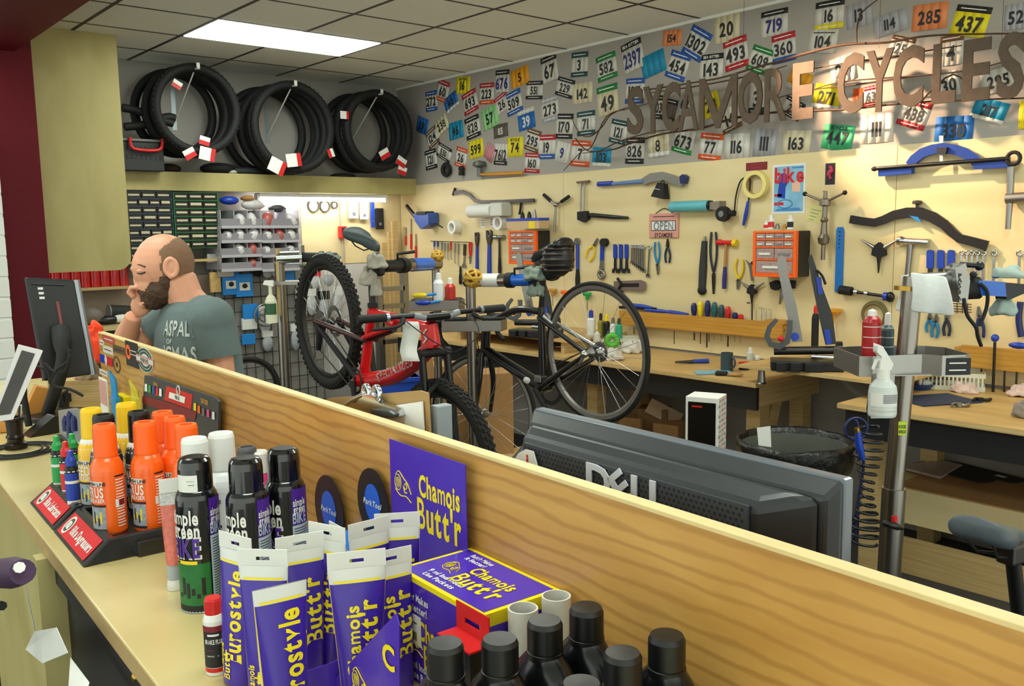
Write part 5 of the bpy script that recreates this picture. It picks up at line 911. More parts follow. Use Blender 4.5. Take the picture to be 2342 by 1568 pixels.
# ---- middle bench
e = stand_at(1662, 848, ZB, 'mug', 'dark grey-blue mug on the middle bench', 'mug', off=40); r = .036; M_MUG = mat('slate_mug', '3a4a52', .4)
MB().lathe([(0, .004), (r, 0), (r, .108), (r*.9, .108), (r*.88, .01), (0, .01)], 22).build('cup', M_MUG, e); MB().torus((0, -r-.008, .055), .028, .006, 'x', 14, 6, sq=1.15).build('handle', M_MUG, e)
P = onz(1625, 853, ZB); o = MB().add([(-.1, -.06, .001), (.12, -.05, .001), (.11, .06, .001), (-.08, .06, .001), (-.1, -.06, .006), (.12, -.05, .01), (.11, .06, .006), (-.08, .06, .008)], [(3, 2, 1, 0), (4, 5, 6, 7), (0, 1, 5, 4), (1, 2, 6, 5), (2, 3, 7, 6), (3, 0, 4, 7)]).build('blue_cloth', mat('pale_blue_cloth', '7fa9b8', .9, var=.1), None, TR(P+Vector((0, 0, .001))) @ RZ(-.6)); tag(o, 'pale blue folded shop cloth in front of the mug', 'cloth')
e = stand_at(1585, 832, ZB, 'caliper_tool', 'steel tool with a blue handle lying left of the mug', 'tool', off=10); MB().tube([(-.11, 0, .012), (0, .01, .012)], [.006, .012], 7).build('shaft', DKST, e); MB().tube([(0, .01, .014), (.1, .02, .014)], [.012, .014], 8).build('handle', BLUE, e)
e = stand_at(1672, 861, ZB, 'pliers', 'black pliers with a tan joint lying beside the mug', 'pliers', off=-15); MB().tube([(-.09, 0, .012), (-.03, .01, .014)], .012, 7).build('handle', BLKM, e); MB().tube([(-.09, .03, .012), (-.03, .02, .014)], .012, 7).build('handle', BLKM, e); MB().sph((.02, .01, .012), (.05, .02, .01), 8).build('jaw', mat('tan_metal', 'b08a55', .5), e)
e = stand_at(1701, 845, ZB, 'red_tin', 'small red tin behind the mug under the raised board', 'tin'); MB().lathe([(0, 0), (.03, 0), (.03, .025)], 14).build('base', BLACK, e); MB().lathe([(.031, .025), (.031, .045), (0, .046)], 14).build('lid', RED, e)
can(1716, 822, .955, 28, 16, mat('milky_plastic', 'c9cbc0', .4), WHITE, 'little clear glue bottle at the left end of the raised board', 'glue_bottle', 'bottle', neck=.6)
e = stand_at(1732, 822, .955, 'white_dome', 'white round cap on the raised board', 'cap'); MB().lathe([(0, 0), (.016, 0), (.016, .014), (.008, .022), (0, .023)], 14).build('dome', WHITE, e)
# basket and rags of the middle bench
def basket(px, py, z, label, w=.3, d=.18, h=.09, off=0.):
    e = stand_at(px, py, z, 'plastic_basket', label, 'basket', off=off); t = .004; M_B = mat('cream_basket', 'd4d2bf', .5)
    MB().box((-w/2, -d/2, 0), (w/2, d/2, t)).build('base', M_B, e)
    for zz in (.0, h-.022): m = MB(); m.box((-w/2, -d/2-t, zz), (w/2, -d/2, zz+.022)); m.box((-w/2, d/2, zz), (w/2, d/2+t, zz+.022)); m.box((-w/2-t, -d/2, zz), (-w/2, d/2, zz+.022)); m.box((w/2, -d/2, zz), (w/2+t, d/2, zz+.022)); m.build('rim' if zz else 'lower_band', M_B, e)
    n = 18; 
    for i in range(n):
        x = -w/2+w*(i+.5)/n; MB().box((x-.004, -d/2-t, .022), (x+.004, -d/2, h-.022)).build('slat', M_B, e)
    return e
basket(1408, 800, ZB, 'cream plastic basket on the middle bench behind the road wheel'); rag('rag', 'crumpled white rag right of the basket on the middle bench', onz(1450, 806, ZB), .09, M_RAG, 3, .09); rag('rag', 'crumpled white rag before the basket, seen through the road wheel', onz(1395, 822, ZB), .1, M_RAG, 5, .07)
e = stand_at(1400, 788, ZB+.05, 'green_ball', 'green and grey tape roll lying in the basket', 'tape roll'); MB().torus((0, 0, .03), .035, .02, 'y', 16, 8).build('tape', mat('lime_plastic', '58b53a', .4), e)
# bottles on the far raised board
for px, pt, w, b, c, lb in ((1352, 700, 20, WHITE, BLUE, 'white squeeze bottle with a blue cap behind the road wheel'), (1374, 705, 14, mat('olive_bottle', '8c8420', .4), DKST, 'slim olive spray bottle behind the road wheel'), (1387, 706, 16, BLACK, YEL, 'black bottle with yellow head behind the road wheel'), (1402, 712, 15, WHITE, STEEL, 'white can with silver top behind the road wheel'), (1416, 712, 15, mat('sea_green_plastic', '2aa07a', .4), mat('dark_green_cap', '154a38', .4), 'sea green bottle behind the road wheel')):
    can(px, 758, .95, 758-pt, w, b, c, lb, 'squeeze_bottle', 'bottle', 'bottles behind the road wheel', .66, x=2.75)
can(1366, 752, .95, 18, 16, mat('milky_plastic', 'c9cbc0', .4), WHITE, 'squat clear jar among the bottles behind the road wheel', 'jar', 'jar', None, .7, x=2.6)
# truing stand
tk = Kit('truing_stand', 'black truing stand with two tall leaning arms on the raised board', 'truing stand', Fr(onz(1840, 845, .956), -YAW-.25), 1840, 845, y=0.); tk_ = tk
tk.part('base', MB().box((tk.q(1762, 845)[0], -.06, 0), (tk.q(1928, 845)[0], .1, .05)), BLACK, bevel=.006); tk.part('axle_tube', MB().tube([tk.p(1770, 802, .02), tk.p(1918, 800, .02)], .022, 10), DKST); tk.part('dial', MB().tube([tk.p(1912, 800, .02), tk.p(1926, 800, .02)], .045, 16), BLACK)
tk.part('arm', MB().prism(tk.poly([(1776, 598), (1786, 582), (1797, 590), (1800, 620), (1822, 700), (1836, 780), (1812, 782), (1800, 720), (1784, 640)], .04), .03, .045), ALU, bevel=.002); tk.part('arm', MB().prism(tk.poly([(1849, 590), (1856, 580), (1866, 610), (1882, 660), (1904, 720), (1912, 786), (1888, 788), (1872, 720), (1856, 640)], .0), -.01, .012), mat('graphite_paint', '2c2f33', .4), bevel=.002)
tk.part('caliper', MB().prism(rib([tk.q(*p, -.04) for p in ((1777, 730), (1760, 748), (1754, 768), (1762, 786), (1782, 792), (1800, 780), (1806, 755), (1806, 732))], [.02, .026, .028, .03, .034, .03, .026, .03]), -.05, -.035), mat('caliper_grey', '5d6062', .4, .6), bevel=.002); tk.part('lever', MB().tube(smooth_path([tk.p(1868, 618, -.03), tk.p(1880, 630, -.03), tk.p(1888, 650, -.03)], 4), .007, 6), BLKM); tk.part('logo_plate', MB().prism(tk.poly([(1866, 632), (1878, 634), (1882, 672), (1872, 674)], -.012), -.0165, -.0125), BLUE); tk.part('logo_plate', MB().prism(tk.poly([(1884, 752), (1898, 754), (1902, 786), (1890, 788)], -.012), -.0165, -.0125), BLUE); tk.part('blue_disc', MB().cyl(tk.p(1818, 770, .028), tk.p(1818, 770, .024), .022, n=14), BLUE)
for a, b in ((1774, 1796), (1806, 1830), (1838, 1880)): tk.part('lower_frame', MB().box((tk.q(a, 830)[0], -.09, .0), (tk.q(b, 830)[0], -.06, .045)), BLKM, bevel=.004)
tk.part('red_knob', MB().sph(tk.p(1786, 774, -.055), .016, 10), RED); tk.part('chrome_rod', MB().tube([tk.p(1855, 815, -.07), tk.p(1912, 818, -.07)], .012, 8), CHROME)
P = onz(1196, 772, .952); dup(tk.root, TR(P.x+.1, P.y, .951) @ RZ(-YAW-.5), 'black truing stand with grey arms behind the road bike stand')
can(1862, 838, .956, 120, 16, BLKM, RED, 'black tube with a red end standing behind the truing stand', 'grease_tube', 'tube', neck=.8, x=2.8)
# ---- right bench
basket(2165, 885, ZB, 'cream plastic basket at the back of the right bench', w=.34); rag('rag', 'crumpled pale rag in front of the right basket', onz(2205, 897, ZB), .075, M_RAGP, 8, .05); rag('rag', 'crumpled pale rag at the right edge of the right bench', onz(2340, 905, ZB), .08, M_RAGP, 9, .06); rag('rag', 'dark stained rag at the right edge of the picture', onz(2338, 955, ZB), .05, mat('stained_rag', '8c7f78', .9, var=.4), 11, .07)
P = onz(2140, 915, ZB); o = MB().box((-.16, -.12, .001), (.16, .12, .006)).build('tool_mat', mat('black_blue_mat', '1c2c4a', .6, var=.5, vs=12), None, TR(P) @ RZ(-.5)); tag(o, 'black and blue mat lying on the right bench', 'mat')
e = stand_at(2098, 888, ZB, 'tool_tray', 'blue shallow bowl with a white cloth on the right bench', 'bowl'); MB().lathe([(0, .004), (.06, 0), (.085, .03), (.08, .03), (.055, .006), (0, .006)], 20).build('bowl', mat('navy_bowl', '1b3f86', .4), e); MB().sph((.02, 0, .03), (.05, .03, .02), 10).build('cloth', PAPER, e)
for px, py, lb, m in ((2196, 932, 'bent steel bracket on the right bench', STEEL), (2245, 920, 'black chain tool on the right bench', BLKM)):
    e = stand_at(px, py, ZB, 'bench_tool', lb, 'tool', off=30); MB().tube(smooth_path([(-.04, 0, .008), (-.01, .03, .012), (.02, .0, .01), (.06, .03, .008)], 4), .008, 6).build('body', m, e); MB().cyl((.0, .01, .002), (.0, .01, .02), .014, n=10).build('knob', m, e)
# under-bench shelf with cardboard and pads
xs, zs = 2.40, .43
k = empty('under_bench_shelf', TR(xs, -3., zs), 'low plywood shelf under the right bench covered with cardboard', 'shelf')
MB().box((0, -1.4, -.02), (.6, 1.42, 0)).build('shelf_board', M_PLYH, k); MB().box((-.02, -1.4, -.17), (0, 1.42, .0)).build('front_board', M_PLY, k); MB().box((-.015, -1.3, .0005), (.5, 1.3, .006)).build('cardboard_sheet', mat('cardboard', 'a97f4e', .8, var=.12, vs=8), k)
MB().box((.0, -1.4, -zs+.001), (.02, 1.42, -.25)).build('kick_board', M_PLYB, k)
for i, (px, lb) in enumerate(((2178, 'left dark rubber pad lying on the low cardboard shelf'), (2246, 'right dark rubber pad with a paper label on the low shelf'))):
    P = onz(px, 1080, zs+.007); q = TR(P.x+.0, P.y, zs+.0075) @ RZ(-PI/2-.25); o = empty('rubber_pad', q, lb, 'pad'); pts = [(.055*a+.04*math.cos(t), .17*b+.04*math.sin(t)) for a, b, t0 in ((1, 1, 0), (-1, 1, 1), (-1, -1, 2), (1, -1, 3)) for t in [(t0+j/3)*PI/2 for j in range(4)]]
    pts = [(x*.62, y*1.) for x, y in pts]; m = MB().prismz(pts, 0, .006); m.build('pad', mat('dark_pad', '2c2a28', .8), o, RZ(PI/2))
    if i: MB().box((.08, -.02, .0062), (.13, .01, .0068)).build('paper_label', PAPER, o)
P = onz(2120, 1075, zs+.01); o = MB().prismz([(-.12, -.1), (.14, -.06), (.02, .22), (-.1, .2)], 0, .012).build('bubble_wrap', mat('bubble_wrap', 'b8a69c', .5, bump=.6, vs=90), None, TR(P.x, P.y, zs+.0075) @ RZ(-1.9)); tag(o, 'sheet of bubble wrap on the low shelf beside the pads', 'wrap')
# low platform, boxes and carton below the middle bench
k = empty('low_platform', TR(2.0, -.35, .36), 'low plywood platform in front of the middle bench legs', 'platform'); MB().box((-.45, -.5, -.02), (.3, .75, 0)).build('board', M_PLYB, k)
for x in (-.4, .24):
    for y in (-.45, .69): MB().box((x, y, -.36), (x+.05, y+.05, -.02)).build('leg', M_PLYB, k)
def carton(P, s, rz, label, m, dark=None): o = MB().box((-s[0]/2, -s[1]/2, 0), (s[0]/2, s[1]/2, s[2])).build('cardboard_box', m, None, TR(P) @ RZ(rz), bevel=.003); tag(o, label, 'box', 'cardboard boxes under the benches')
M_CB = mat('cardboard', 'a97f4e', .8); M_CB2 = mat('dark_cardboard', '7a5a36', .8, var=.1)
for px, py, s, rz, lb in ((1450, 985, (.14, .16, .1), .3, 'small brown cardboard box left in the heap under the middle bench'), (1497, 985, (.16, .2, .16), .5, 'open brown cardboard box in the heap under the middle bench'), (1540, 995, (.22, .18, .09), .2, 'flat brown cardboard box before the black retail box')):
    P = onz(px, py, .36); carton(Vector((P.x, P.y, .361)), s, rz, lb, M_CB if s[2] < .15 else M_CB2)
P = onz(1530, 955, .46); o = MB().box((-.12, -.002, -.05), (.12, .002, .05)).build('box_flap', mat('pale_card', 'bfa68c', .8), None, TR(P.x-.05, P.y, .50) @ RZ(-.6) @ RY(.5)); tag(o, 'pale cardboard flap sticking out of the heap', 'cardboard')
# black retail carton with a patterned side
k = Kit('retail_box', 'tall white framed retail box with a black front and red print side', 'box', Fr(atd(1600, 1035, 3.95), -YAW-.5), 1600, 1035, y=0.); a = k.q(1567, 1035)[0]; b = k.q(1642, 1035)[0]; h = k.q(1600, 908)[1]; lo = .361-k.z; lo = max(lo, -.12)
k.part('box', MB().box((a, 0, lo), (b, .13, h)), PAPER, bevel=.002); k.part('front_panel', MB().box((a+.012, -.002, lo+.02), (b-.012, 0, h-.022)), mat('gloss_black', '08080a', .2)); k.part('red_mark', MB().box((a+.03, -.004, h-.045), (a+.075, -.002, h-.038)), RED)
m = MB(); m.M = TR(b+.001, 0, 0) @ RZ(PI/2)
for j in range(14):
    for i in range(3): m.text(('ROCK', 'SHOX')[(i+j) % 2], .011, (.022+i*.043-(.01 if j % 2 else 0), h-.015-j*.0225), -.0012, (i+j) % 2, fit=.034); m.box((.005+i*.043-(.01 if j % 2 else 0), -.0004, h-.0045-j*.0225), (.04+i*.043-(.01 if j % 2 else 0), 0, h-.0058-j*.0225), 1)
k.part('side_print', m, [RED, INK]); zlow = k.z+lo
o = MB().box((-.12, -.1, 0), (.12, .1, zlow-.001)).build('cardboard_box', M_CB2, None, TR((Fr(atd(1600, 1035, 3.95), -YAW-.12).M @ Vector((.02, .07, 0))).x, (Fr(atd(1600, 1035, 3.95), -YAW-.12).M @ Vector((.02, .07, 0))).y, .0005) @ RZ(-YAW)); tag(o, 'brown box carrying the tall black retail box', 'box')
# ---- rubbish bin
P = atd(1817, 1008, 4.1); k = empty('rubbish_bin', TR(P.x, P.y, 0), 'round grey rubbish bin lined with a black bag', 'bin'); zr = P.z; M_BIN = mat('worn_grey_bin', '5f625a', .5, var=.35, vs=6)
MB().lathe([(0, .002), (.205, 0), (.245, zr-.02), (.235, zr-.02), (.2, .01), (0, .012)], 36).build('barrel', M_BIN, k); M_BAG = mat('black_bag', '08080a', .38, bump=1., vs=22)
m = MB(); n = 40; prof = [(.215, -.5), (.238, -.06), (.243, .006), (.256, .012), (.262, -.012), (.262, -.05), (.256, -.09), (.25, -.12)]; vs = []
rnd = random.Random(4)
for r, z in prof: vs += [((r+rnd.uniform(-.003, .003))*math.cos(2*PI*i/n), (r+rnd.uniform(-.003, .003))*math.sin(2*PI*i/n), zr+z+(rnd.uniform(-.006, .006) if z > -.2 else 0)) for i in range(n)]
m.add(vs, [(j*n+i, j*n+(i+1) % n, (j+1)*n+(i+1) % n, (j+1)*n+i) for j in range(len(prof)-1) for i in range(n)], 0, True); m.lathe([(0, zr-.42), (.1, zr-.46), (.215, zr-.5)], n, mi=0); m.build('bin_bag', M_BAG, k)
k = Kit('paper_slip', 'white paper slip sticking out of the rubbish bin', 'paper', Fr(P+Vector((-.1, -.1, 0)), -YAW), 1748, 1000, y=0., single=True); k.part('', MB().prism(k.poly([(1731, 978), (1762, 974), (1764, 1022), (1735, 1018)]), -.001, .001), PAPER)
# ---- coiled air hose
k = Kit('air_hose', 'coiled blue and black air hose hanging behind the chrome stand', 'hose', Fr(atd(1985, 1100, 3.6), -YAW), 1985, 1100, y=0.); pts = []
a, b = k.q(1988, 975), k.q(1990, 1245); N_ = 260
for i in range(N_): f = i/(N_-1); t = f*15*2*PI; rr = .032+.016*math.sin(f*9); pts.append((a[0]+rr*math.cos(t)*1.2, .04*math.sin(t), a[1]+(b[1]-a[1])*f))
k.part('coil', MB().tube(pts, .0055, 6), mat('black_hose', '14161d', .3)); k.part('hose', MB().tube(smooth_path(k.path([(1957, 960), (1965, 985), (1975, 1060), (1962, 1150), (1955, 1240)], .02), 5), .006, 6), mat('navy_hose', '20285c', .35)); k.part('blue_gun', MB().tube(k.path([(1962, 985), (1965, 1020), (1974, 1050)], -.05), [.011, .016, .01], 8), BLUE); k.part('fitting', MB().cyl(k.p(1959, 978, -.05), k.p(1962, 990, -.05), .011, n=8), mat('brass', 'b9964a', .3, 1.)); k.part('loop', MB().torus(k.p(1958, 980, 0), .045, .005, 'y', 18, 6), mat('navy_hose', '20285c', .35)); k.part('top_hook', MB().tube(k.path([(1985, 975), (1984, 930), (1988, 900)], .0), .004, 5), DKST)
# ================================================================== chrome repair stand at the right
S3 = Fr(atd(2070, 900, 2.45), -YAW); k = Kit('repair_stand', 'chrome repair stand with a tool tray and blue clamp at the right', 'repair stand', S3, 2060, 1300, y=0.); D3 = S3
top = k.p(2086, 632); bot = k.p(2046, 1310); ax = (top.x+bot.x)/2; zf = -k.z
k.part('column', MB().tube([(ax-.02, 0, k.p(2050, 1120).z), (ax+.012, 0, top.z)], .0262, 20), mat('satin_chrome', '8f8a84', .28, 1.)); k.part('lower_column', MB().tube([(ax-.035, 0, zf+.02), (ax-.019, 0, k.p(2050, 1115).z)], .0315, 20), mat('satin_chrome', '8f8a84', .28, 1.)); k.part('quick_release', MB().tube(smooth_path([k.p(2020, 1195, -.035), k.p(2038, 1200, -.045), k.p(2064, 1208, -.03)], 4), [.006]+[.01]*6+[.006]*2, 8), BLACK); k.part('base_plate', MB().lathe([(0, 0), (.3, 0), (.3, .012), (0, .014)], 32, at=(ax-.035, 0, zf+.001)), DKST); k.part('red_tag', MB().cyl(k.p(2046, 1180, -.034), k.p(2046, 1192, -.034), .008, n=10), RED)
m = MB().box((-.011, -.0275, -.018), (.011, -.0265, .02)); m.text('ROCK', .009, (0, .006), -.0284, 1, fit=.02); m.text('SHOX', .009, (0, -.008), -.0284, 1, fit=.02); o = k.part('sticker', m, [mat('neon_sticker', 'c6e21a', .4), INK]); o.matrix_basis = TR(k.p(2054, 975))
k.part('collar', MB().tube([k.p(2075, 654), k.p(2074, 664)], .033, 16), mat('brass', 'b9964a', .3, 1.))
zt_ = k.p(2060, 830).z
def strap(pts, h, name): k.part(name, MB().add([(x, y, z) for z in (-h/2, h/2) for x, y in pts], [(i, i+1, len(pts)+i+1, len(pts)+i) for i in range(len(pts)-1)]), ALU, sol=.004).matrix_basis = TR(ax, 0, zt_)
xl, xr = k.q(1952, 830)[0]-ax, k.q(2203, 830)[0]-ax
strap([(-.02, -.03), (xl+.03, -.05), (xl, -.045), (xl, .14), (-.03, .16)], .055, 'tray_rim'); strap([(-.02, -.032), (.03, -.03), (.07, -.06), (xr-.02, -.05), (xr, -.035), (xr, .1), (xr-.04, .14), (0, .16), (-.03, .16)], .055, 'tray_rim')
k.part('tray_floor', MB().prismz([(xl, -.045), (xr, -.045), (xr, .1), (xr-.04, .14), (-.03, .16), (xl, .14)], -.028, -.025), ALU).matrix_basis = TR(ax, 0, zt_); k.part('tray_bracket', MB().box((xl+.03, -.056, -.14), (xl+.09, -.05, -.02)), ALU).matrix_basis = TR(ax, 0, zt_)
m = MB().box((xr-.075, -.0595, -.025), (xr-.01, -.0585, .02), 0); m.text('~', .012, (xr-.045, .007), -.0605, 1, fit=.05); m.text('~', .012, (xr-.045, -.012), -.0605, 1, fit=.05); k.part('tray_sticker', m, [INK, PAPER]).matrix_basis = TR(ax, 0, zt_) 
# arm and clamp
k.part('arm', MB().tube([k.p(2086, 645), k.p(2185, 640, .02)], .024, 14), CHROME); k.part('clamp_block', MB().prism(k.poly([(2172, 612), (2196, 600), (2206, 640), (2200, 692), (2182, 690)]), -.03, .03), ALU, bevel=.005); k.part('clamp_post', MB().tube([k.p(2188, 628, 0), k.p(2189, 603, 0)], .018, 12), STEEL); k.part('lever', MB().tube([k.p(2196, 604), k.p(2236, 607)], .007, 8), BLACK); k.part('lever_knob', MB().sph(k.p(2240, 608), .013, 10), BLACK); k.part('second_knob', MB().sph(k.p(2226, 628, -.02), .01, 8), BLKM)
k.part('black_jaw', MB().tube([k.p(2198, 660), k.p(2238, 658)], .03, 14), BLKM); k.part('blue_jaw', MB().prism(k.poly([(2225, 640), (2285, 643), (2288, 676), (2232, 674)]), -.03, .03), mat('clamp_blue', '1462c8', .3, coat=.4), bevel=.008); k.part('jaw_end', MB().prism(k.poly([(2284, 645), (2330, 648), (2332, 668), (2290, 686)]), -.028, .028), BLACK, bevel=.008)
m = MB()
for i in range(6): m.text('PARK'[i % 4], .012, (0, -.012*i), 0, 0)
o = k.part('clamp_lettering', m, [INK]); o.matrix_basis = TR(k.p(2196, 630, -.0315))
k.part('cable', MB().tube(smooth_path([k.p(2204, 682, -.03), k.p(2212, 720, -.03), k.p(2232, 748, -.03), k.p(2236, 768, -.02), k.p(2244, 790, 0)], 5), .005, 7), BLKM); k.part('cable', MB().tube(smooth_path([k.p(2242, 648, -.036), k.p(2258, 668, -.04), k.p(2256, 705, -.03), k.p(2240, 745, -.03)], 5), .005, 7), BLKM)
# rags on the arm
def cloth(name, label, fr, top, bot, y, m, drop=True, cat='cloth'):
    kk = Kit(name, label, cat, fr, *top[0], y=y, single=True); n = 9; rows = 8; vs = []
    for j in range(rows):
        f = j/(rows-1)
        for i in range(n):
            u = i/(n-1); P = [top[0][d]*(1-u)+top[1][d]*u for d in (0, 1)]; Q = [bot[0][d]*(1-u)+bot[1][d]*u for d in (0, 1)]; px, py = (P[d]*(1-f)+Q[d]*f for d in (0, 1))
            v = kk.p(px, py); v.y = .012*math.sin(u*9+f*2)*f-.012*math.sin(f*PI); vs.append(v)
    mb = MB().add(vs, [(j*n+i, j*n+i+1, (j+1)*n+i+1, (j+1)*n+i) for j in range(rows-1) for i in range(n-1)], 0, True); kk.part('', mb, m, sub=1, sol=.003); return kk
M_WR = mat('white_shop_towel', 'd6dada', .9, var=.06, vs=60, bump=.2)
cloth('white_rag', 'white shop towel hanging over the arm of the chrome stand', S3, ((2080, 622), (2164, 632)), ((2086, 712), (2178, 722)), -.035, M_WR); cloth('white_rag', 'white towel tail hanging behind the chrome column', S3, ((2060, 630), (2090, 626)), ((2051, 710), (2070, 714)), .04, M_WR)
P = S3.M @ Vector((k.x+k.p(2300, 630).x, -.01, k.z+k.p(2300, 636).z)); rag('rag', 'grey-green rag draped over the blue clamp', P, .05, mat('sage_rag', '9db0a8', .9, var=.15, vs=25), 21, .03); P = S3.M @ Vector((k.x+k.p(2305, 700).x, .02, k.z+k.p(2305, 725).z)); rag('rag', 'pale rag hanging under the blue clamp', P, .045, mat('sage_rag', '9db0a8', .9), 22, .06)
# spray bottle hooked on the tray, red can and bottle inside the tray
q = Kit('spray_bottle', 'white spray bottle hooked on the chrome stand tray', 'spray bottle', S3, 2017, 950, y=-.095); r = abs(q.q(2050, 900)[0]); h = q.q(2017, 865)[1]
q.part('bottle', MB().lathe([(0, 0), (r*.95, 0), (r, .006), (r, h*.62), (r*.93, h*.8), (r*.6, h*.95), (r*.4, h), (r*.38, h*1.06)], 28), mat('milky_bottle', 'cdd4d2', .3, coat=.2)); z0 = h*1.05; z1 = q.q(2000, 785)[1]
q.part('collar', MB().lathe([(r*.46, z0-.006), (r*.46, z0+.022), (0, z0+.022)], 18), WHITE); q.part('trigger_head', MB().prism([(-r*.42, z0+.02), (r*.42, z0+.02), (r*.55, z0+.035), (-.01, z1-.006), (-r*.65, z1), (-r*.66, z1-.022), (-r*.35, z0+.055)], -.014, .014), WHITE, bevel=.006); q.part('lever', MB().tube([(-r*.5, 0, z0+.045), (-r*.8, 0, z0+.02)], [.006, .004], 7), WHITE)
m = MB(); arc(m, r, -75, 55, h*.30, h*.66, 0); [arc(m, r, -20, 50, h*(.6-.03*i), h*(.6-.03*i)+.002, 1, e=.0009) for i in range(8)]; [arc(m, r, -70+i*11, -63+i*11, h*.16, h*.19, 2) for i in range(10)]; q.part('label', m, [PAPER, LINK, mat('tan_print', 'cdb79a', .6)])
def onS3(px, py, ptop, wpx, y, body, cap, name, label, neck):
    q = Kit(name, label, 'spray can' if 'can' in name else 'bottle', S3, px, 835, y=y); q.z = k.z+zt_-.024; q.root.matrix_basis = S3.M @ TR(q.x, y, q.z); h = S3.q(px, ptop, y)[1]-q.z; r = abs(S3.q(px+wpx/2, 800, y)[0]-q.x)
    q.part('body', MB().lathe([(0, 0), (r, 0), (r, h*neck*.93), (r*.85, h*neck), (r*.45, h*(neck+.05))], 22), body); q.part('cap', MB().lathe([(r*.5, h*(neck+.02)), (r*.45, h*.97), (0, h)], 14), WHITE); m = MB(); [arc(m, r, -80, 80, h*(.2+.17*i), h*(.2+.17*i)+.002, 0) for i in range(4)]; q.part('print', m, [PAPER])
onS3(1991, 820, 706, 44, .05, mat('crimson_can', 'a81a22', .35), WHITE, 'spray_can', 'red spray can standing in the chrome stand tray', .84); onS3(2027, 820, 713, 32, .09, mat('slate_bottle', '3f555c', .4), WHITE, 'cleaner_bottle', 'slate grey bottle behind the red can in the tray', .72)
# ================================================================== monitor behind the divider
yM = .505; MF = Fr(CT.M @ Vector((0, yM, 0)), CT.rz); k = Kit('computer_monitor', 'large black monitor seen from behind with a silver logo', 'monitor', MF, 1540, 1100, y=0.); M_MON = mat('charcoal_monitor', '1f2328', .4, coat=.1); a = k.q(1185, 935)[0]; b = k.q(1895, 1115)[0]; zt = (k.q(1185, 935)[1]+k.q(1895, 1115)[1])/2; zb = zt-.36
c = .028; d = .07
k.part('bezel', MB().box((a, .03, zb), (b, .05, zt)), mat('monitor_edge', '5a626c', .3, coat=.3), bevel=.004)
def shell(x0, x1, z0, z1, y0, X0, X1, Z0, Z1, y1): return MB().add([(x0, y0, z0), (x1, y0, z0), (x1, y0, z1), (x0, y0, z1), (X0, y1, Z0), (X1, y1, Z0), (X1, y1, Z1), (X0, y1, Z1)], [(0, 4, 7, 3), (1, 2, 6, 5), (3, 7, 6, 2), (0, 1, 5, 4), (4, 5, 6, 7), (3, 2, 1, 0)])
k.part('rear_shell', shell(a, b, zb, zt, .03, a+.012, b-.012, zb+.012, zt-.02, .012), M_MON, bevel=.004); k.part('rear_hump', shell(a+.012, b-.012, zb+.012, zt-.014, .012, a+.03, b-.075, zb+.05, zt-.034, -.02), M_MON, bevel=.012, seg=3)
x0, x1, z0, z1 = a+.04, b-.085, zt-.20, zt-.038; k.part('vent_panel', MB().prism([(x0, z0), (x1-.02, z0), (x1, z0+.03), (x1, z1), (x0, z1)], -.0235, -.02), mat('vent_grey', '3a3f46', .45), bevel=.002)
m = MB(); s = .0078; j = 0; z = z1-.006
while z > z0+.004:
    x = x0+.006+(s/2 if j % 2 else 0)
    while x < x1-.006: m.add([(x-.0023, -.0238, z), (x, -.0238, z-.0023), (x+.0023, -.0238, z), (x, -.0238, z+.0023)], [(0, 1, 2, 3)]); x += s
    z -= s*.87; j += 1
o = k.part('vent_holes', m, INK); o['kind'] = 'stuff'
xl_, zl_ = k.q(1420, 1113, -.026); m = MB().text('D', .042, (-.042, 0), 0, 0, cond=1.15); m.text('E', .042, (0, .0), 0, 0, cond=1.1, rot=.7); m.text('L', .042, (.034, 0), 0, 0, cond=1.1); m.text('L', .042, (.066, 0), 0, 0, cond=1.1); o = k.part('logo', m, [mat('silver_logo', 'c8ccd4', .3)], sol=.002); o.matrix_basis = TR(xl_, -.0275, zl_)
m = MB().prism(k.poly([(1178, 1050), (1186, 1036), (1202, 1027), (1220, 1032), (1232, 1075), (1180, 1075)], -.03), -.0305, -.029, 0); m.text('i', .02, k.q(1207, 1052, -.03), -.0312, 1); k.part('white_sticker', m, [PAPER, RED])
desk = .92; k.part('stand_neck', MB().box(((a+b)/2-.06, -.01, desk+.015-k.z), ((a+b)/2+.06, .02, zb+.1)), M_MON); k.part('stand_foot', MB().box(((a+b)/2-.13, -.07, desk+.001-k.z), ((a+b)/2+.13, .13, desk+.016-k.z)), M_MON, bevel=.006)
k = Kit('staff_desk', 'lower staff desk behind the divider under the monitor', 'desk', CT, at=(.4, desk), y=.425); k.part('desk_top', MB().box((-.95, 0, -.03), (.9, .4, 0)), M_BT); [k.part('desk_leg', MB().box((x, .3, -desk+.001), (x+.06, .36, -.03)), M_PLYB) for x in (-.9, .8)]
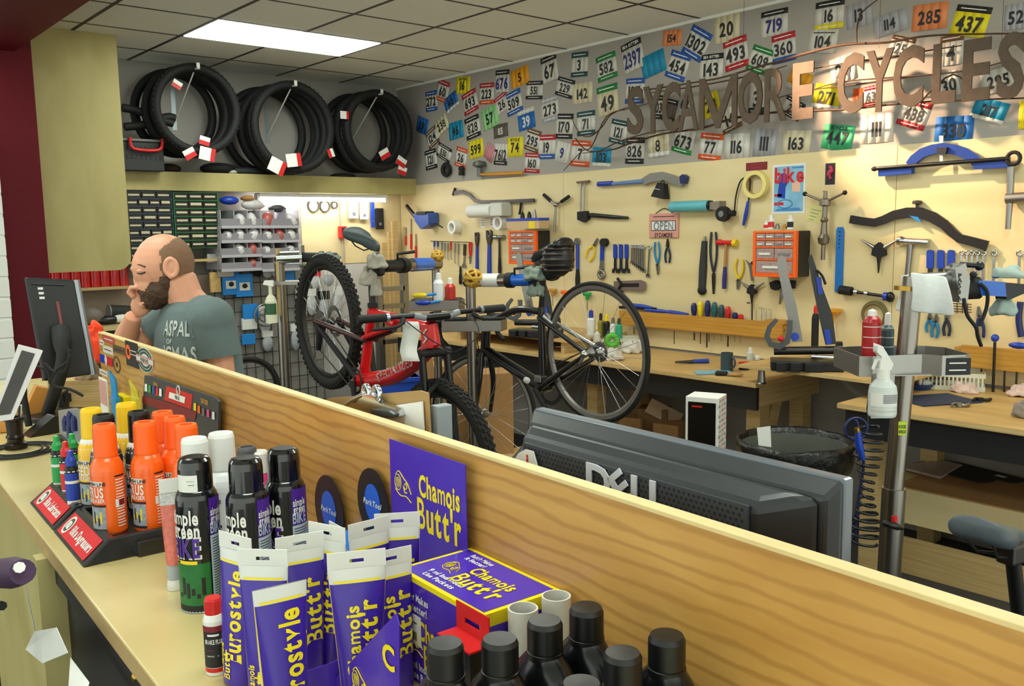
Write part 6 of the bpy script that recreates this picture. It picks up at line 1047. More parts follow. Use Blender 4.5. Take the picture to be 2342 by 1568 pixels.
# clipboard and papers leaning behind the divider
CF = Fr(CT.M @ Vector((0, .46, 0)), CT.rz); k = Kit('clipboard', 'brown clipboard with a big steel clip leaning behind the divider', 'clipboard', CF, 850, 960, y=0.); k.part('board', MB().prism(k.poly([(740, 912), (950, 894), (968, 900), (974, 1010), (740, 1000)]), .008, .012), mat('hardboard', 'a5844f', .6), bevel=.001)
k.part('paper', MB().prism(k.poly([(880, 930), (962, 918), (968, 1020), (880, 1010)]), .002, .005), PAPER); k.part('clip_plate', MB().prism(k.poly([(788, 928), (800, 922), (828, 918), (842, 900), (866, 902), (876, 918), (920, 932), (926, 950), (880, 956), (800, 944)]), -.012, .002), CHROME, bevel=.003)
k.part('clip_ring', MB().torus(k.p(838, 896, -.006), .012, .005, 'y', 16, 6), CHROME); k.part('clip_ring', MB().torus(k.p(862, 899, -.006), .012, .005, 'y', 16, 6), CHROME); k.part('clip_lever', MB().prism(k.poly([(872, 932), (915, 936), (928, 944), (924, 952), (874, 948)]), -.022, -.012), mat('dark_clip_lever', '5c6468', .3, .8), bevel=.002); k.part('clip_arm', MB().tube(k.path([(790, 928), (812, 912), (832, 902)], -.008), .006, 7), CHROME)
k = Kit('file_holder', 'grey plastic file holder next to the clipboard', 'file holder', CF, 982, 990, y=.02, single=True); k.part('', MB().prism(k.poly([(966, 930), (985, 926), (999, 930), (1002, 1040), (968, 1030)]), 0, .03), mat('grey_file', '8a939b', .5), bevel=.002)
# ================================================================== bicycles in their stands
M_BRED = mat('red_frame_paint', 'd3121c', .25, coat=.6, var=.03); M_BBLK = mat('black_frame_paint', '15161a', .3, coat=.4); M_TYRE = mat('tyre_rubber', '151210', .8, bump=.2, vs=50); M_RIM = mat('dark_rim', '2c2a29', .4, .6)
SPK = {}
def wheel(k, c, R, tr, knob, M, rimm, hubm, nsp=28, tyrem=None, rimr=.012, flat=False):
    """tyre mesh is the part; rim, hub and spokes hang under it. Local axis of the wheel is y."""
    m = MB().torus((0, 0, 0), R-tr, tr, 'y', 56, 10)
    if knob:
        for i in range(64):
            for row, (dy, dr) in enumerate(((-.75, .62), (-.27, .93), (.27, .93), (.75, .62))):
                a = 2*PI*(i+.5*(row % 2))/64; rr = R-tr+tr*dr; q = Matrix.Translation((rr*math.cos(a), tr*dy, rr*math.sin(a))) @ RY(-a)
                old = m.M; m.M = q; m.box((-.004, -tr*.2, -.008), (.006, tr*.2, .008)); m.M = old
    t = m.build('wheel', tyrem or M_TYRE, k.root, TR(c) @ M)
    m = MB(); n = 48; ri = R-2*tr
    for i in range(n):
        pass
    prof = [(ri+.006, -rimr), (ri+.006, rimr), (ri-.012, rimr*.8), (ri-.022, 0), (ri-.012, -rimr*.8), (ri+.006, -rimr)]
    MB().lathe(prof, 48, M=RX(PI/2)).build('rim', rimm, t)
    MB().lathe([(0, -.06), (.008, -.06), (.008, -.045), (.026, -.03), (.02, -.02), (.014, 0), (.02, .02), (.026, .03), (.008, .045), (.008, .06), (0, .06)], 14, M=RX(PI/2)).build('hub', hubm, t)
    L = ri-.018; key = (round(L, 3), rimm.name)
    if key not in SPK: sp = MB().cyl((.02, 0, .02), (L, .0, 0), .0012, n=4).build('spoke', CHROME, t); SPK[key] = sp; first = sp
    for i in range(nsp):
        a = 2*PI*i/nsp; o = SPK[key] if (i == 0 and SPK[key].parent == t) else SPK[key].copy()
        if o.name not in COL.objects: COL.objects.link(o)
        o.parent = t; o.matrix_basis = RY(a) @ Matrix.Rotation(.05*(1 if i % 2 else -1), 4, 'Z') @ RX(PI*(i//2 % 2))
    return t
def saddle(k, rear, nose, w, m, name='saddle', up=Vector((0, 0, 1))):
    d = nose-rear; L = d.length; ex = d.normalized(); ey = up.cross(ex).normalized(); ez = ex.cross(ey); n = 12; vs = []; st = [(0, .72, .012), (.06, .95, .002), (.18, 1, 0), (.34, .8, .0), (.5, .48, -.002), (.68, .3, -.004), (.9, .25, -.008), (1, .16, -.014)]
    for f, q, dz in st:
        for i in range(n):
            a = 2*PI*i/n; c, s = math.cos(a), math.sin(a); hgt = .028 if s > 0 else .04
            vs.append(rear+ex*(L*f)+ey*(w/2*q*math.copysign(abs(c)**.7, c))+ez*(dz+hgt*(s if s > 0 else s*(.5+.5*abs(c)))*(1 if f < .95 else .6)))
    mb = MB().add(vs, [(j*n+i, j*n+(i+1) % n, (j+1)*n+(i+1) % n, (j+1)*n+i) for j in range(len(st)-1) for i in range(n)]+[list(range(n))[::-1], list(range((len(st)-1)*n, len(st)*n))], 0, True)
    s = k.part(name, mb, m, sub=1)
    for sg in (-1, 1): MB().tube([rear+ex*(L*.12)+ey*(.03*sg)-ez*.02, rear+ex*(L*.3)+ey*(.022*sg)-ez*.045, rear+ex*(L*.62)+ey*(.022*sg)-ez*.045, rear+ex*(L*.85)-ez*.015], .0035, 6).build('rail', DKST, s)
    return s
# ---------------------------------------------------------------- red mountain bike
RA = atd(748, 736, 4.7); FA = atd(1015, 1050, 3.9); hd = Vector((FA.x-RA.x, FA.y-RA.y, 0)).normalized(); rzB = math.atan2(hd.y, hd.x)
F1 = Fr(RA, rzB); k = Kit('mountain_bike', 'red full suspension mountain bike clamped in a stand', 'bicycle', F1, 748, 736, y=0.)
fa = Vector(((FA-RA).dot(hd), 0, FA.z-RA.z)); RW = .352; TW = .029
bb = k.p(832, 868); stp = k.p(852, 698); spt = k.p(846, 590); htt = k.p(985, 742); htb = k.p(992, 790)
wheel(k, (0, 0, 0), RW, TW, True, Matrix(), M_RIM, DKST, 28); wheel(k, fa, RW, TW, True, RY(.3) @ RZ(.06), M_RIM, DKST, 28)
def tb(n, a, b, r0, r1, m, bow=None, seg=5): P = smooth_path([a, bow, b] if bow is not None else [a, b], seg); kk = len(P); k.part(n, MB().tube(P, [r0+(r1-r0)*i/(kk-1) for i in range(kk)], 12), m)
tb('seat_tube', bb, stp, .028, .02, M_BRED); tb('down_tube', bb+Vector((.0, 0, -.005)), htb, .042, .034, M_BRED, (bb+htb)/2+Vector((.02, 0, -.045))); tb('top_tube', stp+(bb-stp)*.1, htt+Vector((-.02, 0, -.01)), .02, .026, M_BRED, (stp+htt)/2+Vector((0, 0, -.02))); tb('head_tube', htt, htb, .03, .032, M_BRED); tb('bottom_bracket', bb+Vector((0, -.045, 0)), bb+Vector((0, .045, 0)), .03, .03, M_BRED); tb('brace_tube', stp+(bb-stp)*.08, (stp+htt)/2+Vector((-.05, 0, -.05)), .016, .016, M_BRED)
for s in (-1, 1):
    y = .06*s; tb('chain_stay', bb+Vector((0, y*.6, .01)), Vector((0, y*1.1, 0)), .016, .013, BLKM); tb('seat_stay', Vector((0, y*1.1, .01)), stp+(bb-stp)*.45+Vector((.02, y*.5, 0)), .015, .014, mat('dark_red_stay', '3a0f10', .25, coat=.6))
tb('shock', stp+(bb-stp)*.42, (stp+htt)/2+Vector((-.06, 0, -.07)), .024, .018, BLACK); tb('rocker_link', stp+(bb-stp)*.42+Vector((0, -.03, 0)), (stp+htt)/2+Vector((-.04, -.03, -.06)), .012, .012, RED)
fx = (fa-htb).normalized()
for s in (-1, 1):
    y = .065*s; cr = htb+fx*.03; tb('fork_stanchion', cr+Vector((0, y, 0)), cr+fx*.2+Vector((0, y, 0)), .017, .017, BLACK); tb('fork_lower', cr+fx*.16+Vector((0, y, 0)), fa+Vector((0, y, 0)), .022, .019, BLKM)
tb('fork_crown', htb+fx*.03+Vector((0, -.08, 0)), htb+fx*.03+Vector((0, .08, 0)), .02, .02, BLKM); tb('front_axle', fa+Vector((0, -.07, 0)), fa+Vector((0, .07, 0)), .01, .01, DKST)
tb('fork_arch', htb+fx*.2+Vector((.03, -.07, 0)), htb+fx*.2+Vector((.03, .07, 0)), .012, .012, BLKM, htb+fx*.15+Vector((.045, 0, 0)))
tb('seat_post', stp, spt, .0155, .0155, BLACK); tb('seat_clamp', stp+Vector((0, 0, .012)), stp-Vector((0, 0, .012)), .024, .024, BLKM)
sr, sn = k.p(806, 532), k.p(884, 572); sn = sr+(sn-sr).normalized()*.27; saddle(k, sr+Vector((0, 0, .0)), sn, .145, mat('slate_saddle', '2f3b3d', .5, bump=.1, vs=60)); 
# stem, bar, grips
stc = htt+Vector((.055, 0, .035)); tb('stem', htt+Vector((0, 0, .02)), stc, .02, .019, BLACK); hl = .365
def bar(y): return Vector((stc.x-.02*abs(y)/hl, y, stc.z+.004+.012*(abs(y) > .1)))
k.part('handlebar', MB().tube([bar(-hl), bar(-.2), bar(-.11), bar(-.05), bar(.05), bar(.11), bar(.2), bar(hl)], [.0112, .0112, .013, .0165, .0165, .013, .0112, .0112], 10), BLACK)
for s in (-1, 1):
    k.part('grip', MB().tube([bar(s*(hl+.004)), bar(s*(hl-.12))], .0175, 12), RUB); k.part('grip_collar', MB().tube([bar(s*(hl-.12)), bar(s*(hl-.135))], .0185, 12), mat('silver_collar', '9fa8b5', .3, .8)); k.part('brake_lever', MB().tube(smooth_path([bar(s*(hl-.19))+Vector((.02, 0, -.01)), bar(s*(hl-.15))+Vector((.05, 0, -.035)), bar(s*(hl-.03))+Vector((.055, 0, -.04))], 4), [.012]*3+[.007]*6, 7), BLKM)
    k.part('brake_cable', MB().tube(smooth_path([bar(s*(hl-.2))+Vector((.03, 0, -.02)), bar(s*.12)+Vector((.14, 0, -.09)), Vector((stc.x+.12, 0, stc.z-.14)), htb+Vector((.03, .02*s, 0))], 6), .0025, 5), BLKM); k.part('grip_stripe', MB().tube([bar(s*.06), bar(s*.115)], [.0172, .0142], 10), mat('carbon_stripe', '8b9096', .35))
# drivetrain on the visible side
m = MB()
for i, r in enumerate((.065, .057, .049, .041, .033)): m.lathe([(r-.012, 0), (r, 0), (r, .0018), (r-.012, .0018)], 30, at=(0, -.035-i*.0045, 0), M=RX(PI/2))
k.part('cassette', m, STEEL); k.part('chainring', MB().lathe([(.055, 0), (.068, 0), (.068, .003), (.055, .003), (.055, 0)], 34, at=bb+Vector((0, -.045, 0)), M=RX(PI/2)), DKST)
k.part('crank_arm', MB().tube([bb+Vector((0, -.06, 0)), bb+Vector((.05, -.075, -.165))], [.015, .012], 8), BLKM); k.part('crank_arm', MB().tube([bb+Vector((0, .06, 0)), bb+Vector((-.05, .075, .165))], [.015, .012], 8), BLKM); k.part('pedal', MB().cb(bb+Vector((.05, -.115, -.168)), (.09, .08, .02)), BLKM, bevel=.004)
k.part('chain', MB().tube([Vector((0, -.04, .05)), bb+Vector((0, -.045, .067))], .004, 5).tube([Vector((-.03, -.04, -.14)), bb+Vector((0, -.045, -.067))], .004, 5), DKST); k.part('derailleur', MB().tube([Vector((0, -.05, -.02)), Vector((.015, -.055, -.08)), Vector((-.02, -.045, -.14))], [.02, .018, .014], 8), BLKM); k.part('disc_rotor', MB().lathe([(.06, 0), (.085, 0), (.085, .002), (.06, .002), (.06, 0)], 26, at=(0, .045, 0), M=RX(PI/2)), STEEL)
# lettering on the down tube, both the flank that shows
dv = htb-bb; ang = math.atan2(dv.z, dv.x); m = MB().text('SPECIALIZED', .04, (0, 0), 0, 0, fit=dv.length*.68); 
tm = MB(); tm.add([(p.x, -math.sqrt(max(1e-6, .0405**2-p.z**2))-.002, p.z) for p in m.v], m.f); o = k.part('down_tube_lettering', tm, [mat('bike_logo_grey', 'b9a7a8', .4)]); o.matrix_basis = TR(bb+dv*.55+Vector((.012, 0, -.028))) @ RY(-ang)
m = MB().box((-.035, -.012, -.05), (.03, .012, .05)); o = k.part('number_plate', m, M_BRED); o.matrix_basis = TR(htt+Vector((.02, -.03, -.045)))
o = k.part('head_badge', MB().tube([Vector((.012, 0, .03)), Vector((-.012, 0, .01)), Vector((.012, 0, -.01)), Vector((-.012, 0, -.03))], .004, 5), PAPER); o.matrix_basis = TR(htt+Vector((.025, -.046, -.045)))
t = Kit('service_tag', 'long white paper service tag hanging from the red bike handlebar', 'tag', Fr((F1.M @ (Vector((k.x, 0, k.z))+bar(-.13))), -YAW), 938, 735, y=-.03, single=True); vs = []
for j in range(9):
    py = 735+j*11; dx = 3*math.sin(j*.8)+(j-6)*2.5*(j > 6); dy_ = -.012*max(0, j-5)
    for px in (918, 957): v = t.p(px+dx, py); v.y = dy_; vs.append(v)
m = MB().add(vs, [(2*i, 2*i+1, 2*i+3, 2*i+2) for i in range(8)], 0, True); t.part('', m, PAPER, sol=.0008)
BAR = bar; K1 = k
# ---------------------------------------------------------------- black road bike
RB = atd(1362, 806, 4.28); FB = atd(1104, 946, 5.0); hd = Vector((FB.x-RB.x, FB.y-RB.y, 0)).normalized(); F2 = Fr(RB, math.atan2(hd.y, hd.x)); k = Kit('road_bike', 'black road bike clamped nose down in a stand', 'bicycle', F2, 1362, 806, y=0.); fa = Vector(((FB-RB).dot(hd), 0, FB.z-RB.z)); RW = .342
M_SRIM = mat('silver_rim', '8d8a86', .35, .7)
wheel(k, (0, 0, 0), RW, .0125, False, Matrix(), M_SRIM, STEEL, 24, rimr=.010); wheel(k, fa, RW, .0125, False, RY(.2) @ RZ(.35), M_SRIM, STEEL, 24, rimr=.010)
bb = k.p(1243, 886); stp = k.p(1238, 702); spt = k.p(1244, 622); htt = k.p(1112, 742); htb = k.p(1110, 800)
tb('seat_tube', bb, stp, .024, .019, M_BBLK); tb('down_tube', bb, htb, .034, .027, M_BBLK); tb('top_tube', stp+(bb-stp)*.06, htt, .018, .02, M_BBLK, (stp+htt)/2+Vector((-.03, 0, .035))); tb('head_tube', htt, htb, .026, .027, M_BBLK); tb('seat_post', stp, spt, .0145, .0145, BLACK); tb('bottom_bracket', bb+Vector((0, -.04, 0)), bb+Vector((0, .04, 0)), .026, .026, M_BBLK)
for s in (-1, 1):
    y = .055*s; tb('chain_stay', bb+Vector((0, y*.6, 0)), Vector((0, y*1.1, 0)), .016, .012, M_BBLK); tb('seat_stay', Vector((0, y*1.1, 0)), stp+(bb-stp)*.12+Vector((0, y*.4, 0)), .012, .011, M_BBLK if s > 0 else mat('silver_stay', 'a7a6a2', .3, .6)); tb('fork_blade', htb+Vector((0, y*.5, -.02)), fa+Vector((0, y, 0)), .018, .011, M_BBLK, (htb+fa)/2+Vector((-.02, y*.9, 0)))
tb('rear_brake', stp+(bb-stp)*.16+Vector((-.03, 0, .02)), stp+(bb-stp)*.2+Vector((-.09, 0, 0)), .024, .016, STEEL); tb('skewer', Vector((0, -.075, 0)), Vector((0, .075, 0)), .008, .008, CHROME); tb('skewer_lever', Vector((0, .07, 0)), Vector((.03, .08, -.05)), .008, .006, CHROME)
k.part('skewer_nut', MB().sph((0, .075, 0), .02, 10), CHROME)
m = MB().text('~', .02, (0, 0), 0, 0, fit=.3); dv = htb-bb; o = k.part('down_tube_lettering', MB().add([(-p.x, math.sqrt(max(1e-6, .031**2-p.z**2))+.0015, p.z) for p in m.v], m.f), [mat('dim_lettering', '55585e', .3)]); o.matrix_basis = TR(bb+dv*.62) @ RY(-math.atan2(dv.z, dv.x))
k.part('blue_badge', MB().sph(bb+dv*.2+Vector((0, .03, 0)), (.03, .006, .018), 10), PAPER)
stc = htt+Vector((.07, 0, .03)); tb('stem', htt+Vector((0, 0, .02)), stc, .018, .017, BLACK)
P = smooth_path([stc+Vector((.02, -.2, -.14)), stc+Vector((.08, -.2, -.1)), stc+Vector((.09, -.2, -.03)), stc+Vector((.05, -.19, 0)), stc+Vector((0, -.1, 0)), stc, stc+Vector((0, .1, 0)), stc+Vector((.05, .19, 0)), stc+Vector((.09, .2, -.03)), stc+Vector((.08, .2, -.1)), stc+Vector((.02, .2, -.14))], 4); k.part('drop_bar', MB().tube(P, .014, 9), BLKM)
for s in (-1, 1): k.part('brake_hood', MB().tube([stc+Vector((.08, .2*s, -.01)), stc+Vector((.15, .2*s, .0)), stc+Vector((.16, .2*s, .04))], [.018, .018, .012], 8), BLKM); k.part('brake_lever', MB().tube([stc+Vector((.15, .2*s, 0)), stc+Vector((.13, .2*s, -.09))], .007, 6), DKST)
k.part('chainring', MB().lathe([(.075, 0), (.098, 0), (.098, .003), (.075, .003), (.075, 0)], 36, at=bb+Vector((0, -.045, 0)), M=RX(PI/2)), DKST); k.part('crank_arm', MB().tube([bb+Vector((0, .055, 0)), bb+Vector((-.12, .07, -.12))], [.015, .012], 8), BLKM); k.part('pedal', MB().cb(bb+Vector((-.125, .11, -.125)), (.09, .07, .02)), BLKM, bevel=.004); k.part('front_derailleur', MB().cb(bb+Vector((-.01, .03, .05)), (.05, .05, .035)), STEEL, bevel=.006)
for i, r in enumerate((.05, .044, .038, .032)): pass
m = MB(); [m.lathe([(r-.01, 0), (r, 0), (r, .0018), (r-.01, .0018)], 26, at=(0, -.03-i*.0045, 0), M=RX(PI/2)) for i, r in enumerate((.05, .044, .038, .032))]; k.part('cassette', m, STEEL); k.part('chain', MB().tube([Vector((0, -.035, .045)), bb+Vector((0, -.045, .097))], .004, 5), DKST)
k.part('cable', MB().tube(smooth_path([stc+Vector((.1, .2, 0)), stc+Vector((.12, .12, .1)), stc+Vector((.02, .05, .06)), htb+Vector((.02, .03, 0))], 5), .0028, 5), BLKM)
sr = k.p(1296, 556); sn = k.p(1206, 592); sn = sr+(sn-sr).normalized()*.27; saddle(k, sr, sn, .14, mat('black_saddle_leather', '15161a', .28), up=Vector((0, 0, 1)))
b = Kit('saddle_bag', 'bulging black striped saddle bag under the road bike saddle', 'bag', F2, 1278, 590, y=0.); c0 = b.p(1276, 592)
b.part('pouch', MB().sph(c0, (.085, .07, .09), 16), mat('black_nylon', '17171a', .45, bump=.3, vs=12)); 
for i in range(5): b.part('strap', MB().torus(c0+Vector((0, 0, .05-.026*i)), .078-.006*abs(i-2), .008, 'z', 22, 6), mat('brown_black_web', '2e241f', .4)); 
b.part('lower_pouch', MB().sph(b.p(1262, 620), (.06, .05, .05), 12), mat('black_nylon', '17171a', .45))
# ================================================================== repair stands of the two bikes and one behind
def stand(name, label, px, ptop, dep, clampP, trayz=None, pole=.027, armm=None, band='PARK TOOL', tray=(-.12, .14), top_arm=None):
    B = atd(px, ptop, dep); fr = Fr(B, -YAW); s = Kit(name, label, 'repair stand', fr, px, ptop, y=0.); zf = -s.z+.001
    s.part('column', MB().tube([(0, 0, zf+.02), (0, 0, .04)], pole, 18), mat('satin_chrome', '8f8a84', .28, 1.)); s.part('base_plate', MB().lathe([(0, 0), (.28, 0), (.28, .012), (0, .014)], 30, at=(0, 0, zf)), DKST)
    c = fr.I @ clampP; c = Vector((c.x-s.x, c.y, c.z-s.z)); d = (c-Vector((0, 0, 0))).normalized(); L = c.length
    s.part('arm', MB().tube([-d*.03, d*(L*.55)], .034, 16), mat('polished_arm', 'b2a69a', .2, 1.)); s.part('arm_band', MB().tube([d*.08, d*(L*.42)], .0352, 16, caps=False), PAPER if armm else mat('clamp_blue', '1462c8', .3, coat=.4)); s.part('arm_collar', MB().tube([d*(L*.52), d*(L*.6)], .04, 16), BLKM); s.part('clamp_body', MB().tube([d*(L*.58), d*(L*.84)], [.032, .03], 14), mat('clamp_blue', '1462c8', .3, coat=.4) if armm else BLACK); s.part('jaw', MB().cb(d*(L*.93), (.07, .075, .09)), BLKM, bevel=.012); s.part('jaw', MB().cb(d*(L*.93)+Vector((0, -.05, 0)), (.06, .03, .08)), BLKM, bevel=.01); s.part('clamp_lever', MB().tube([d*(L*.62), d*(L*.62)+Vector((.0, -.03, .06)), d*(L*.62)+Vector((.09, -.03, .07))], .008, 7), DKST)
    if trayz is not None:
        a, b_ = tray
        m = MB()
        pts = [(a, -.12), (b_, -.12), (b_+.03, -.02), (b_, .12), (a, .12)]
        t = MB().add([(x, y, z) for z in (-.028, .028) for x, y in pts], [(i, (i+1) % 5, 5+(i+1) % 5, 5+i) for i in range(5)]); o = s.part('tray_rim', t, ALU, sol=.004); o.matrix_basis = TR(0, 0, trayz-s.z); o = s.part('tray_floor', MB().prismz(pts, -.028, -.025), ALU); o.matrix_basis = TR(0, 0, trayz-s.z)
    return s
cp1 = F1.M @ Vector((K1.x+(K1.p(850, 610)).x, 0, K1.z+K1.p(850, 610).z)); zt1 = atd(990, 696, 5.0).z
s1 = stand('repair_stand', 'repair stand with chrome arm gripping the red bike seat post', 996, 603, 5.0, cp1, zt1, .022, False, tray=(-.14, .13)); k2_ = k
cp2 = F2.M @ Vector((k.x+k.p(1242, 640).x, 0, k.z+k.p(1242, 640).z)); zt2 = atd(1080, 742, 4.75).z
s2 = stand('repair_stand', 'repair stand with a blue clamp gripping the road bike seat post', 1076, 641, 4.75, cp2, zt2, .027, True, tray=(-.15, .16))
for px, pt, pb, m_, lb, c_ in ((1004, 622, 690, mat('white_can', 'e9ecee', .3), 'white spray can in the tray of the red bike stand', WHITE), (1030, 634, 688, mat('red_white_can', 'c22a1c', .35, var=.4, vs=50), 'red and white spray can in the tray of the red bike stand', WHITE)):
    fr = Fr(atd(px, pb, 4.98), -YAW); q = Kit('spray_can', lb, 'spray can', fr, px, pb, y=0.); z_ = zt1-.024-q.z; h = q.q(px, pt)[1]-z_; r = .03; q.part('body', MB().lathe([(0, z_), (r, z_), (r, z_+h*.7), (r*.6, z_+h*.8)], 18), m_); q.part('cap', MB().lathe([(r*.6, z_+h*.78), (r*.5, z_+h*.96), (0, z_+h)], 12), c_)
for px, py, c_, lb in ((960, 675, YEL, 'yellow handled scraper lying in the red bike stand tray'), (968, 692, BLUE, 'blue handled brush lying on the tray rim of the red bike stand')):
    fr = Fr(atd(px, py, 4.86), -YAW); q = Kit('brush', lb, 'brush', fr, px, py, y=0.); q.part('handle', MB().sph((0, 0, 0), (.045, .012, .014), 10), c_); q.part('shaft', MB().tube([(.04, 0, 0), (.09, 0, .006)], .008, 6), BLUE2)
for s_, lb, px, py, dep in ((s1, 'yellow strap wound on the end of the red bike stand arm', 1000, 586, 5.0), (s2, 'tan rubber band ball on the road bike stand head', 1082, 636, 4.7)):
    fr = Fr(atd(px, py, dep), -YAW); q = Kit('rubber_bands', lb, 'rubber bands', fr, px, py, y=-.01); R = .045 if s_ is s2 else .03
    for i in range(7): o = q.part('band', MB().torus((0, 0, 0), R, .008, 'y', 18, 5), mat('tan_rubber', 'c49a35', .6, var=.2)); o.matrix_basis = RZ(i*.5) @ RX(i*.8)
# rear left stand with chrome head and rags
B = atd(650, 700, 5.4); fr = Fr(B, -YAW); s = Kit('repair_stand', 'chrome repair stand standing behind the red bike rear wheel', 'repair stand', fr, 650, 830, y=0.); zf = -s.z+.001
s.part('column', MB().tube([(0, 0, zf+.01), (0, 0, s.p(650, 600).z)], .03, 16), mat('satin_chrome', '8f8a84', .28, 1.)); s.part('base_plate', MB().lathe([(0, 0), (.26, 0), (.26, .012), (0, .014)], 28, at=(0, 0, zf)), DKST); s.part('arm', MB().tube([s.p(636, 590), s.p(694, 588)], .042, 18), CHROME); s.part('flange', MB().box((s.q(688, 590)[0], -.04, s.q(690, 605)[1]), (s.q(694, 590)[0], .04, s.q(690, 560)[1])), STEEL, bevel=.003); s.part('flange', MB().box((s.q(634, 590)[0], -.035, s.q(640, 720)[1]), (s.q(640, 590)[0], .035, s.q(640, 568)[1])), mat('tan_plate', 'b79a5e', .5)); s.part('tray', MB().box((s.q(630, 640)[0], -.06, s.q(650, 650)[1]), (s.q(690, 640)[0], .06, s.q(650, 642)[1])), ALU)
P = fr.M @ Vector((s.x+s.p(745, 585).x, 0, s.z+s.p(745, 596).z)); s.part('arm', MB().tube([s.p(694, 588), s.p(770, 590)], .03, 12), BLKM); M_GR = mat('grey_green_rag', '7d8a80', .9, var=.2, vs=14); rag('rag', 'grey-green rag lying over the rear stand arm', P, .1, M_GR, 31, .05); 
fr = Fr(cp1, -YAW); 
for px, py, sz, sd, lb in ((862, 600, .06, 33, 'grey rag stuffed into the red bike clamp'), (842, 640, .045, 34, 'grey rag hanging left of the red bike clamp'), (860, 665, .04, 35, 'grey rag tail hanging below the red bike clamp')): q = fr.M @ Vector((*[fr.q(px, py, -.06)[0]], -.06, fr.q(px, py, -.06)[1]-.03)); rag('rag', lb, q, sz, mat('taupe_rag', '9a968a', .9, var=.15, vs=14), sd, .08)
fr = Fr(cp2, -YAW)
for px, py, sz, sd, lb in ((1225, 632, .07, 41, 'grey-green rag over the road bike clamp jaw'), (1225, 670, .06, 42, 'grey rag hanging under the road bike clamp jaw')): q = fr.M @ Vector((fr.q(px, py, -.05)[0], -.05, fr.q(px, py, -.05)[1]-.02)); rag('rag', lb, q, sz, mat('grey_green_rag', '7d8a80', .9), sd, .07)
fr = Fr(atd(622, 740, 5.3), -YAW); q = Kit('spray_bottle', 'cream spray bottle with a green label hanging on the rear stand', 'spray bottle', fr, 622, 738, y=0.); r = .035; h = q.q(622, 648)[1]; q.part('bottle', MB().lathe([(0, 0), (r, 0), (r, h*.55), (r*.7, h*.66), (r*.32, h*.72), (r*.3, h*.95)], 18), mat('cream_plastic', 'd8d9bf', .4)); q.part('trigger_head', MB().prism([(-.04, h*.98), (.02, h*.92), (.02, h*1.08), (-.03, h*1.08)], -.012, .012), WHITE, bevel=.004); m = MB(); arc(m, r, -70, 70, h*.22, h*.5, 0); q.part('label', m, [mat('dark_green_label', '2d5a35', .5)])
# handlebar-mounted saddle at the lower right corner and a tyre on the floor
fr = Fr(atd(2290, 1230, 2.0), -YAW+.5); s = Kit('bicycle', 'bicycle with a grey and black saddle cut by the lower right corner', 'bicycle', fr, 2290, 1230, y=0.); a = s.p(2226, 1215); b = a+Vector((.26, .03, -.075)); k = s; saddle(s, a, b, .15, mat('grey_black_saddle', '4a555c', .5)); c = s.p(2315, 1262)
s.part('seat_post', MB().tube([c, s.p(2330, 1400), s.p(2335, 1700)], .0165, 12), BLACK); s.part('seat_clamp', MB().cb(c, (.06, .045, .05)), DKST, bevel=.008); w_ = s.p(2335, 1720); s.part('frame_tube', MB().tube([w_, Vector((w_.x-.1, .0, -s.z+.33))], .024, 12), BLKM)
wheel(s, (w_.x-.38, 0, -s.z+.346), .345, .028, True, Matrix(), M_RIM, DKST, 20); s.part('chain_stay', MB().tube([Vector((w_.x-.1, 0, -s.z+.33)), Vector((w_.x-.38, 0, -s.z+.346))], .014, 8), BLKM); wheel(s, (w_.x+.68, 0, -s.z+.346), .345, .028, True, Matrix(), M_RIM, DKST, 20); s.part('down_tube', MB().tube([Vector((w_.x-.1, 0, -s.z+.33)), Vector((w_.x+.45, 0, -s.z+.75)), Vector((w_.x+.68, 0, -s.z+.346))], .024, 10), BLKM); s.part('top_tube', MB().tube([w_, Vector((w_.x+.45, 0, -s.z+.78))], .02, 10), BLKM)
# blue crates, boxes under the left bench
for P, s_, rz, lb, m_ in ((atd(905, 880, 5.6), (.28, .22, .16), -.4, 'blue plastic crate on the floor behind the red bike', mat('crate_blue', '1146b8', .4)),):
    o = empty('plastic_crate', TR(P.x, P.y, 0.) @ RZ(rz), lb, 'crate'); zc_ = P.z-.02
    MB().box((-s_[0]/2, -s_[1]/2, zc_-s_[2]/2), (s_[0]/2, s_[1]/2, zc_+s_[2]/2)).build('body', m_, o, bevel=.006); MB().box((-s_[0]/2-.01, -s_[1]/2-.01, zc_+s_[2]/2-.03), (s_[0]/2+.01, s_[1]/2+.01, zc_+s_[2]/2)).build('rim', m_, o, bevel=.004); MB().box((-.2, -.16, 0.0005), (.2, .16, zc_-s_[2]/2-.001)).build('pedestal', M_CB2, o)
for px, py, dep, s_, rz, lb in ((962, 860, 6.2, (.24, .24, .4), -.7, 'brown cardboard box with a yellow label below the far bench'), (1035, 880, 5.75, (.24, .24, .42), -.6, 'brown cardboard box behind the stand column'), (1120, 900, 5.45, (.24, .24, .45), -.5, 'brown cardboard box seen through the road bike front wheel')):
    P = atd(px, py, dep); carton(Vector((P.x, P.y, .001)), (s_[0], s_[1], P.z+.14), rz, lb, M_CB)
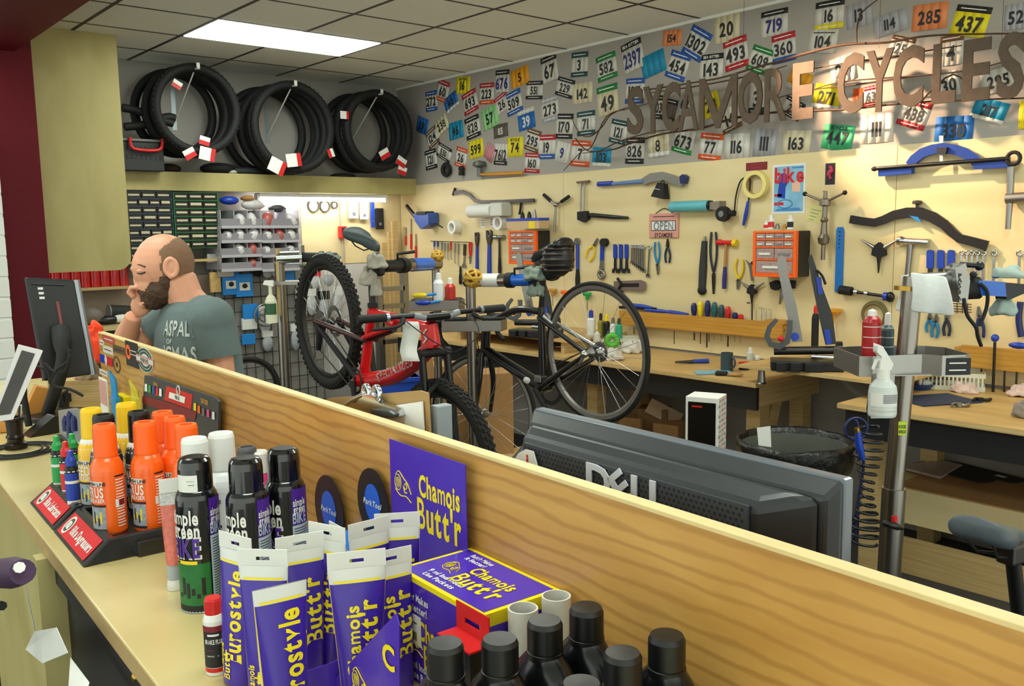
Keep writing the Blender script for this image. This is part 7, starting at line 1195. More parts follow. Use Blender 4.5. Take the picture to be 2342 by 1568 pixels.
# ================================================================== tyres and clutter on the high shelf
M_T2 = mat('new_tyre', '0c0d0e', .75, bump=.3, vs=70); M_TAG = mat('tyre_tag_red', 'c81c1c', .5)
def bracket(fr, px, py, y0, z):
    pass
def tyre_stack(cx, cy, yfront, R, n, lean, words, hook):
    P = ony(cx, cy, yfront); z0 = P.z
    for i in range(n):
        y = yfront+.01+i*.063; dx = lean*i*.012*math.sin(i*2.3); f = Matrix.Rotation(.05*math.sin(i*1.7), 4, 'Z')
        m = MB().torus((0, 0, 0), R-.03, .033, 'y', 48, 10)
        if i < 2:
            for j in range(54):
                for s in (-1, 1): a = 2*PI*(j+.25*s)/54; old = m.M; m.M = Matrix.Translation(((R-.004)*math.cos(a), s*.011, (R-.004)*math.sin(a))) @ RY(-a); m.box((-.004, -.006, -.007), (.005, .006, .007)); m.M = old
        o = m.build('tyre', M_T2, None, TR(P.x+dx, y, z0-.006*abs(math.sin(i*1.3))) @ f)
        tag(o, f"black tyre hanging in the {words} bundle, {['frontmost','second','third','fourth','fifth','sixth','seventh'][i]} from the front", 'tyre', f'{words} bundle of hanging tyres')
    zt = z0+R-.045; k = empty('tyre_hook', TR(P.x, YB, zt), f'white wall bracket carrying the {words} tyre bundle', 'bracket'); L = YB-yfront+.06
    MB().box((-.012, -L, -.004), (.012, -.002, .004)).build('arm', WHITE, k); MB().box((-.012, -L, 0), (.012, -L+.006, .04)).build('tip', WHITE, k); MB().tube([(0, -L*.85, -.006), (0, -.006, -.34)], .006, 6).build('brace', WHITE, k); MB().box((-.018, -.006, -.4), (.018, -.001, .02)).build('wall_plate', mat('galvanised', '9aa6aa', .4, .6), k)
tyre_stack(452, 250, 3.02, .335, 6, 1, 'left', None); tyre_stack(673, 291, 3.02, .365, 7, -1, 'middle', None); tyre_stack(868, 298, 3.04, .345, 6, 1, 'right', None)
def tyre_tag(px, py, y, s, rot, label, redtop=True):
    P = ony(px, py, y); k = empty('tyre_tag', TR(P) @ RY(rot), label, 'tag', 'paper tags on the tyres'); MB().prism([(-s, -s*.8), (s, -s*.8), (s, s*.8), (-s, s*.8)], -.001, .001).build('card', PAPER, k); MB().box((s*.45 if redtop else -s, -.003, -s*.8), (s, -.0012, s*.8) if redtop else (s, -.0012, 0)).build('red_band', M_TAG, k)
for px, py, y, s, rot, lb, rt in ((405, 193, 2.98, .035, .5, 'red and white tag inside the top of the left tyre bundle', False), (468, 322, 2.97, .04, .25, 'red tag on the inner rim of the left tyre bundle', False), (474, 352, 2.96, .06, .2, 'red and white tag under the left tyre bundle', True), (434, 351, 2.96, .045, -.5, 'white tag with a yellow end under the left tyre bundle', False), (634, 380, 2.96, .07, .45, 'large white tag folded over the shelf front', True), (672, 366, 2.97, .065, -.12, 'white and red tag at the foot of the middle tyre bundle', True), (788, 263, 3.0, .04, .0, 'white tag on the left flank of the right tyre bundle', True), (880, 352, 2.98, .05, -.5, 'white and red tag inside the foot of the right tyre bundle', False), (918, 370, 2.97, .05, .5, 'red tag at the right end of the shelf, upper one', False), (920, 390, 2.97, .045, .3, 'red tag at the right end of the shelf, lower one', False), (757, 350, 3.0, .035, 1.2, 'red tag between the middle and right tyre bundles', False)): tyre_tag(px, py, y, s, rot, lb, rt)
ZS = 2.1+(2.178-2.1)-.0095
# caddy with red handle
k = Kit('plastic_caddy', 'black plastic caddy with a red handle on the high shelf', 'caddy', Fr((0, 3.12, 0), 0), 332, 380, y=0.); a, b = k.q(286, 380)[0]-.05, k.q(377, 380)[0]; h = k.q(330, 305)[1]; k.root.location.z = ZS; dz = ZS-k.z
k.part('body', MB().box((a, 0, .002), (b, .3, h*.9)), mat('caddy_black', '1d2022', .45), bevel=.006); k.part('rim', MB().box((a-.01, -.012, h*.9), (b+.03, .31, h*.98)), GREYP, bevel=.003)
for r_ in (0, 1):
    for i in range(9): k.part('slot', MB().box((a+.03+i*.034, -.003, h*(.36+.27*r_)), (a+.048+i*.034, .002, h*(.50+.27*r_))), INK)
k.part('handle', MB().tube(smooth_path([k.p(297, 302, -.03), k.p(299, 322, -.03), k.p(312, 330, -.03), k.p(350, 333, -.03), k.p(368, 327, -.03), k.p(371, 306, -.03)], 4), .012, 8), RED)
for i, (pts, lb) in enumerate((([(280, 246), (320, 255), (370, 275), (395, 282)], 'upper black inner tube lying over the caddy'), ([(285, 290), (330, 285), (380, 268), (400, 270)], 'lower black inner tube lying over the caddy'))):
    q = Kit('inner_tube', lb, 'inner tube', Fr((0, 3.2, 0), 0), 330, 270, y=0., single=True); q.part('', MB().tube(smooth_path(q.path(pts), 5), .03, 8), RUB)
for i, (px, w, h, lb, m_) in enumerate(((515, .16, .10, 'dark folded tyre lying between the left and middle bundles', M_T2), (575, .2, .07, 'grey knitted heap lying on the high shelf', mat('dark_mesh', '2f3336', .7)), (540, .05, .05, 'clear plastic cup on the high shelf', mat('milky_plastic', 'c9cbc0', .4)), (800, .12, .05, 'dark clutter heap under the right tyre bundle', RUB), (400, .09, .08, 'brown heap beside the caddy on the high shelf', mat('dark_brown_heap', '3a2c20', .8)))):
    P = ony(px, 385, 3.24); m = MB().sph((0, 0, h*.5), (w, .09, h*.5), 14); o = m.build('shelf_heap', m_, None, TR(P.x, 3.36, ZS+.001)); tag(o, lb, 'clutter')
# tube lamp under the shelf
a, b = ony(588, 449, 3.30), ony(880, 453, 3.30); k = empty('tube_lamp', TR((a.x+b.x)/2, 3.30, 2.02), 'long fluorescent tube lamp glowing under the high shelf', 'lamp'); L = (b.x-a.x)/2
MB().box((-L, -.05, -.02), (L, .05, .012)).build('housing', WHITE, k, bevel=.004); MB().cyl((-L+.02, 0, -.035), (L-.02, 0, -.035), .016, n=12).build('tube', mat('glowing_tube', (1., .97, .92), .5, var=0, emit=LAMP['tube']), k); [MB().box((s*L-.012, -.03, -.055), (s*L+.012, .03, -.0)).build('end_cap', WHITE, k) for s in (-1, 1)]
# ================================================================== drawer cabinets and bins below the shelf
def cabinet(label, x0, x1, y0, y1, rows, cols, fm, face=3.2):
    fr = Fr((0, face, 0), 0); k = Kit('drawer_cabinet', label, 'cabinet', fr, (x0+x1)/2, y1, y=0.); a, b = k.q(x0, y1)[0], k.q(x1, y1)[0]; h = k.q((x0+x1)/2, y0)[1]; n = len(rows); k.part('case', MB().box((a, .03, 0), (b, .25, h)), fm)
    t = .006; fmz = MB(); fmz.box((a, 0, 0), (a+t, .03, h)); fmz.box((b-t, 0, 0), (b, .03, h)); tot = float(n); dzz = h/tot
    for i in range(n+1): fmz.box((a+t, 0, max(0, i*dzz-.003)), (b-t, .03, min(h, i*dzz+.003)))
    k.part('frame', fmz, fm); MD = mat('dark_drawer', '1c1d1a', .35); ML = mat('drawer_label_paper', 'cfc6a8', .7, var=.2, vs=30)
    for i in range(n):
        c = rows[i]
        for j in range(c):
            xa = a+t+(b-a-2*t)*j/c; xb = a+t+(b-a-2*t)*(j+1)/c; d = k.part('drawer', MB().box((xa+.003, .006, i*dzz+.005), (xb-.003, .03, (i+1)*dzz-.005)), MD); MB().box((xa+(xb-xa)*.12, .002, i*dzz+dzz*.38), (xb-(xb-xa)*.14, .006, i*dzz+dzz*(.62+.1*((i*j) % 2)))).build('drawer_label', ML, d)
    return k
cabinet('dark blue framed cabinet of many tiny drawers', 297, 402, 437, 592, [3, 3, 3, 4, 3, 3, 3, 4, 3], 3, mat('slate_blue_frame', '3a4a63', .4)); cabinet('green framed cabinet of many tiny drawers', 403, 505, 440, 567, [3, 3, 3, 3, 3, 3, 3], 3, mat('green_frame', '1f7a3e', .4))
fr = Fr((0, 3.2, 0), 0); k0 = Kit('cabinet_shelf', 'plywood ledge under the drawer cabinets', 'shelf', fr, 400, 594, y=0.); k0.part('ledge', MB().box((k0.q(287, 594)[0], 0, -.02), (k0.q(505, 594)[0], .28, -.0005)), M_PLYB)
M_BIN2 = mat('smoky_bin_plastic', '8d8a92', .3, var=.1); M_BAGW = mat('parts_bag', 'd2cfd0', .35, var=.35, vs=25)
nb = 0
for c_, (x0, x1) in enumerate(((506, 598), (600, 684))):
    for r_, (y0, y1) in enumerate(((480, 508), (516, 541), (550, 574), (584, 606))):
        fr = Fr((0, 3.14, 0), 0); k = Kit('parts_bin', f"grey divided parts bin, {['top','second','third','lowest'][r_]} in the {['left','right'][c_]} column", 'bin', fr, (x0+x1)/2, y1, y=0., group='stacked parts bins'); a, b = k.q(x0, y1)[0], k.q(x1, y1)[0]; h = k.q((x0+x1)/2, y0)[1]; nb += 1
        k.part('tub', MB().box((a, .02, -.035), (b, .3, -.03)).box((a, 0, -.035), (b, .006, h*.3)).box((a, .29, -.03), (b, .296, h)), M_BIN2); k.part('lip', MB().box((a-.004, -.012, -.05), (b+.004, .004, -.028)), mat('bin_lip', 'b5b2ba', .3), bevel=.003)
        for j in range(4): x = a+(b-a)*j/3; k.part('divider', MB().prism([(x-.003, -.03), (x+.003, -.03), (x+.003, h), (x-.003, h)], .01, .29), mat('bin_lip', 'b5b2ba', .3))
        rnd = random.Random(nb)
        for j in range(3):
            if rnd.random() < .25: continue
            x = a+(b-a)*(j+.5)/3; w = (b-a)/7; k.part('parts_bag', MB().sph((x+rnd.uniform(-.01, .01), .05, -.02+h*.3), (w*rnd.uniform(.9, 1.2), .06, h*rnd.uniform(.5, .8)), 10, rot=Matrix.Rotation(rnd.uniform(-.6, .6), 3, 'Y')), M_BAGW if rnd.random() < .8 else mat('red_bag', 'b05a52', .4))
fr = Fr((0, 3.2, 0), 0)
for px, py, s, m_, lb in ((530, 452, .07, BLUE, 'blue bag on top of the parts bins'), (585, 462, .09, M_BAGW, 'crumpled clear bag on top of the parts bins'), (640, 470, .07, mat('dark_bag', '4a464a', .4), 'dark bag on top of the right bin column'), (572, 447, .05, M_CB, 'small brown box above the parts bins')):
    x, z = fr.q(px, py); o = MB().sph((0, 0, 0), (s*1.2, .06, s*.5), 10).build('parts_bag', m_, None, fr.M @ TR(x, .05, z-.02)); tag(o, lb, 'bag', 'bags on the parts bins')
# black wire grid with hanging packages
fr = Fr((0, 3.3, 0), 0); k = Kit('wire_grid_panel', 'black wire grid panel full of hanging packages', 'grid panel', fr, 600, 830, y=0.); a, b = k.q(500, 830)[0], k.q(740, 830)[0]; z1 = k.q(600, 612)[1]; z0 = -.5
for i in range(13): x = a+(b-a)*i/12; k.part('wire', MB().cyl((x, 0, z0), (x, 0, z1), .003, n=5), BLKM)
for i in range(12): z = z0+(z1-z0)*i/11; k.part('wire', MB().cyl((a, .003, z), (b, .003, z), .003, n=5), BLKM)
MB().box((a, .02, z0), (b, .05, z1+.02)).build('backing', mat('grey_backing', '8a8680', .8), k.root)
def pack(px, py, w, h, m_, label, hole=None, y=-.02, bagm=None):
    q = Kit('hanging_package', label, 'package', fr, px, py, y=y, group='packages on the wire grid'); dx = abs(q.q(px+w/2, py)[0]); dz = abs(q.q(px, py+h/2)[1])
    if bagm: q.part('bag', MB().sph((0, 0, -dz*.2), (dx, .02, dz*.85), 10), bagm); q.part('header_card', MB().box((-dx*.9, -.012, dz*.45), (dx*.9, .012, dz)), m_)
    else: q.part('card', MB().box((-dx, -.012, -dz), (dx, .012, dz)), m_, bevel=.003)
    if hole: q.part('window', MB().box((-dx*.62, -.016, -dz*.45), (dx*.62, -.011, dz*.25)), PAPER); q.part('product', MB().sph((0, -.018, -dz*.05), (dx*.33, .006, dz*.22), 10), INK)
CARDB = mat('card_sky', '1f86d8', .45); M_CLR = mat('clear_bag', 'c3c5c8', .25, var=.35, vs=30); M_SIL = mat('silver_bag', 'a9adb2', .3, var=.3, vs=30)
for px, py, w, h, m_, hole, bag, lb in ((527, 648, 38, 52, CARDB, True, None, 'left blue and white card package beside the shoulder'), (558, 652, 38, 52, CARDB, True, None, 'right blue and white card package of the front pair'), (515, 622, 36, 22, mat('foil', 'b9bcc0', .25, .6), False, None, 'silver foil package above the blue cards'), (490, 590, 34, 20, mat('foil', 'b9bcc0', .25, .6), False, None, 'silver foil package behind the head'), (492, 645, 24, 46, mat('orange_white_pack', 'd8b070', .5, var=.5, vs=30), False, None, 'white and orange package behind the neck'), (572, 712, 34, 34, CARDB, False, None, 'lower blue card package over a white one'), (570, 740, 34, 26, PAPER, False, None, 'white card package under the lower blue one'), (568, 775, 30, 24, CARDB, False, None, 'lowest blue card package behind the sleeve'),
        (634, 620, 26, 30, RED, None, M_CLR, 'clear bag with a red header card beside the rear stand'), (612, 622, 24, 26, PAPER, None, M_CLR, 'clear bag with a white header card left of the rear stand'), (590, 622, 22, 20, YEL, None, BLKM, 'black package with a yellow header'), (662, 626, 20, 30, CARDB, False, None, 'small blue carton on the rear stand tray'), (605, 730, 30, 60, PAPER, None, M_CLR, 'long clear bag hanging low behind the cream spray bottle'), (612, 780, 26, 46, PAPER, None, M_SIL, 'silver bag hanging lowest left of the rear stand'), (690, 700, 26, 80, PAPER, None, M_CLR, 'clear bag hanging left of the red bike wheel'), (676, 770, 22, 60, PAPER, None, M_SIL, 'silver bag hanging beside the stand column'),
        (722, 640, 24, 40, RED, None, M_CLR, 'red carded bag seen through the red bike rear wheel'), (752, 636, 24, 36, PAPER, None, M_SIL, 'white carded bag seen through the red bike rear wheel'), (712, 690, 24, 60, PAPER, None, M_CLR, 'clear bag seen through the left half of the rear wheel'), (742, 700, 26, 70, BLKM, None, M_SIL, 'dark bag seen through the middle of the rear wheel'), (772, 690, 22, 70, PAPER, None, M_CLR, 'pale bag seen through the right half of the rear wheel')): pack(px, py, w, h, m_, lb, hole, -.03-.02*random.random(), bag)
q = Kit('chainring', 'silver chainring hanging in front of the clear bags', 'chainring', fr, 606, 720, y=-.09, single=True); q.part('', MB().torus((0, 0, 0), .09, .008, 'y', 30, 6).torus((0, 0, 0), .055, .006, 'y', 24, 6).box((-.055, -.004, -.006), (.055, .004, .006)).box((-.006, -.004, -.055), (.006, .004, .055)), STEEL)
# things on the lit plywood
fr = Fr((0, YB-.012, 0), 0)
for i, (px, py, r, lb) in enumerate(((716, 470, .055, 'left black cable coil on the lit plywood'), (742, 471, .05, 'middle black cable coil on the lit plywood'), (764, 468, .03, 'small cable coil right of the others'))): q = Kit('cable_coil', lb, 'cable', fr, px, py, y=-.015, group='cable coils on the back plywood', single=True); q.part('', MB().torus((0, 0, 0), r, .006, 'y', 22, 5).torus((.004, -.008, -.004), r*.95, .005, 'y', 22, 5), mat('grey_cable', '4a4444', .6))
q = Kit('red_meter', 'red wall box with a dark display on the lit plywood', 'meter', fr, 784, 531, y=-.03); q.part('case', MB().box((-.035, -.02, -.055), (.035, .03, .055)), RED, bevel=.006); q.part('display', MB().box((-.018, -.024, .005), (.018, -.02, .042)), INK); q.part('buttons', MB().box((-.018, -.024, -.03), (.018, -.02, -.012)), PAPER); q.part('conduit', MB().cyl((.005, .015, -.055), (.005, .015, -.42), .01, n=8), mat('pale_conduit', 'b5a494', .5)); q.part('conduit', MB().cyl((.0, .015, .055), (.0, .015, .32), .012, n=8), mat('pale_conduit', 'b5a494', .5))
for px, py, w, h, m_, lb in ((808, 478, 22, 44, M_CLR, 'clear bag with a grey part hanging left on the lit plywood'), (832, 482, 18, 40, PAPER, 'white paper sleeve on the lit plywood'), (852, 490, 8, 60, BLUE, 'blue strap hanging on the lit plywood'), (868, 500, 18, 48, BLKM, 'black cable bundle hanging near the corner')):
    q = Kit('hanging_package', lb, 'package', fr, px, py, y=-.03, group='packages on the lit plywood'); dx = abs(q.q(px+w/2, py)[0]); dz = abs(q.q(px, py+h/2)[1]); q.part('sleeve', MB().box((-dx, -.01, -dz), (dx, .01, dz)), m_, bevel=.006); q.part('hole', MB().cyl((0, -.0105, -dz*.5), (0, -.014, -dz*.5), dx*.35, n=12), GREYP); peg(q, 0, dz*.9)
# lean ladders and rails against the corner
for i, px in enumerate((880, 896, 905)): 
    q = Kit('wooden_strip', f"{['left','middle','right'][i]} pale timber strip leaning in the corner behind the stands", 'timber', Fr((0, YB-.05-.03*i, 0), 0), px, 560, y=0., single=True); q.part('', MB().box((-.03, 0, -q.z+.001), (.03, .03, .02+.1*i)), M_PLYB)
k = Kit('step_ladder', 'grey aluminium step ladder folded behind the red bike', 'ladder', Fr((0, 2.9, 0), 0), 900, 720, y=0.)
for px in (872, 930): k.part('rail', MB().box((k.q(px-6, 700)[0], 0, -k.z+.001), (k.q(px+6, 700)[0], .06, k.q(px, 622)[1])), ALU)
for py in (660, 700, 740, 780): k.part('step', MB().box((k.q(876, py)[0], 0, k.q(900, py)[1]-.02), (k.q(926, py)[0], .08, k.q(900, py)[1]+.02)), ALU)
# frame jig in the corner: blue vice
q = Kit('bench_vice', 'blue tool rest mounted in the corner of the plywood', 'tool', WALL, 968, 500, y=-.1); q.part('body', MB().prism(q.poly([(952, 488), (985, 486), (986, 512), (968, 524), (955, 505)]), -.03, .08), mat('vice_blue', '2f55a8', .4), bevel=.008); q.part('plate', MB().prism(q.poly([(960, 484), (982, 483), (982, 490), (960, 491)]), -.04, .05), BLKM); q.part('handle', MB().tube(q.path([(985, 516), (995, 510), (1012, 520)]), .006, 6), BLKM); q.part('arm', MB().tube([q.p(954, 500), q.p(930, 470)], [.02, .016], 8), DKST)
for i, (px, pt, pb) in enumerate(((928, 520, 560), (940, 500, 570), (951, 535, 590))): q = WT('hanging_rod', f"{['left','middle','right'][i]} red and steel rod hanging in the corner by the blue tool rest", 'rod', (px, pt), (px, pb), 'rods in the corner'); q.part('rod', MB().cyl((0, 0, 0), (0, 0, -q.L), .006, n=7), STEEL); q.part('grip', MB().cyl((0, 0, -q.L*.5), (0, 0, -q.L), .01, n=8), RED)
# red bottles on the low left shelf
fr = Fr((0, 3.25, 0), 0); k = Kit('bottle_shelf', 'narrow shelf carrying the row of red bottles', 'shelf', fr, 200, 658, y=0.); a, b = k.q(60, 658)[0], k.q(298, 655)[0]; k.part('board', MB().box((a, -.01, -.02), (b, .22, 0)), M_PLYB); [k.part('bracket', MB().box((k.q(px, 658)[0]-.02, .2, -.5), (k.q(px, 658)[0]+.02, .23, -.02)), GREYP) for px in (155, 272)]
rb = None
for i, px in enumerate((110, 132, 155, 178, 200, 223, 245, 268, 289)):
    x, z = fr.q(px, 650); M_ = fr.M @ TR(x, .06, k.z+.0005); lb = f"{['first','second','third','fourth','fifth','sixth','seventh','eighth','ninth'][i]} red bottle from the column on the low shelf"
    if rb is None: rb = empty('red_bottle', M_, lb, 'bottle', 'red bottles on the low shelf'); MB().lathe([(0, 0), (.038, 0), (.04, .08), (.036, .16), (.03, .2)], 16).build('body', mat('red_bottle_plastic', 'b8161a', .25, coat=.4), rb); MB().lathe([(.031, .2), (.031, .24), (.015, .25), (0, .25)], 14).build('cap', mat('dark_red_cap', '5a1012', .4), rb)
    else: dup(rb, M_, lb)
struct('wall_back_panel', MB().box((ony(40, 700, 3.42).x, 3.42, 0), (ony(500, 700, 3.42).x, 3.44, ony(200, 640, 3.42).z)), mat('beige_wall', 'a3917d', .8))
o = bpy.data.objects['wall_back_panel']; o.parent = wall_b; o.name = 'wainscot_panel'
fr = Fr((0, 2.9, 0), 0); k = Kit('black_pipe', 'black padded roll lying level behind the bearded person', 'roll', fr, 330, 716, y=0.); k.part('roll', MB().tube([k.p(248, 716), k.p(405, 722)], .06, 16), mat('black_foam', '151517', .7)); k.part('end_cap', MB().tube([k.p(247, 716), k.p(250, 716)], .062, 16), GREYP); k.part('support', MB().box((-.12, -.05, -k.z+.001), (.12, .05, -.058)), mat('dark_support', '2a2826', .7))
k = empty('back_counter', TR(ony(200, 745, 2.55).x, 2.55, 0), 'low back counter with clutter behind the register', 'counter'); MB().box((-.7, 0, ony(260, 745, 2.55).z-.03), (.5, .25, ony(260, 745, 2.55).z)).build('counter_top', M_TOP, k); MB().box((-.68, .03, .001), (.48, .23, ony(260, 745, 2.55).z-.03)).build('base', mat('dark_support', '2a2826', .7), k); zbc = ony(260, 745, 2.55).z
for px, py, s, m_, lb in ((215, 733, (.09, .07, .06), mat('grey_hood', '6a625a', .6), 'dark lumpy object on the back counter'), (250, 738, (.1, .06, .03), BLACK, 'black device on the back counter'), (290, 738, (.08, .06, .03), PAPER, 'white papers on the back counter')): P = ony(px, py, 2.62); o = MB().sph((0, 0, s[2]), s, 12).build('clutter_item', m_, None, TR(P.x, 2.7, zbc+.001)); tag(o, lb, 'clutter')
fr = Fr((0, 2.95, 0), 0)
# small bike parts seen behind the person: black wheel and derailleur
fr = Fr(atd(590, 830, 5.0), -YAW); k = Kit('spare_wheel', 'black wheel with a slick tyre leaning behind the person', 'wheel', fr, 575, 880, y=0.); kk_ = k; m = MB().torus((0, 0, 0), .15, .012, 'y', 40, 8); k.part('tyre', m, M_TYRE); m = MB().lathe([(.128, -.01), (.138, -.01), (.138, .01), (.128, .01), (.128, -.01)], 40, M=RX(PI/2)); k.part('rim', m, M_RIM); [k.part('spoke', MB().cyl((0, 0, 0), (.13*math.cos(i*PI/9), 0, .13*math.sin(i*PI/9)), .001, n=4), STEEL) for i in range(18)]; k.part('hub', MB().cyl((0, -.03, 0), (0, .03, 0), .015, n=10), STEEL); k.part('rest', MB().box((-.1, -.05, -k.z+.001), (.1, .05, -.163)), mat('dark_support', '2a2826', .7))
# ================================================================== register corner of the counter
RG = Fr(atd(120, 760, 3.0), -YAW-.95); k = Kit('register_monitor', 'black register monitor on a stand seen from behind', 'monitor', Fr(atd(120, 760, 3.0), -YAW), 120, 760, y=0.)
A = [k.p(57, 634), k.p(143, 643), k.p(184, 866), k.p(100, 872)]; th = Vector((.010, .045, .0))
off = [Vector((0, 0, 0)), Vector((0, .09, 0)), Vector((0, .09, 0)), Vector((0, 0, 0))]; A = [p+o_ for p, o_ in zip(A, off)]; nrm = (A[1]-A[0]).cross(A[3]-A[0]).normalized(); nrm = nrm if nrm.y > 0 else -nrm; Bp = [p+nrm*.028 for p in A]
k.part('housing', MB().add(A+Bp, [(3, 2, 1, 0), (4, 5, 6, 7), (0, 1, 5, 4), (1, 2, 6, 5), (2, 3, 7, 6), (3, 0, 4, 7)]), mat('register_black', '17181b', .4), bevel=.008); e = (A[1]-A[0]).normalized()*.008; k.part('silver_edge', MB().tube([A[1]+nrm*.012+e*.3, A[2]+nrm*.012+e*.3], .013, 8), mat('silver_edge', '9aa0a8', .3, .7)); k.part('screen', MB().add([p+nrm*.0285 for p in A], [(0, 1, 2, 3)]), mat('screen_glass', '20262c', .15))
c_ = (A[0]+A[1])/2; m = MB()
for i in range(3): k.part('white_barcode', MB().cb(A[0]*.75+A[1]*.25+(A[3]-A[0])*(.1+.045*i)-nrm*.002, (.02, .004, .008)), PAPER)
k.part('red_sticker', MB().tube([A[0]*.45+A[1]*.55+(A[3]-A[0])*.22-nrm*.002, A[0]*.45+A[1]*.55+(A[3]-A[0])*.55-nrm*.002], .006, 4), mat('faded_red', '8c4a48', .6)); k.part('vent', MB().tube([A[0]+(A[3]-A[0])*.06-nrm*.002+(A[1]-A[0])*.1, A[0]+(A[3]-A[0])*.06-nrm*.002+(A[1]-A[0])*.75], .003, 5), INK)
zb_ = ZT-k.z+.001; ct_ = (A[2]+A[3])/2; k.part('stand_arm', MB().tube(smooth_path([(A[0]+A[1]+A[2]+A[3])/4-nrm*.01, (A[2]+A[3])/2-nrm*.08+Vector((-.03, 0, .06)), Vector((ct_.x-.05, ct_.y-.06, zb_+.02))], 5), [.03]*4+[.022]*4+[.02]*3, 10), BLKM); k.part('stand_foot', MB().lathe([(0, 0), (.11, 0), (.11, .012), (.04, .02), (0, .02)], 24, at=(ct_.x-.04, ct_.y-.02, zb_)), BLACK)
for i, pts in enumerate(([(150, 790), (160, 820), (130, 845), (115, 870)], [(100, 830), (125, 850), (150, 845), (160, 800)], [(60, 850), (85, 838), (110, 850), (118, 880), (160, 890), (190, 905)])): q = Kit('cable', f"{['black cable looping behind the register monitor','thin cable under the register monitor','black cable lying toward the card reader'][i]}", 'cable', Fr(atd(120, 850, 2.75), -YAW), 130, 850, y=0., single=True); q.part('', MB().tube(smooth_path(q.path(pts), 5), .0045, 6), BLKM)
# white-framed display
k = Kit('photo_display', 'white framed photo display tilted at the left edge', 'picture frame', Fr(atd(50, 880, 2.2), -YAW+.5), 50, 880, y=0.); pl = [(42, 788), (98, 802), (30, 958), (-20, 965)]; k.part('frame', MB().prism(k.poly(pl), -.004, .012), mat('white_frame', 'd9d9da', .4), bevel=.002); k.part('picture', MB().prism(k.poly([(50, 800), (80, 808), (24, 945), (-10, 950)]), -.0055, -.004), mat('dark_photo', '3a3a38', .3, var=.7, vs=14)); z_ = k.p(0, 960)
k = Kit('wooden_block', 'orange stained wooden block behind the pen cup', 'wooden block', Fr(onz(75, 958, ZT), -YAW+.6), 75, 960, y=0.); k.z = ZT+.001; k.root.matrix_basis = k.fr.M @ TR(k.x, 0, ZT+.001); h = k.fr.q(75, 885, 0)[1]-ZT; k.part('block', MB().prism([(-.05, 0), (.05, 0), (.065, h*.85), (.02, h), (-.02, h*.3)], 0, .06), mat('orange_wood', 'c98a3c', .45, var=.15), bevel=.003)
k = Kit('wooden_block', 'second orange wooden block at the left picture edge', 'wooden block', Fr(onz(10, 990, ZT), -YAW+.3), 10, 990, y=0.); k.root.matrix_basis = k.fr.M @ TR(k.x, 0, ZT+.001); k.part('block', MB().box((-.06, 0, 0), (.045, .05, .11)), mat('orange_wood', 'c98a3c', .45, var=.15), bevel=.003)
P = base_at(38, 1030, .028); P.z = ZT+.004; k = empty('pen_cup', TR(P) @ RZ(face_rz(P)), 'dark hub shaped pen cup holding pens', 'pen cup'); MB().lathe([(0, 0), (.03, 0), (.03, .012), (.022, .018), (.022, .028), (.026, .032), (.021, .04), (.023, .08), (.032, .083), (.032, .09), (.022, .09), (.02, .03), (0, .03)], 22).build('cup', mat('bronze_black', '2a2018', .3, .4), k); [MB().cyl((.008*math.cos(i*2), .008*math.sin(i*2), .035), (.02*math.cos(i*2.1), .02*math.sin(i*2.1), .125+.01*(i % 2)), .0045, n=7).build('pen', [WHITE, GREYP, PAPER, BLACK][i % 4], k) for i in range(5)]
P = onz(45, 1032, ZT); k = empty('coiled_cable', TR(P.x, P.y, ZT+.001), 'flat coil of thin black cable around the pen cup', 'cable'); [MB().torus((0, 0, .003), .06+.009*i, .0022, 'z', 40, 5).build('loop', BLKM, k, TR(.004*math.sin(i*2), .004*math.cos(i), .0)) for i in range(6)]
k = stand_at(178, 925, ZT, 'card_reader', 'black rounded card terminal by the divider end', 'card terminal', off=25); MB().prism([(-.09, 0), (.09, 0), (.1, .05), (.08, .085), (-.03, .085), (-.085, .05)], -.05, .05).build('body', BLACK, k, bevel=.018, seg=3); MB().cb((.0, -.0535, .04), (.14, .006, .03)).build('slot', INK, k); MB().cb((.02, .0, .086), (.05, .04, .004)).build('chrome_badge', CHROME, k)
k = stand_at(105, 990, ZT, 'phone_stand', 'black wedge phone stand behind the little bottles', 'phone', off=20); MB().prism([(-.06, 0), (.05, 0), (.04, .05), (.02, .055)], -.03, .03).build('wedge', BLACK, k, bevel=.004); MB().tube([(-.03, .05, .02), (-.035, .06, .11), (-.03, .06, .2)], .011, 8).build('handset', BLKM, k)
# orange hat and camouflage cap near the far end
k = Fr(atd(195, 790, 3.25), -YAW); x, z = k.q(195, 800); rag('orange_hat', 'bright orange fabric hat lying behind the register', k.M @ Vector((x, .05, z-.06)), .075, mat('hi_vis_orange', 'ff4a1c', .7, var=.08), 51, .14, 'hat'); x, z = k.q(205, 850); rag('camo_cap', 'camouflage cap lying below the orange hat', k.M @ Vector((x, -.02, z-.03)), .06, mat('camouflage', '8a7355', .8, var=.6, vs=18), 52, .09, 'cap'); P = k.M @ Vector((k.q(200, 830)[0], .03, 0)); o = MB().box((-.12, -.1, ZT+.001), (.1, .1, k.q(195, 860)[1]-.005)).build('wooden_riser', M_PLYB, None, TR(P.x, P.y, 0) @ RZ(-.6)); tag(o, 'plywood riser carrying the hats at the divider end', 'box')
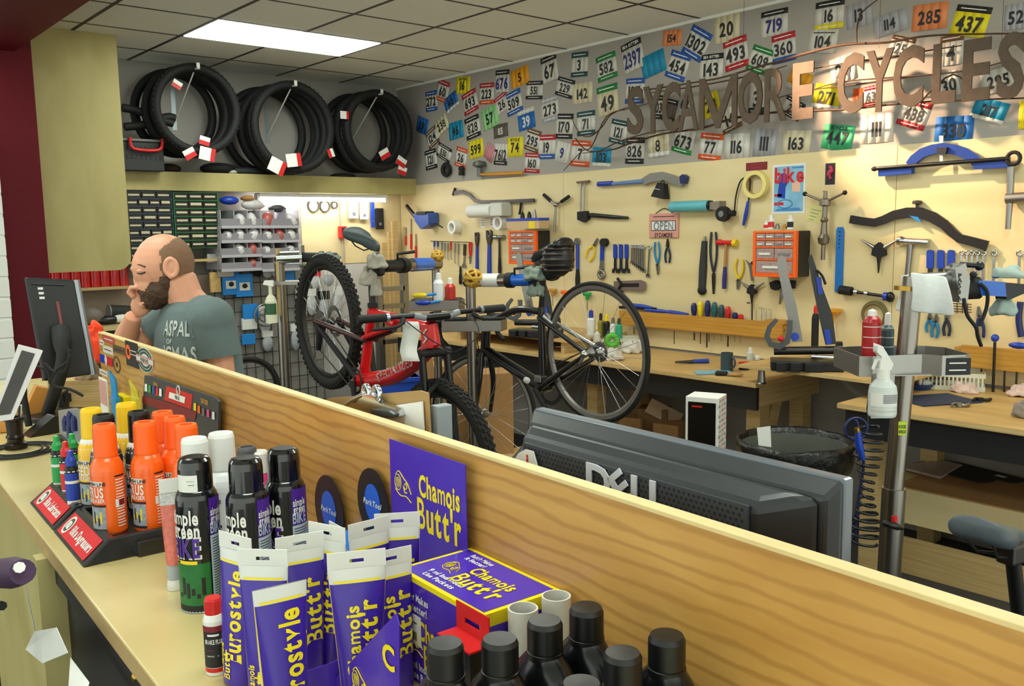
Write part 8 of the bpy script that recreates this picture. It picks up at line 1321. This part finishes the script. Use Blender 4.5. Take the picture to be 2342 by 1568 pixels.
# ---- things at the divider end: stickers, card, levers, yellow carton, display board
PF = Fr(CT.M @ Vector((0, WPF, 0)), CT.rz)
def sticker(px, py, w, h, label, mats, draw, shape=None):
    k = Kit('sticker', label, 'sticker', PF, px, py, y=-.0006, group='stickers on the divider', single=True); W = abs(k.q(px+w/2, py)[0]-k.q(px-w/2, py)[0]); H = abs(k.q(px, py-h/2)[1]-k.q(px, py+h/2)[1]); m = MB()
    if shape == 'o': m.prism([(W/2*math.cos(2*PI*i/28), H/2*math.sin(2*PI*i/28)) for i in range(28)], -.0006, 0, 0)
    elif shape == 'ring': m.ann((0, 0), W*.36, W*.48, -.0006, 0, 26, H/W)
    else: m.box((-W/2, -.0006, -H/2), (W/2, 0, H/2), 0)
    draw(m, W, H); k.part('', m, mats)
SW = mat('sticker_white', 'cfccc2', .5); SGT = mat('sticker_green', '1f4d42', .5); SBR = mat('sticker_brown', '5a4028', .5); SBL = mat('sticker_black', '1c1c1e', .5); SPKR = mat('sticker_rose', 'b4473e', .5)
def d_fin(m, W, H):
    for i, r in enumerate((.42, .3)): m.ann((0, 0), W*(r-.045), W*(r+.045), -.001, 1, 26, H/W)
    m.box((-W*.52, -.0022, -H*.14), (W*.52, -.0012, H*.14), 0); m.box((-W*.52, -.0024, H*.10), (W*.52, -.0021, H*.13), 2); m.box((-W*.52, -.0024, -H*.13), (W*.52, -.0021, -H*.10), 2); m.text('FINISH LINE', H*.14, (0, 0), -.003, 1, fit=W*.95)
sticker(332, 823, 36, 56, 'white oval sticker with green rings and red stripes on the divider', [SW, SGT, RED], d_fin, 'o'); sticker(302, 810, 28, 56, 'black sticker with an orange dial on the divider', [SBL, ORG, SW], lambda m, W, H: (m.ann((-W*.28, H*.05), W*.1, W*.2, -.001, 1, 18, H/W*1.5), m.text('~', H*.12, (W*.15, H*.15), -.001, 2, fit=W*.5), m.text('~', H*.12, (W*.15, 0), -.001, 2, fit=W*.5)))
sticker(273, 800, 28, 17, 'brown strip sticker on the divider', [SBR, SBL], lambda m, W, H: m.text('~', H*.5, (0, 0), -.001, 1, fit=W*.8)); sticker(267, 833, 17, 40, 'dark ring sticker on the divider', [SBR, SBL], lambda m, W, H: m.sph((0, -.0006, 0), (W*.14, .0006, H*.14), 8, 1), 'ring'); sticker(248, 776, 26, 16, 'rose lettering sticker at the divider top', [SPKR, SW], lambda m, W, H: m.text('~', H*.5, (0, 0), -.001, 1, fit=W*.8)); sticker(247, 800, 22, 16, 'white lettering sticker under the rose one', [SW, SBR], lambda m, W, H: m.text('~', H*.5, (0, 0), -.001, 1, fit=W*.8)); sticker(243, 823, 28, 18, 'red and blue winged sticker on the divider', [BLUE, RED, SW], lambda m, W, H: (m.box((0, -.0012, -H/2), (W/2, -.0006, H/2), 1), m.prism([(-W*.1, 0), (0, H*.9), (W*.1, 0), (0, -H*.9)], -.0018, -.0012, 2))); sticker(237, 852, 18, 12, 'small white sticker low on the divider end', [SW, SBR], lambda m, W, H: m.text('~', H*.5, (0, 0), -.001, 1, fit=W*.8)); sticker(233, 783, 10, 12, 'tiny white sticker at the divider corner', [SW, SBR], lambda m, W, H: m.text('~', H*.5, (0, 0), -.001, 1, fit=W*.8))
k = Kit('price_card', 'pink and white card standing at the divider end', 'card', PF, 236, 920, y=-.04); a, b = k.q(228, 900)[0], k.q(245, 900)[0]; z0, z1 = ZT+.001-k.z, k.q(236, 866)[1]; k.part('card', MB().box((a, 0, z0), (b, .003, z1)), PAPER); k.part('pink_panel', MB().box((a+.004, -.001, (z0+z1)/2), (b-.004, 0, z1-.006)), mat('pink_print', 'c99a98', .6))
def levers(px, col, label, pt):
    k = Kit('tyre_lever_card', label, 'tyre levers', PF, px, 905, y=-.035); zz = k.q(px, pt)[1]; 
    for i in range(4): x = (i-1.5)*.0145; k.part('lever', MB().tube(smooth_path([(x, 0, -.03), (x, 0, .01), (x*1.05, -.003, zz-.012-.004*i), (x*1.05, -.006, zz-.004*i)], 3), [.0055]*3+[.0045]*4+[.003]*3, 7), col)
    k.part('holder', MB().prism([(-.028, ZT+.001-k.z), (.028, ZT+.001-k.z), (.03, -.002), (-.03, -.002)], -.006, .006), col, bevel=.003)
levers(263, mat('lever_blue', '1f8fd0', .35), 'blue tyre levers standing before the divider', 850); levers(309, mat('lever_yellow', 'd9c93a', .4), 'yellow tyre levers standing before the divider', 872)
P = CT.I @ onz(287, 905, ZT+.12); k = Kit('yellow_carton', 'yellow counter carton with a black logo behind the cans', 'carton', CT, at=(P.x, ZT+.0006), y=P.y); m = MB().box((-.04, -.02, 0), (.055, .075, .125), 0); m.prism([(.026*math.cos(2*PI*i/20)+.008, .03*0+.09) for i in range(3)], -.03, -.029, 0); k.part('carton', m, [M_BOXY], bevel=.002); m = MB(); m.M = TR(.006, .02, .1262) @ RX(-PI/2); m.torus((0, 0, .0), .026, .002, 'y', 22, 4, 0, sq=.55); m.text('~', .01, (0, 0), -.001, 0, fit=.036); k.part('top_print', m, [INK]); m = MB().box((-.04+.004, -.0212, .07), (.05, -.0204, .105), 0); k.part('side_band', m, [GREYP])
# display board
x0 = PF.q(333, 900, -.012); k = Kit('display_board', 'dark product display board with a red logo leaning on the divider', 'display board', PF, 420, 920, y=-.014)
BP = [(333, 858), (346, 859), (494, 908), (503, 918), (500, 1075), (326, 985)]; k.part('board', MB().prism(k.poly(BP), -.003, .003), mat('board_grey', '3a3d40', .5), bevel=.001)
def flat_poly(name, pts, m_, y): k.part(name, MB().prism(k.poly(pts, y), y-.0006, y), m_)
flat_poly('red_panel', [(381, 882), (441, 902), (437, 936), (376, 914)], RED, -.0035); flat_poly('dark_band', [(326, 905), (376, 917), (450, 942), (446, 962), (326, 922)], MDKR, -.0042); flat_poly('logo_strip', [(388, 896), (424, 908), (422, 922), (386, 909)], PAPER, -.0048)
m = MB().torus((*k.p(408, 893, -.005),), .012, .002, 'y', 18, 4, 0); m.text('FINISH LINE', .01, k.q(405, 909, -.0055), -.0056, 2, fit=.036, rot=-.02); m.text('LUBE IT RIGHT!', .009, k.q(356, 878, -.005), -.0056, 1, fit=.04); m.text('CLEAN IT RIGHT!', .012, k.q(468, 918, -.005), -.0056, 1, fit=.05); k.part('lettering', m, [SW, mat('amber_print', 'd89a28', .5), INK])
for i, (px, py, c) in enumerate(((334, 886, PAPER), (342, 889, GRN), (351, 892, BLUE), (359, 895, RED), (367, 897, PAPER), (446, 930, YEL), (455, 936, ORG), (476, 945, mat('pink_plastic', 'e2408a', .4)), (488, 950, PAPER), (465, 942, GREYP))): flat_poly('bottle_picture', [(px-2.5, py-9), (px+2.5, py-8), (px+3, py+9), (px-3, py+8)], c, -.0052)
k = Kit('lube_card', 'clear card of dark blue bottles at the far tray end', 'card', PF, 155, 985, y=-.2); k.part('card', MB().prism(k.poly([(134, 938), (172, 932), (186, 936), (188, 1010), (138, 1010)]), -.001, .001), mat('clear_card', '8c9296', .3)); [k.part('bottle_picture', MB().lathe([(0, 0), (.008, 0), (.008, .03), (.004, .04), (0, .045)], 10, at=k.p(px, py, -.008)), mat('navy_plastic', '1a2560', .4)) for px, py in ((150, 985), (160, 975), (170, 985), (160, 1000))]; k.part('foot', MB().box((k.q(140, 1000)[0], -.01, ZT+.0008-k.z), (k.q(186, 1000)[0], .01, k.q(160, 1008)[1])), BLACK)
# ---- below the counter edge: purple grip and paper tag
k = Kit('handlebar_grip', 'purple grip with a white end cap below the counter edge', 'grip', CT, 25, 1308, y=-.12); k.part('grip', MB().tube([k.p(-40, 1312), k.p(30, 1309), k.p(52, 1307)], [.024, .024, .018], 14), mat('plum_rubber', '3d1f45', .55)); k.part('end_cap', MB().tube([k.p(5, 1298, -.004), k.p(45, 1297, -.004)], [.014, .008], 8), WHITE); k.part('stem', MB().tube([k.p(-38, 1312), (k.p(-38, 1312).x, 0, -k.z+.001)], .012, 8), BLKM); k.part('brake_stub', MB().tube([k.p(-30, 1380), k.p(5, 1385)], .008, 7), BLKM)
k = Kit('price_tag', 'white folded price tag hanging on a string by the counter', 'tag', CT, 110, 1460, y=-.05); k.part('string', MB().cyl(k.p(55, 1322, -.04), k.p(80, 1442), .001, n=4), PAPER); k.part('tag', MB().add([k.p(*p, y) for p, y in (((80, 1443), 0), ((130, 1434), -.01), ((156, 1492), -.02), ((98, 1516), 0), ((59, 1484), .02))], [(0, 1, 2, 3, 4)]), PAPER, sol=.0008)
k = Kit('paper_tag', 'second white paper hanging lower under the counter', 'tag', CT, 175, 1540, y=-.04, single=True); k.part('', MB().add([k.p(*p, y) for p, y in (((162, 1503), 0), ((205, 1560), 0), ((196, 1590), -.02), ((156, 1590), -.02))], [(0, 1, 2, 3)]), PAPER, sol=.0008)
k = Kit('slat_wall', 'white slat wall strip beyond the red column', 'slat wall', Fr((0, 2.2, 0), 0), -10, 600, y=0.); k.part('panel', MB().box((-.35, .01, -.8), (.06, .03, 1.)), PAPER); [k.part('slat', MB().box((-.35, 0, -.8+.12*i), (.06, .012, -.7+.12*i)), PAPER) for i in range(15)]; k.part('foot', MB().box((-.35, .01, -k.z+.001), (.06, .03, -.8)), PAPER)
# ================================================================== spot lamp aimed at the sign
P = onz(1545, -12, ZC-.03); k = empty('spot_lamp', TR(P.x, P.y, ZC-.002), 'small round ceiling spot lamp aimed at the letter sign', 'lamp'); MB().lathe([(.02, 0), (.055, -.0), (.055, -.02), (.045, -.03), (.04, -.012), (0, -.012)], 24).build('housing', WHITE, k); MB().lathe([(0, -.028), (.036, -.028), (.036, -.02), (0, -.02)], 20).build('bulb', mat('warm_bulb', (1., .78, .5), .5, var=0, emit=25), k)
L_ = bpy.data.lights.new('spot_beam', 'SPOT'); L_.energy = LAMP['spot']; L_.color = (1, .64, .4); L_.spot_size = .72; L_.spot_blend = .8; L_.shadow_soft_size = .03; lo = bpy.data.objects.new('spot_beam', L_); COL.objects.link(lo); lo.parent = k; tgt = onx(2075, 300, XW)-Vector((P.x, P.y, ZC-.06)); lo.matrix_basis = TR(0, 0, -.05) @ tgt.to_track_quat('-Z', 'Y').to_matrix().to_4x4()
# ================================================================== the bearded person behind the counter
M_SKIN = mat('skin', 'd79a7c', .5, var=.06, vs=18); M_SHIRT = mat('grey_tshirt', '5f6f70', .85, var=.1, vs=90, bump=.08); M_BEARD = mat('brown_beard', '4a3526', .9, var=.45, vs=70, bump=.8); M_STUB = mat('hair_stubble', '7d5f48', .9, var=.2, vs=120); M_JEANS = mat('dark_jeans', '23293a', .8)
MFR = Fr(atd(420, 700, 3.15), -YAW); pk = Kit('person', 'bearded person in a grey printed T-shirt looking down, hand at the mouth', 'person', MFR, 445, 760, y=0.); pk.z = 0.; pk.root.matrix_basis = MFR.M @ TR(pk.x, 0, 0)
p = pk.p
def ell(m, c, r, n=18, rot=None): m.sph(c, r, n, 0, rot)
yaw35 = math.radians(38); SH = Vector((math.sin(yaw35), -math.cos(yaw35), 0))*.165       # toward the left shoulder (near the viewer)
FC = Vector((-math.cos(yaw35), -math.sin(yaw35), 0))
C0 = p(446, 716); Ls = C0+SH+Vector((0, 0, -.01)); Rs = C0-SH+Vector((0, 0, -.015))
Le = Ls+Vector((.03, .0, -.27)); Lw = Le+Vector((-.14, .05, -.16)); Re = p(276, 806, .08); Rw = p(306, 722, .0); 
hip = C0+Vector((.03, .04, -.52)); zf = .0
# skin: head, neck, arms, hands in one surface
m = MB()
ell(m, p(376, 600), (.101, .078, .100), 24); ell(m, p(352, 612), (.074, .068, .088), 20); ell(m, p(352, 650), (.058, .058, .068), 20); ell(m, p(388, 640), (.055, .066, .075), 18)
ell(m, p(312, 614), (.014, .045, .012), 12); m.tube([p(311, 620), p(316, 646)], [.010, .016], 10); ell(m, p(318, 647), (.018, .017, .012), 12); ell(m, p(326, 668), (.014, .026, .010), 12); ell(m, p(336, 690), (.03, .03, .02), 12)
m.tube([p(405, 640), p(424, 680), p(446, 716)], [.066, .062, .075], 16)
m.tube([p(446, 716), Ls*.5+C0*.5, Ls], [.06, .06, .056], 12); m.tube([p(446, 716), Rs*.5+C0*.5, Rs], [.06, .06, .056], 12)
m.tube([Ls, Ls*.5+Le*.5, Le], [.056, .05, .041], 14); m.tube([Le, Le*.6+Lw*.4, Lw], [.041, .04, .027], 14); ell(m, Le, .041); ell(m, Lw+(Lw-Le).normalized()*.05, (.045, .03, .05), 12)
m.tube([Rs, Rs*.5+Re*.5, Re], [.054, .048, .04], 14); m.tube([Re, Re*.55+Rw*.45, Rw], [.041, .042, .028], 14); ell(m, Re, .041)
# torso core and legs keep the figure whole below the shirt
m.tube([C0+Vector((0, 0, -.05)), C0+Vector((.015, .02, -.3)), hip], [.12, .12, .12], 16)
for s in (-1, 1): a = hip+SH*(s*.5); m.tube([a, a+Vector((-.02, 0, -.42)), Vector((a.x, a.y, zf+.09))], [.085, .06, .045], 14); m.tube([Vector((a.x, a.y, zf+.05)), Vector((a.x, a.y, zf+.05))+FC*.16], [.045, .04], 12)
# right hand closed in front of the mouth: palm, four bent fingers, thumb
H0 = p(322, 698, -.005); ell(m, H0, (.036, .022, .042), 14, Matrix.Rotation(.3, 3, 'Y'))
for i in range(4):
    b = H0+Vector((-.012+.004*i, -.022+.015*i, .030-.002*i)); q1 = b+Vector((-.016, -.004, .018)); q2 = q1+Vector((.012, -.004, .018)); q3 = q2+Vector((.02, -.002, -.002)); m.tube([b, q1, q2, q3], [.0105, .010, .009, .0075], 9)
b = H0+Vector((.012, -.024, .0)); m.tube([b, b+Vector((.02, -.012, .014)), b+Vector((.032, -.008, .036))], [.0125, .011, .008], 9)
for i in range(4):
    b = Lw+(Lw-Le).normalized()*.08+SH.normalized()*(.012*(i-1.5)); d = (Lw-Le).normalized(); m.tube([b, b+d*.03, b+d*.045+Vector((0, 0, -.02)), b+d*.04+Vector((0, 0, -.04))], [.0095, .009, .008, .007], 8)
b = Lw+(Lw-Le).normalized()*.04+SH.normalized()*-.03; m.tube([b, b+Vector((-.03, 0, -.01)), b+Vector((-.05, .01, -.03))], [.012, .01, .008], 8)
# ear
e = p(392, 612, -.074); m.torus(e, .021, .0075, 'y', 18, 8, sq=1.45); ell(m, e+Vector((.004, .006, .004)), (.016, .012, .026), 10); ell(m, e+Vector((-.006, .0, -.03)), (.009, .007, .011), 8)
body = pk.part('body', m, M_SKIN); q = body.modifiers.new('r', 'REMESH'); q.mode = 'VOXEL'; q.voxel_size = .0038; q.use_smooth_shade = True; q = body.modifiers.new('s', 'SMOOTH'); q.factor = .5; q.iterations = 6
# shirt
m = MB()
def loft(st, n=28):
    vs = []
    for c, a, b in st:                       # half sizes along shoulder line and front-back
        u = SH.normalized(); v = FC
        for i in range(n): t = 2*PI*i/n; vs.append(c+u*(a*math.copysign(abs(math.cos(t))**.8, math.cos(t)))+v*(b*math.copysign(abs(math.sin(t))**.8, math.sin(t))))
    return vs, [(j*n+i, j*n+(i+1) % n, (j+1)*n+(i+1) % n, (j+1)*n+i) for j in range(len(st)-1) for i in range(n)]+[list(range(n)), list(range((len(st)-1)*n, len(st)*n))[::-1]]
vs, fs = loft([(C0+Vector((.0, 0, .045)), .085, .075), (C0+Vector((0, 0, .02)), .15, .10), (C0+Vector((.0, 0, -.05)), .175, .125), (C0+Vector((.0, 0, -.13)), .185, .135), (C0+Vector((.012, .01, -.25)), .17, .13), (C0+Vector((.02, .03, -.38)), .165, .13), (C0+Vector((.03, .04, -.56)), .175, .135)])
m.add(vs, fs, 0, True)
m.tube([C0+(Ls-C0)*.5+Vector((0, 0, .0)), Ls, Ls*.55+Le*.45], [.078, .078, .07], 18); ell(m, Ls+Vector((0, 0, .002)), .076); m.tube([C0+(Rs-C0)*.5, Rs, Rs*.5+Re*.5], [.074, .074, .064], 18); ell(m, Rs, .072)
shirt = pk.part('t_shirt', m, M_SHIRT); q = shirt.modifiers.new('r', 'REMESH'); q.mode = 'VOXEL'; q.voxel_size = .006; q.use_smooth_shade = True; q = shirt.modifiers.new('s', 'SMOOTH'); q.factor = .6; q.iterations = 8
# flatten the sleeve ends with hems and a collar band
d = (Le-Ls).normalized(); cuff = Ls*.55+Le*.45; pk.part('sleeve_hem', MB().tube([cuff-d*.018, cuff+d*.004], .072, 22), M_SHIRT)
d = (Re-Rs).normalized(); cuff = Rs*.5+Re*.5; pk.part('sleeve_hem', MB().tube([cuff-d*.018, cuff+d*.004], .066, 22), M_SHIRT)
nd = (p(424, 680)-p(452, 724)).normalized(); cc = p(440, 703); u = nd.cross(Vector((0, 1, 0))).normalized(); v = nd.cross(u); pk.part('collar', MB().tube([cc+u*(.071*math.cos(2*PI*i/26))+v*(.074*math.sin(2*PI*i/26))+nd*(.0) for i in range(26)], .007, 8, closed=True), M_SHIRT)
tx = MB(); tx.text('ASPALT', .05, (0, .03), 0, 0, fit=.15); tx.text('OF', .016, (-.04, -.015), 0, 0); tx.text('ICMAS', .05, (0, -.055), 0, 0, fit=.14); tx.text('* * *', .025, (.01, -.1), 0, 0)
o = pk.part('shirt_print', tx, [mat('pale_shirt_print', 'b9c1bc', .8)]); dx = CAM-(MFR.M @ Vector((pk.x, 0, 1.3))); px_ = p(402, 772, -.17); o.matrix_basis = TR(px_) @ RZ(-.25); q = o.modifiers.new('w', 'SHRINKWRAP'); q.target = shirt; q.wrap_method = 'PROJECT'; q.use_project_y = True; q.use_project_z = False; q.use_positive_direction = True; q.offset = .003; q.project_limit = .4
# beard, moustache, stubble, brow, eye, trousers, shoes
m = MB(); ell(m, p(374, 664), (.060, .078, .050), 20); ell(m, p(352, 684), (.044, .056, .038), 16); ell(m, p(392, 643), (.034, .080, .050), 16); ell(m, p(399, 617), (.016, .081, .034), 12); ell(m, p(334, 662), (.024, .048, .016), 12); ell(m, p(346, 670), (.036, .058, .030), 14); ell(m, p(366, 650), (.034, .070, .026), 14)
b = pk.part('beard', m, M_BEARD); q = b.modifiers.new('r', 'REMESH'); q.mode = 'VOXEL'; q.voxel_size = .0045; q.use_smooth_shade = True; t = bpy.data.textures.new('beard_noise', 'CLOUDS'); t.noise_scale = .012; q = b.modifiers.new('d', 'DISPLACE'); q.texture = t; q.strength = .010; q.mid_level = .5
m = MB(); c = p(376, 600); n = 96; vs = []; fs = []
for j in range(n//2+1):
    for i in range(n): th = PI*j/(n//2); ph = 2*PI*i/n; vs.append(c+Vector((.1025*math.sin(th)*math.cos(ph), .0795*math.sin(th)*math.sin(ph), .1013*math.cos(th))))
for j in range(n//2):
    for i in range(n):
        f = (j*n+i, (j+1)*n+i, (j+1)*n+(i+1) % n, j*n+(i+1) % n); mid = sum((vs[k] for k in f), Vector())/4-c
        if mid.x > .016+.9*max(0, mid.z-.045)+.002*math.sin(mid.z*110) and mid.z > -.07-.1*mid.x: fs.append(f)
m.add(vs, fs, 0, True); pk.part('hair', m, M_STUB)
pk.part('eyebrow', MB().tube(smooth_path([p(308, 609, -.034), p(317, 605, -.056), p(334, 610, -.068)], 4), .0045, 6), mat('eyebrow', '5e4230', .9)); pk.part('eye', MB().sph(p(322, 621, -.055), (.013, .012, .009), 12), mat('eye_white', 'c9b8ae', .3)); pk.part('eyelid', MB().sph(p(322, 619.5, -.056), (.0145, .013, .0075), 12), M_SKIN); pk.part('eyelashes', MB().tube([p(314, 624, -.058), p(323, 626, -.07), p(332, 622, -.07)], .0025, 5), mat('lashes', '2e2018', .9))
m = MB()
vs, fs = loft([(C0+Vector((.03, .04, -.5)), .165, .125), (hip+Vector((0, 0, -.1)), .18, .14), (hip+Vector((0, 0, -.2)), .17, .12)]); m.add(vs, fs, 0, True)
for s in (-1, 1): a = hip+SH*(s*.5); m.tube([a+Vector((0, 0, -.1)), a+Vector((-.02, 0, -.45)), Vector((a.x, a.y, zf+.09))], [.1, .08, .07], 14)
pk.part('trousers', m, M_JEANS)
for s in (-1, 1): a = hip+SH*(s*.5); pk.part('shoe', MB().tube([Vector((a.x, a.y, .051))-FC*.06, Vector((a.x, a.y, .051)), Vector((a.x, a.y, .046))+FC*.19], [.05, .05, .042], 12), BLKM)
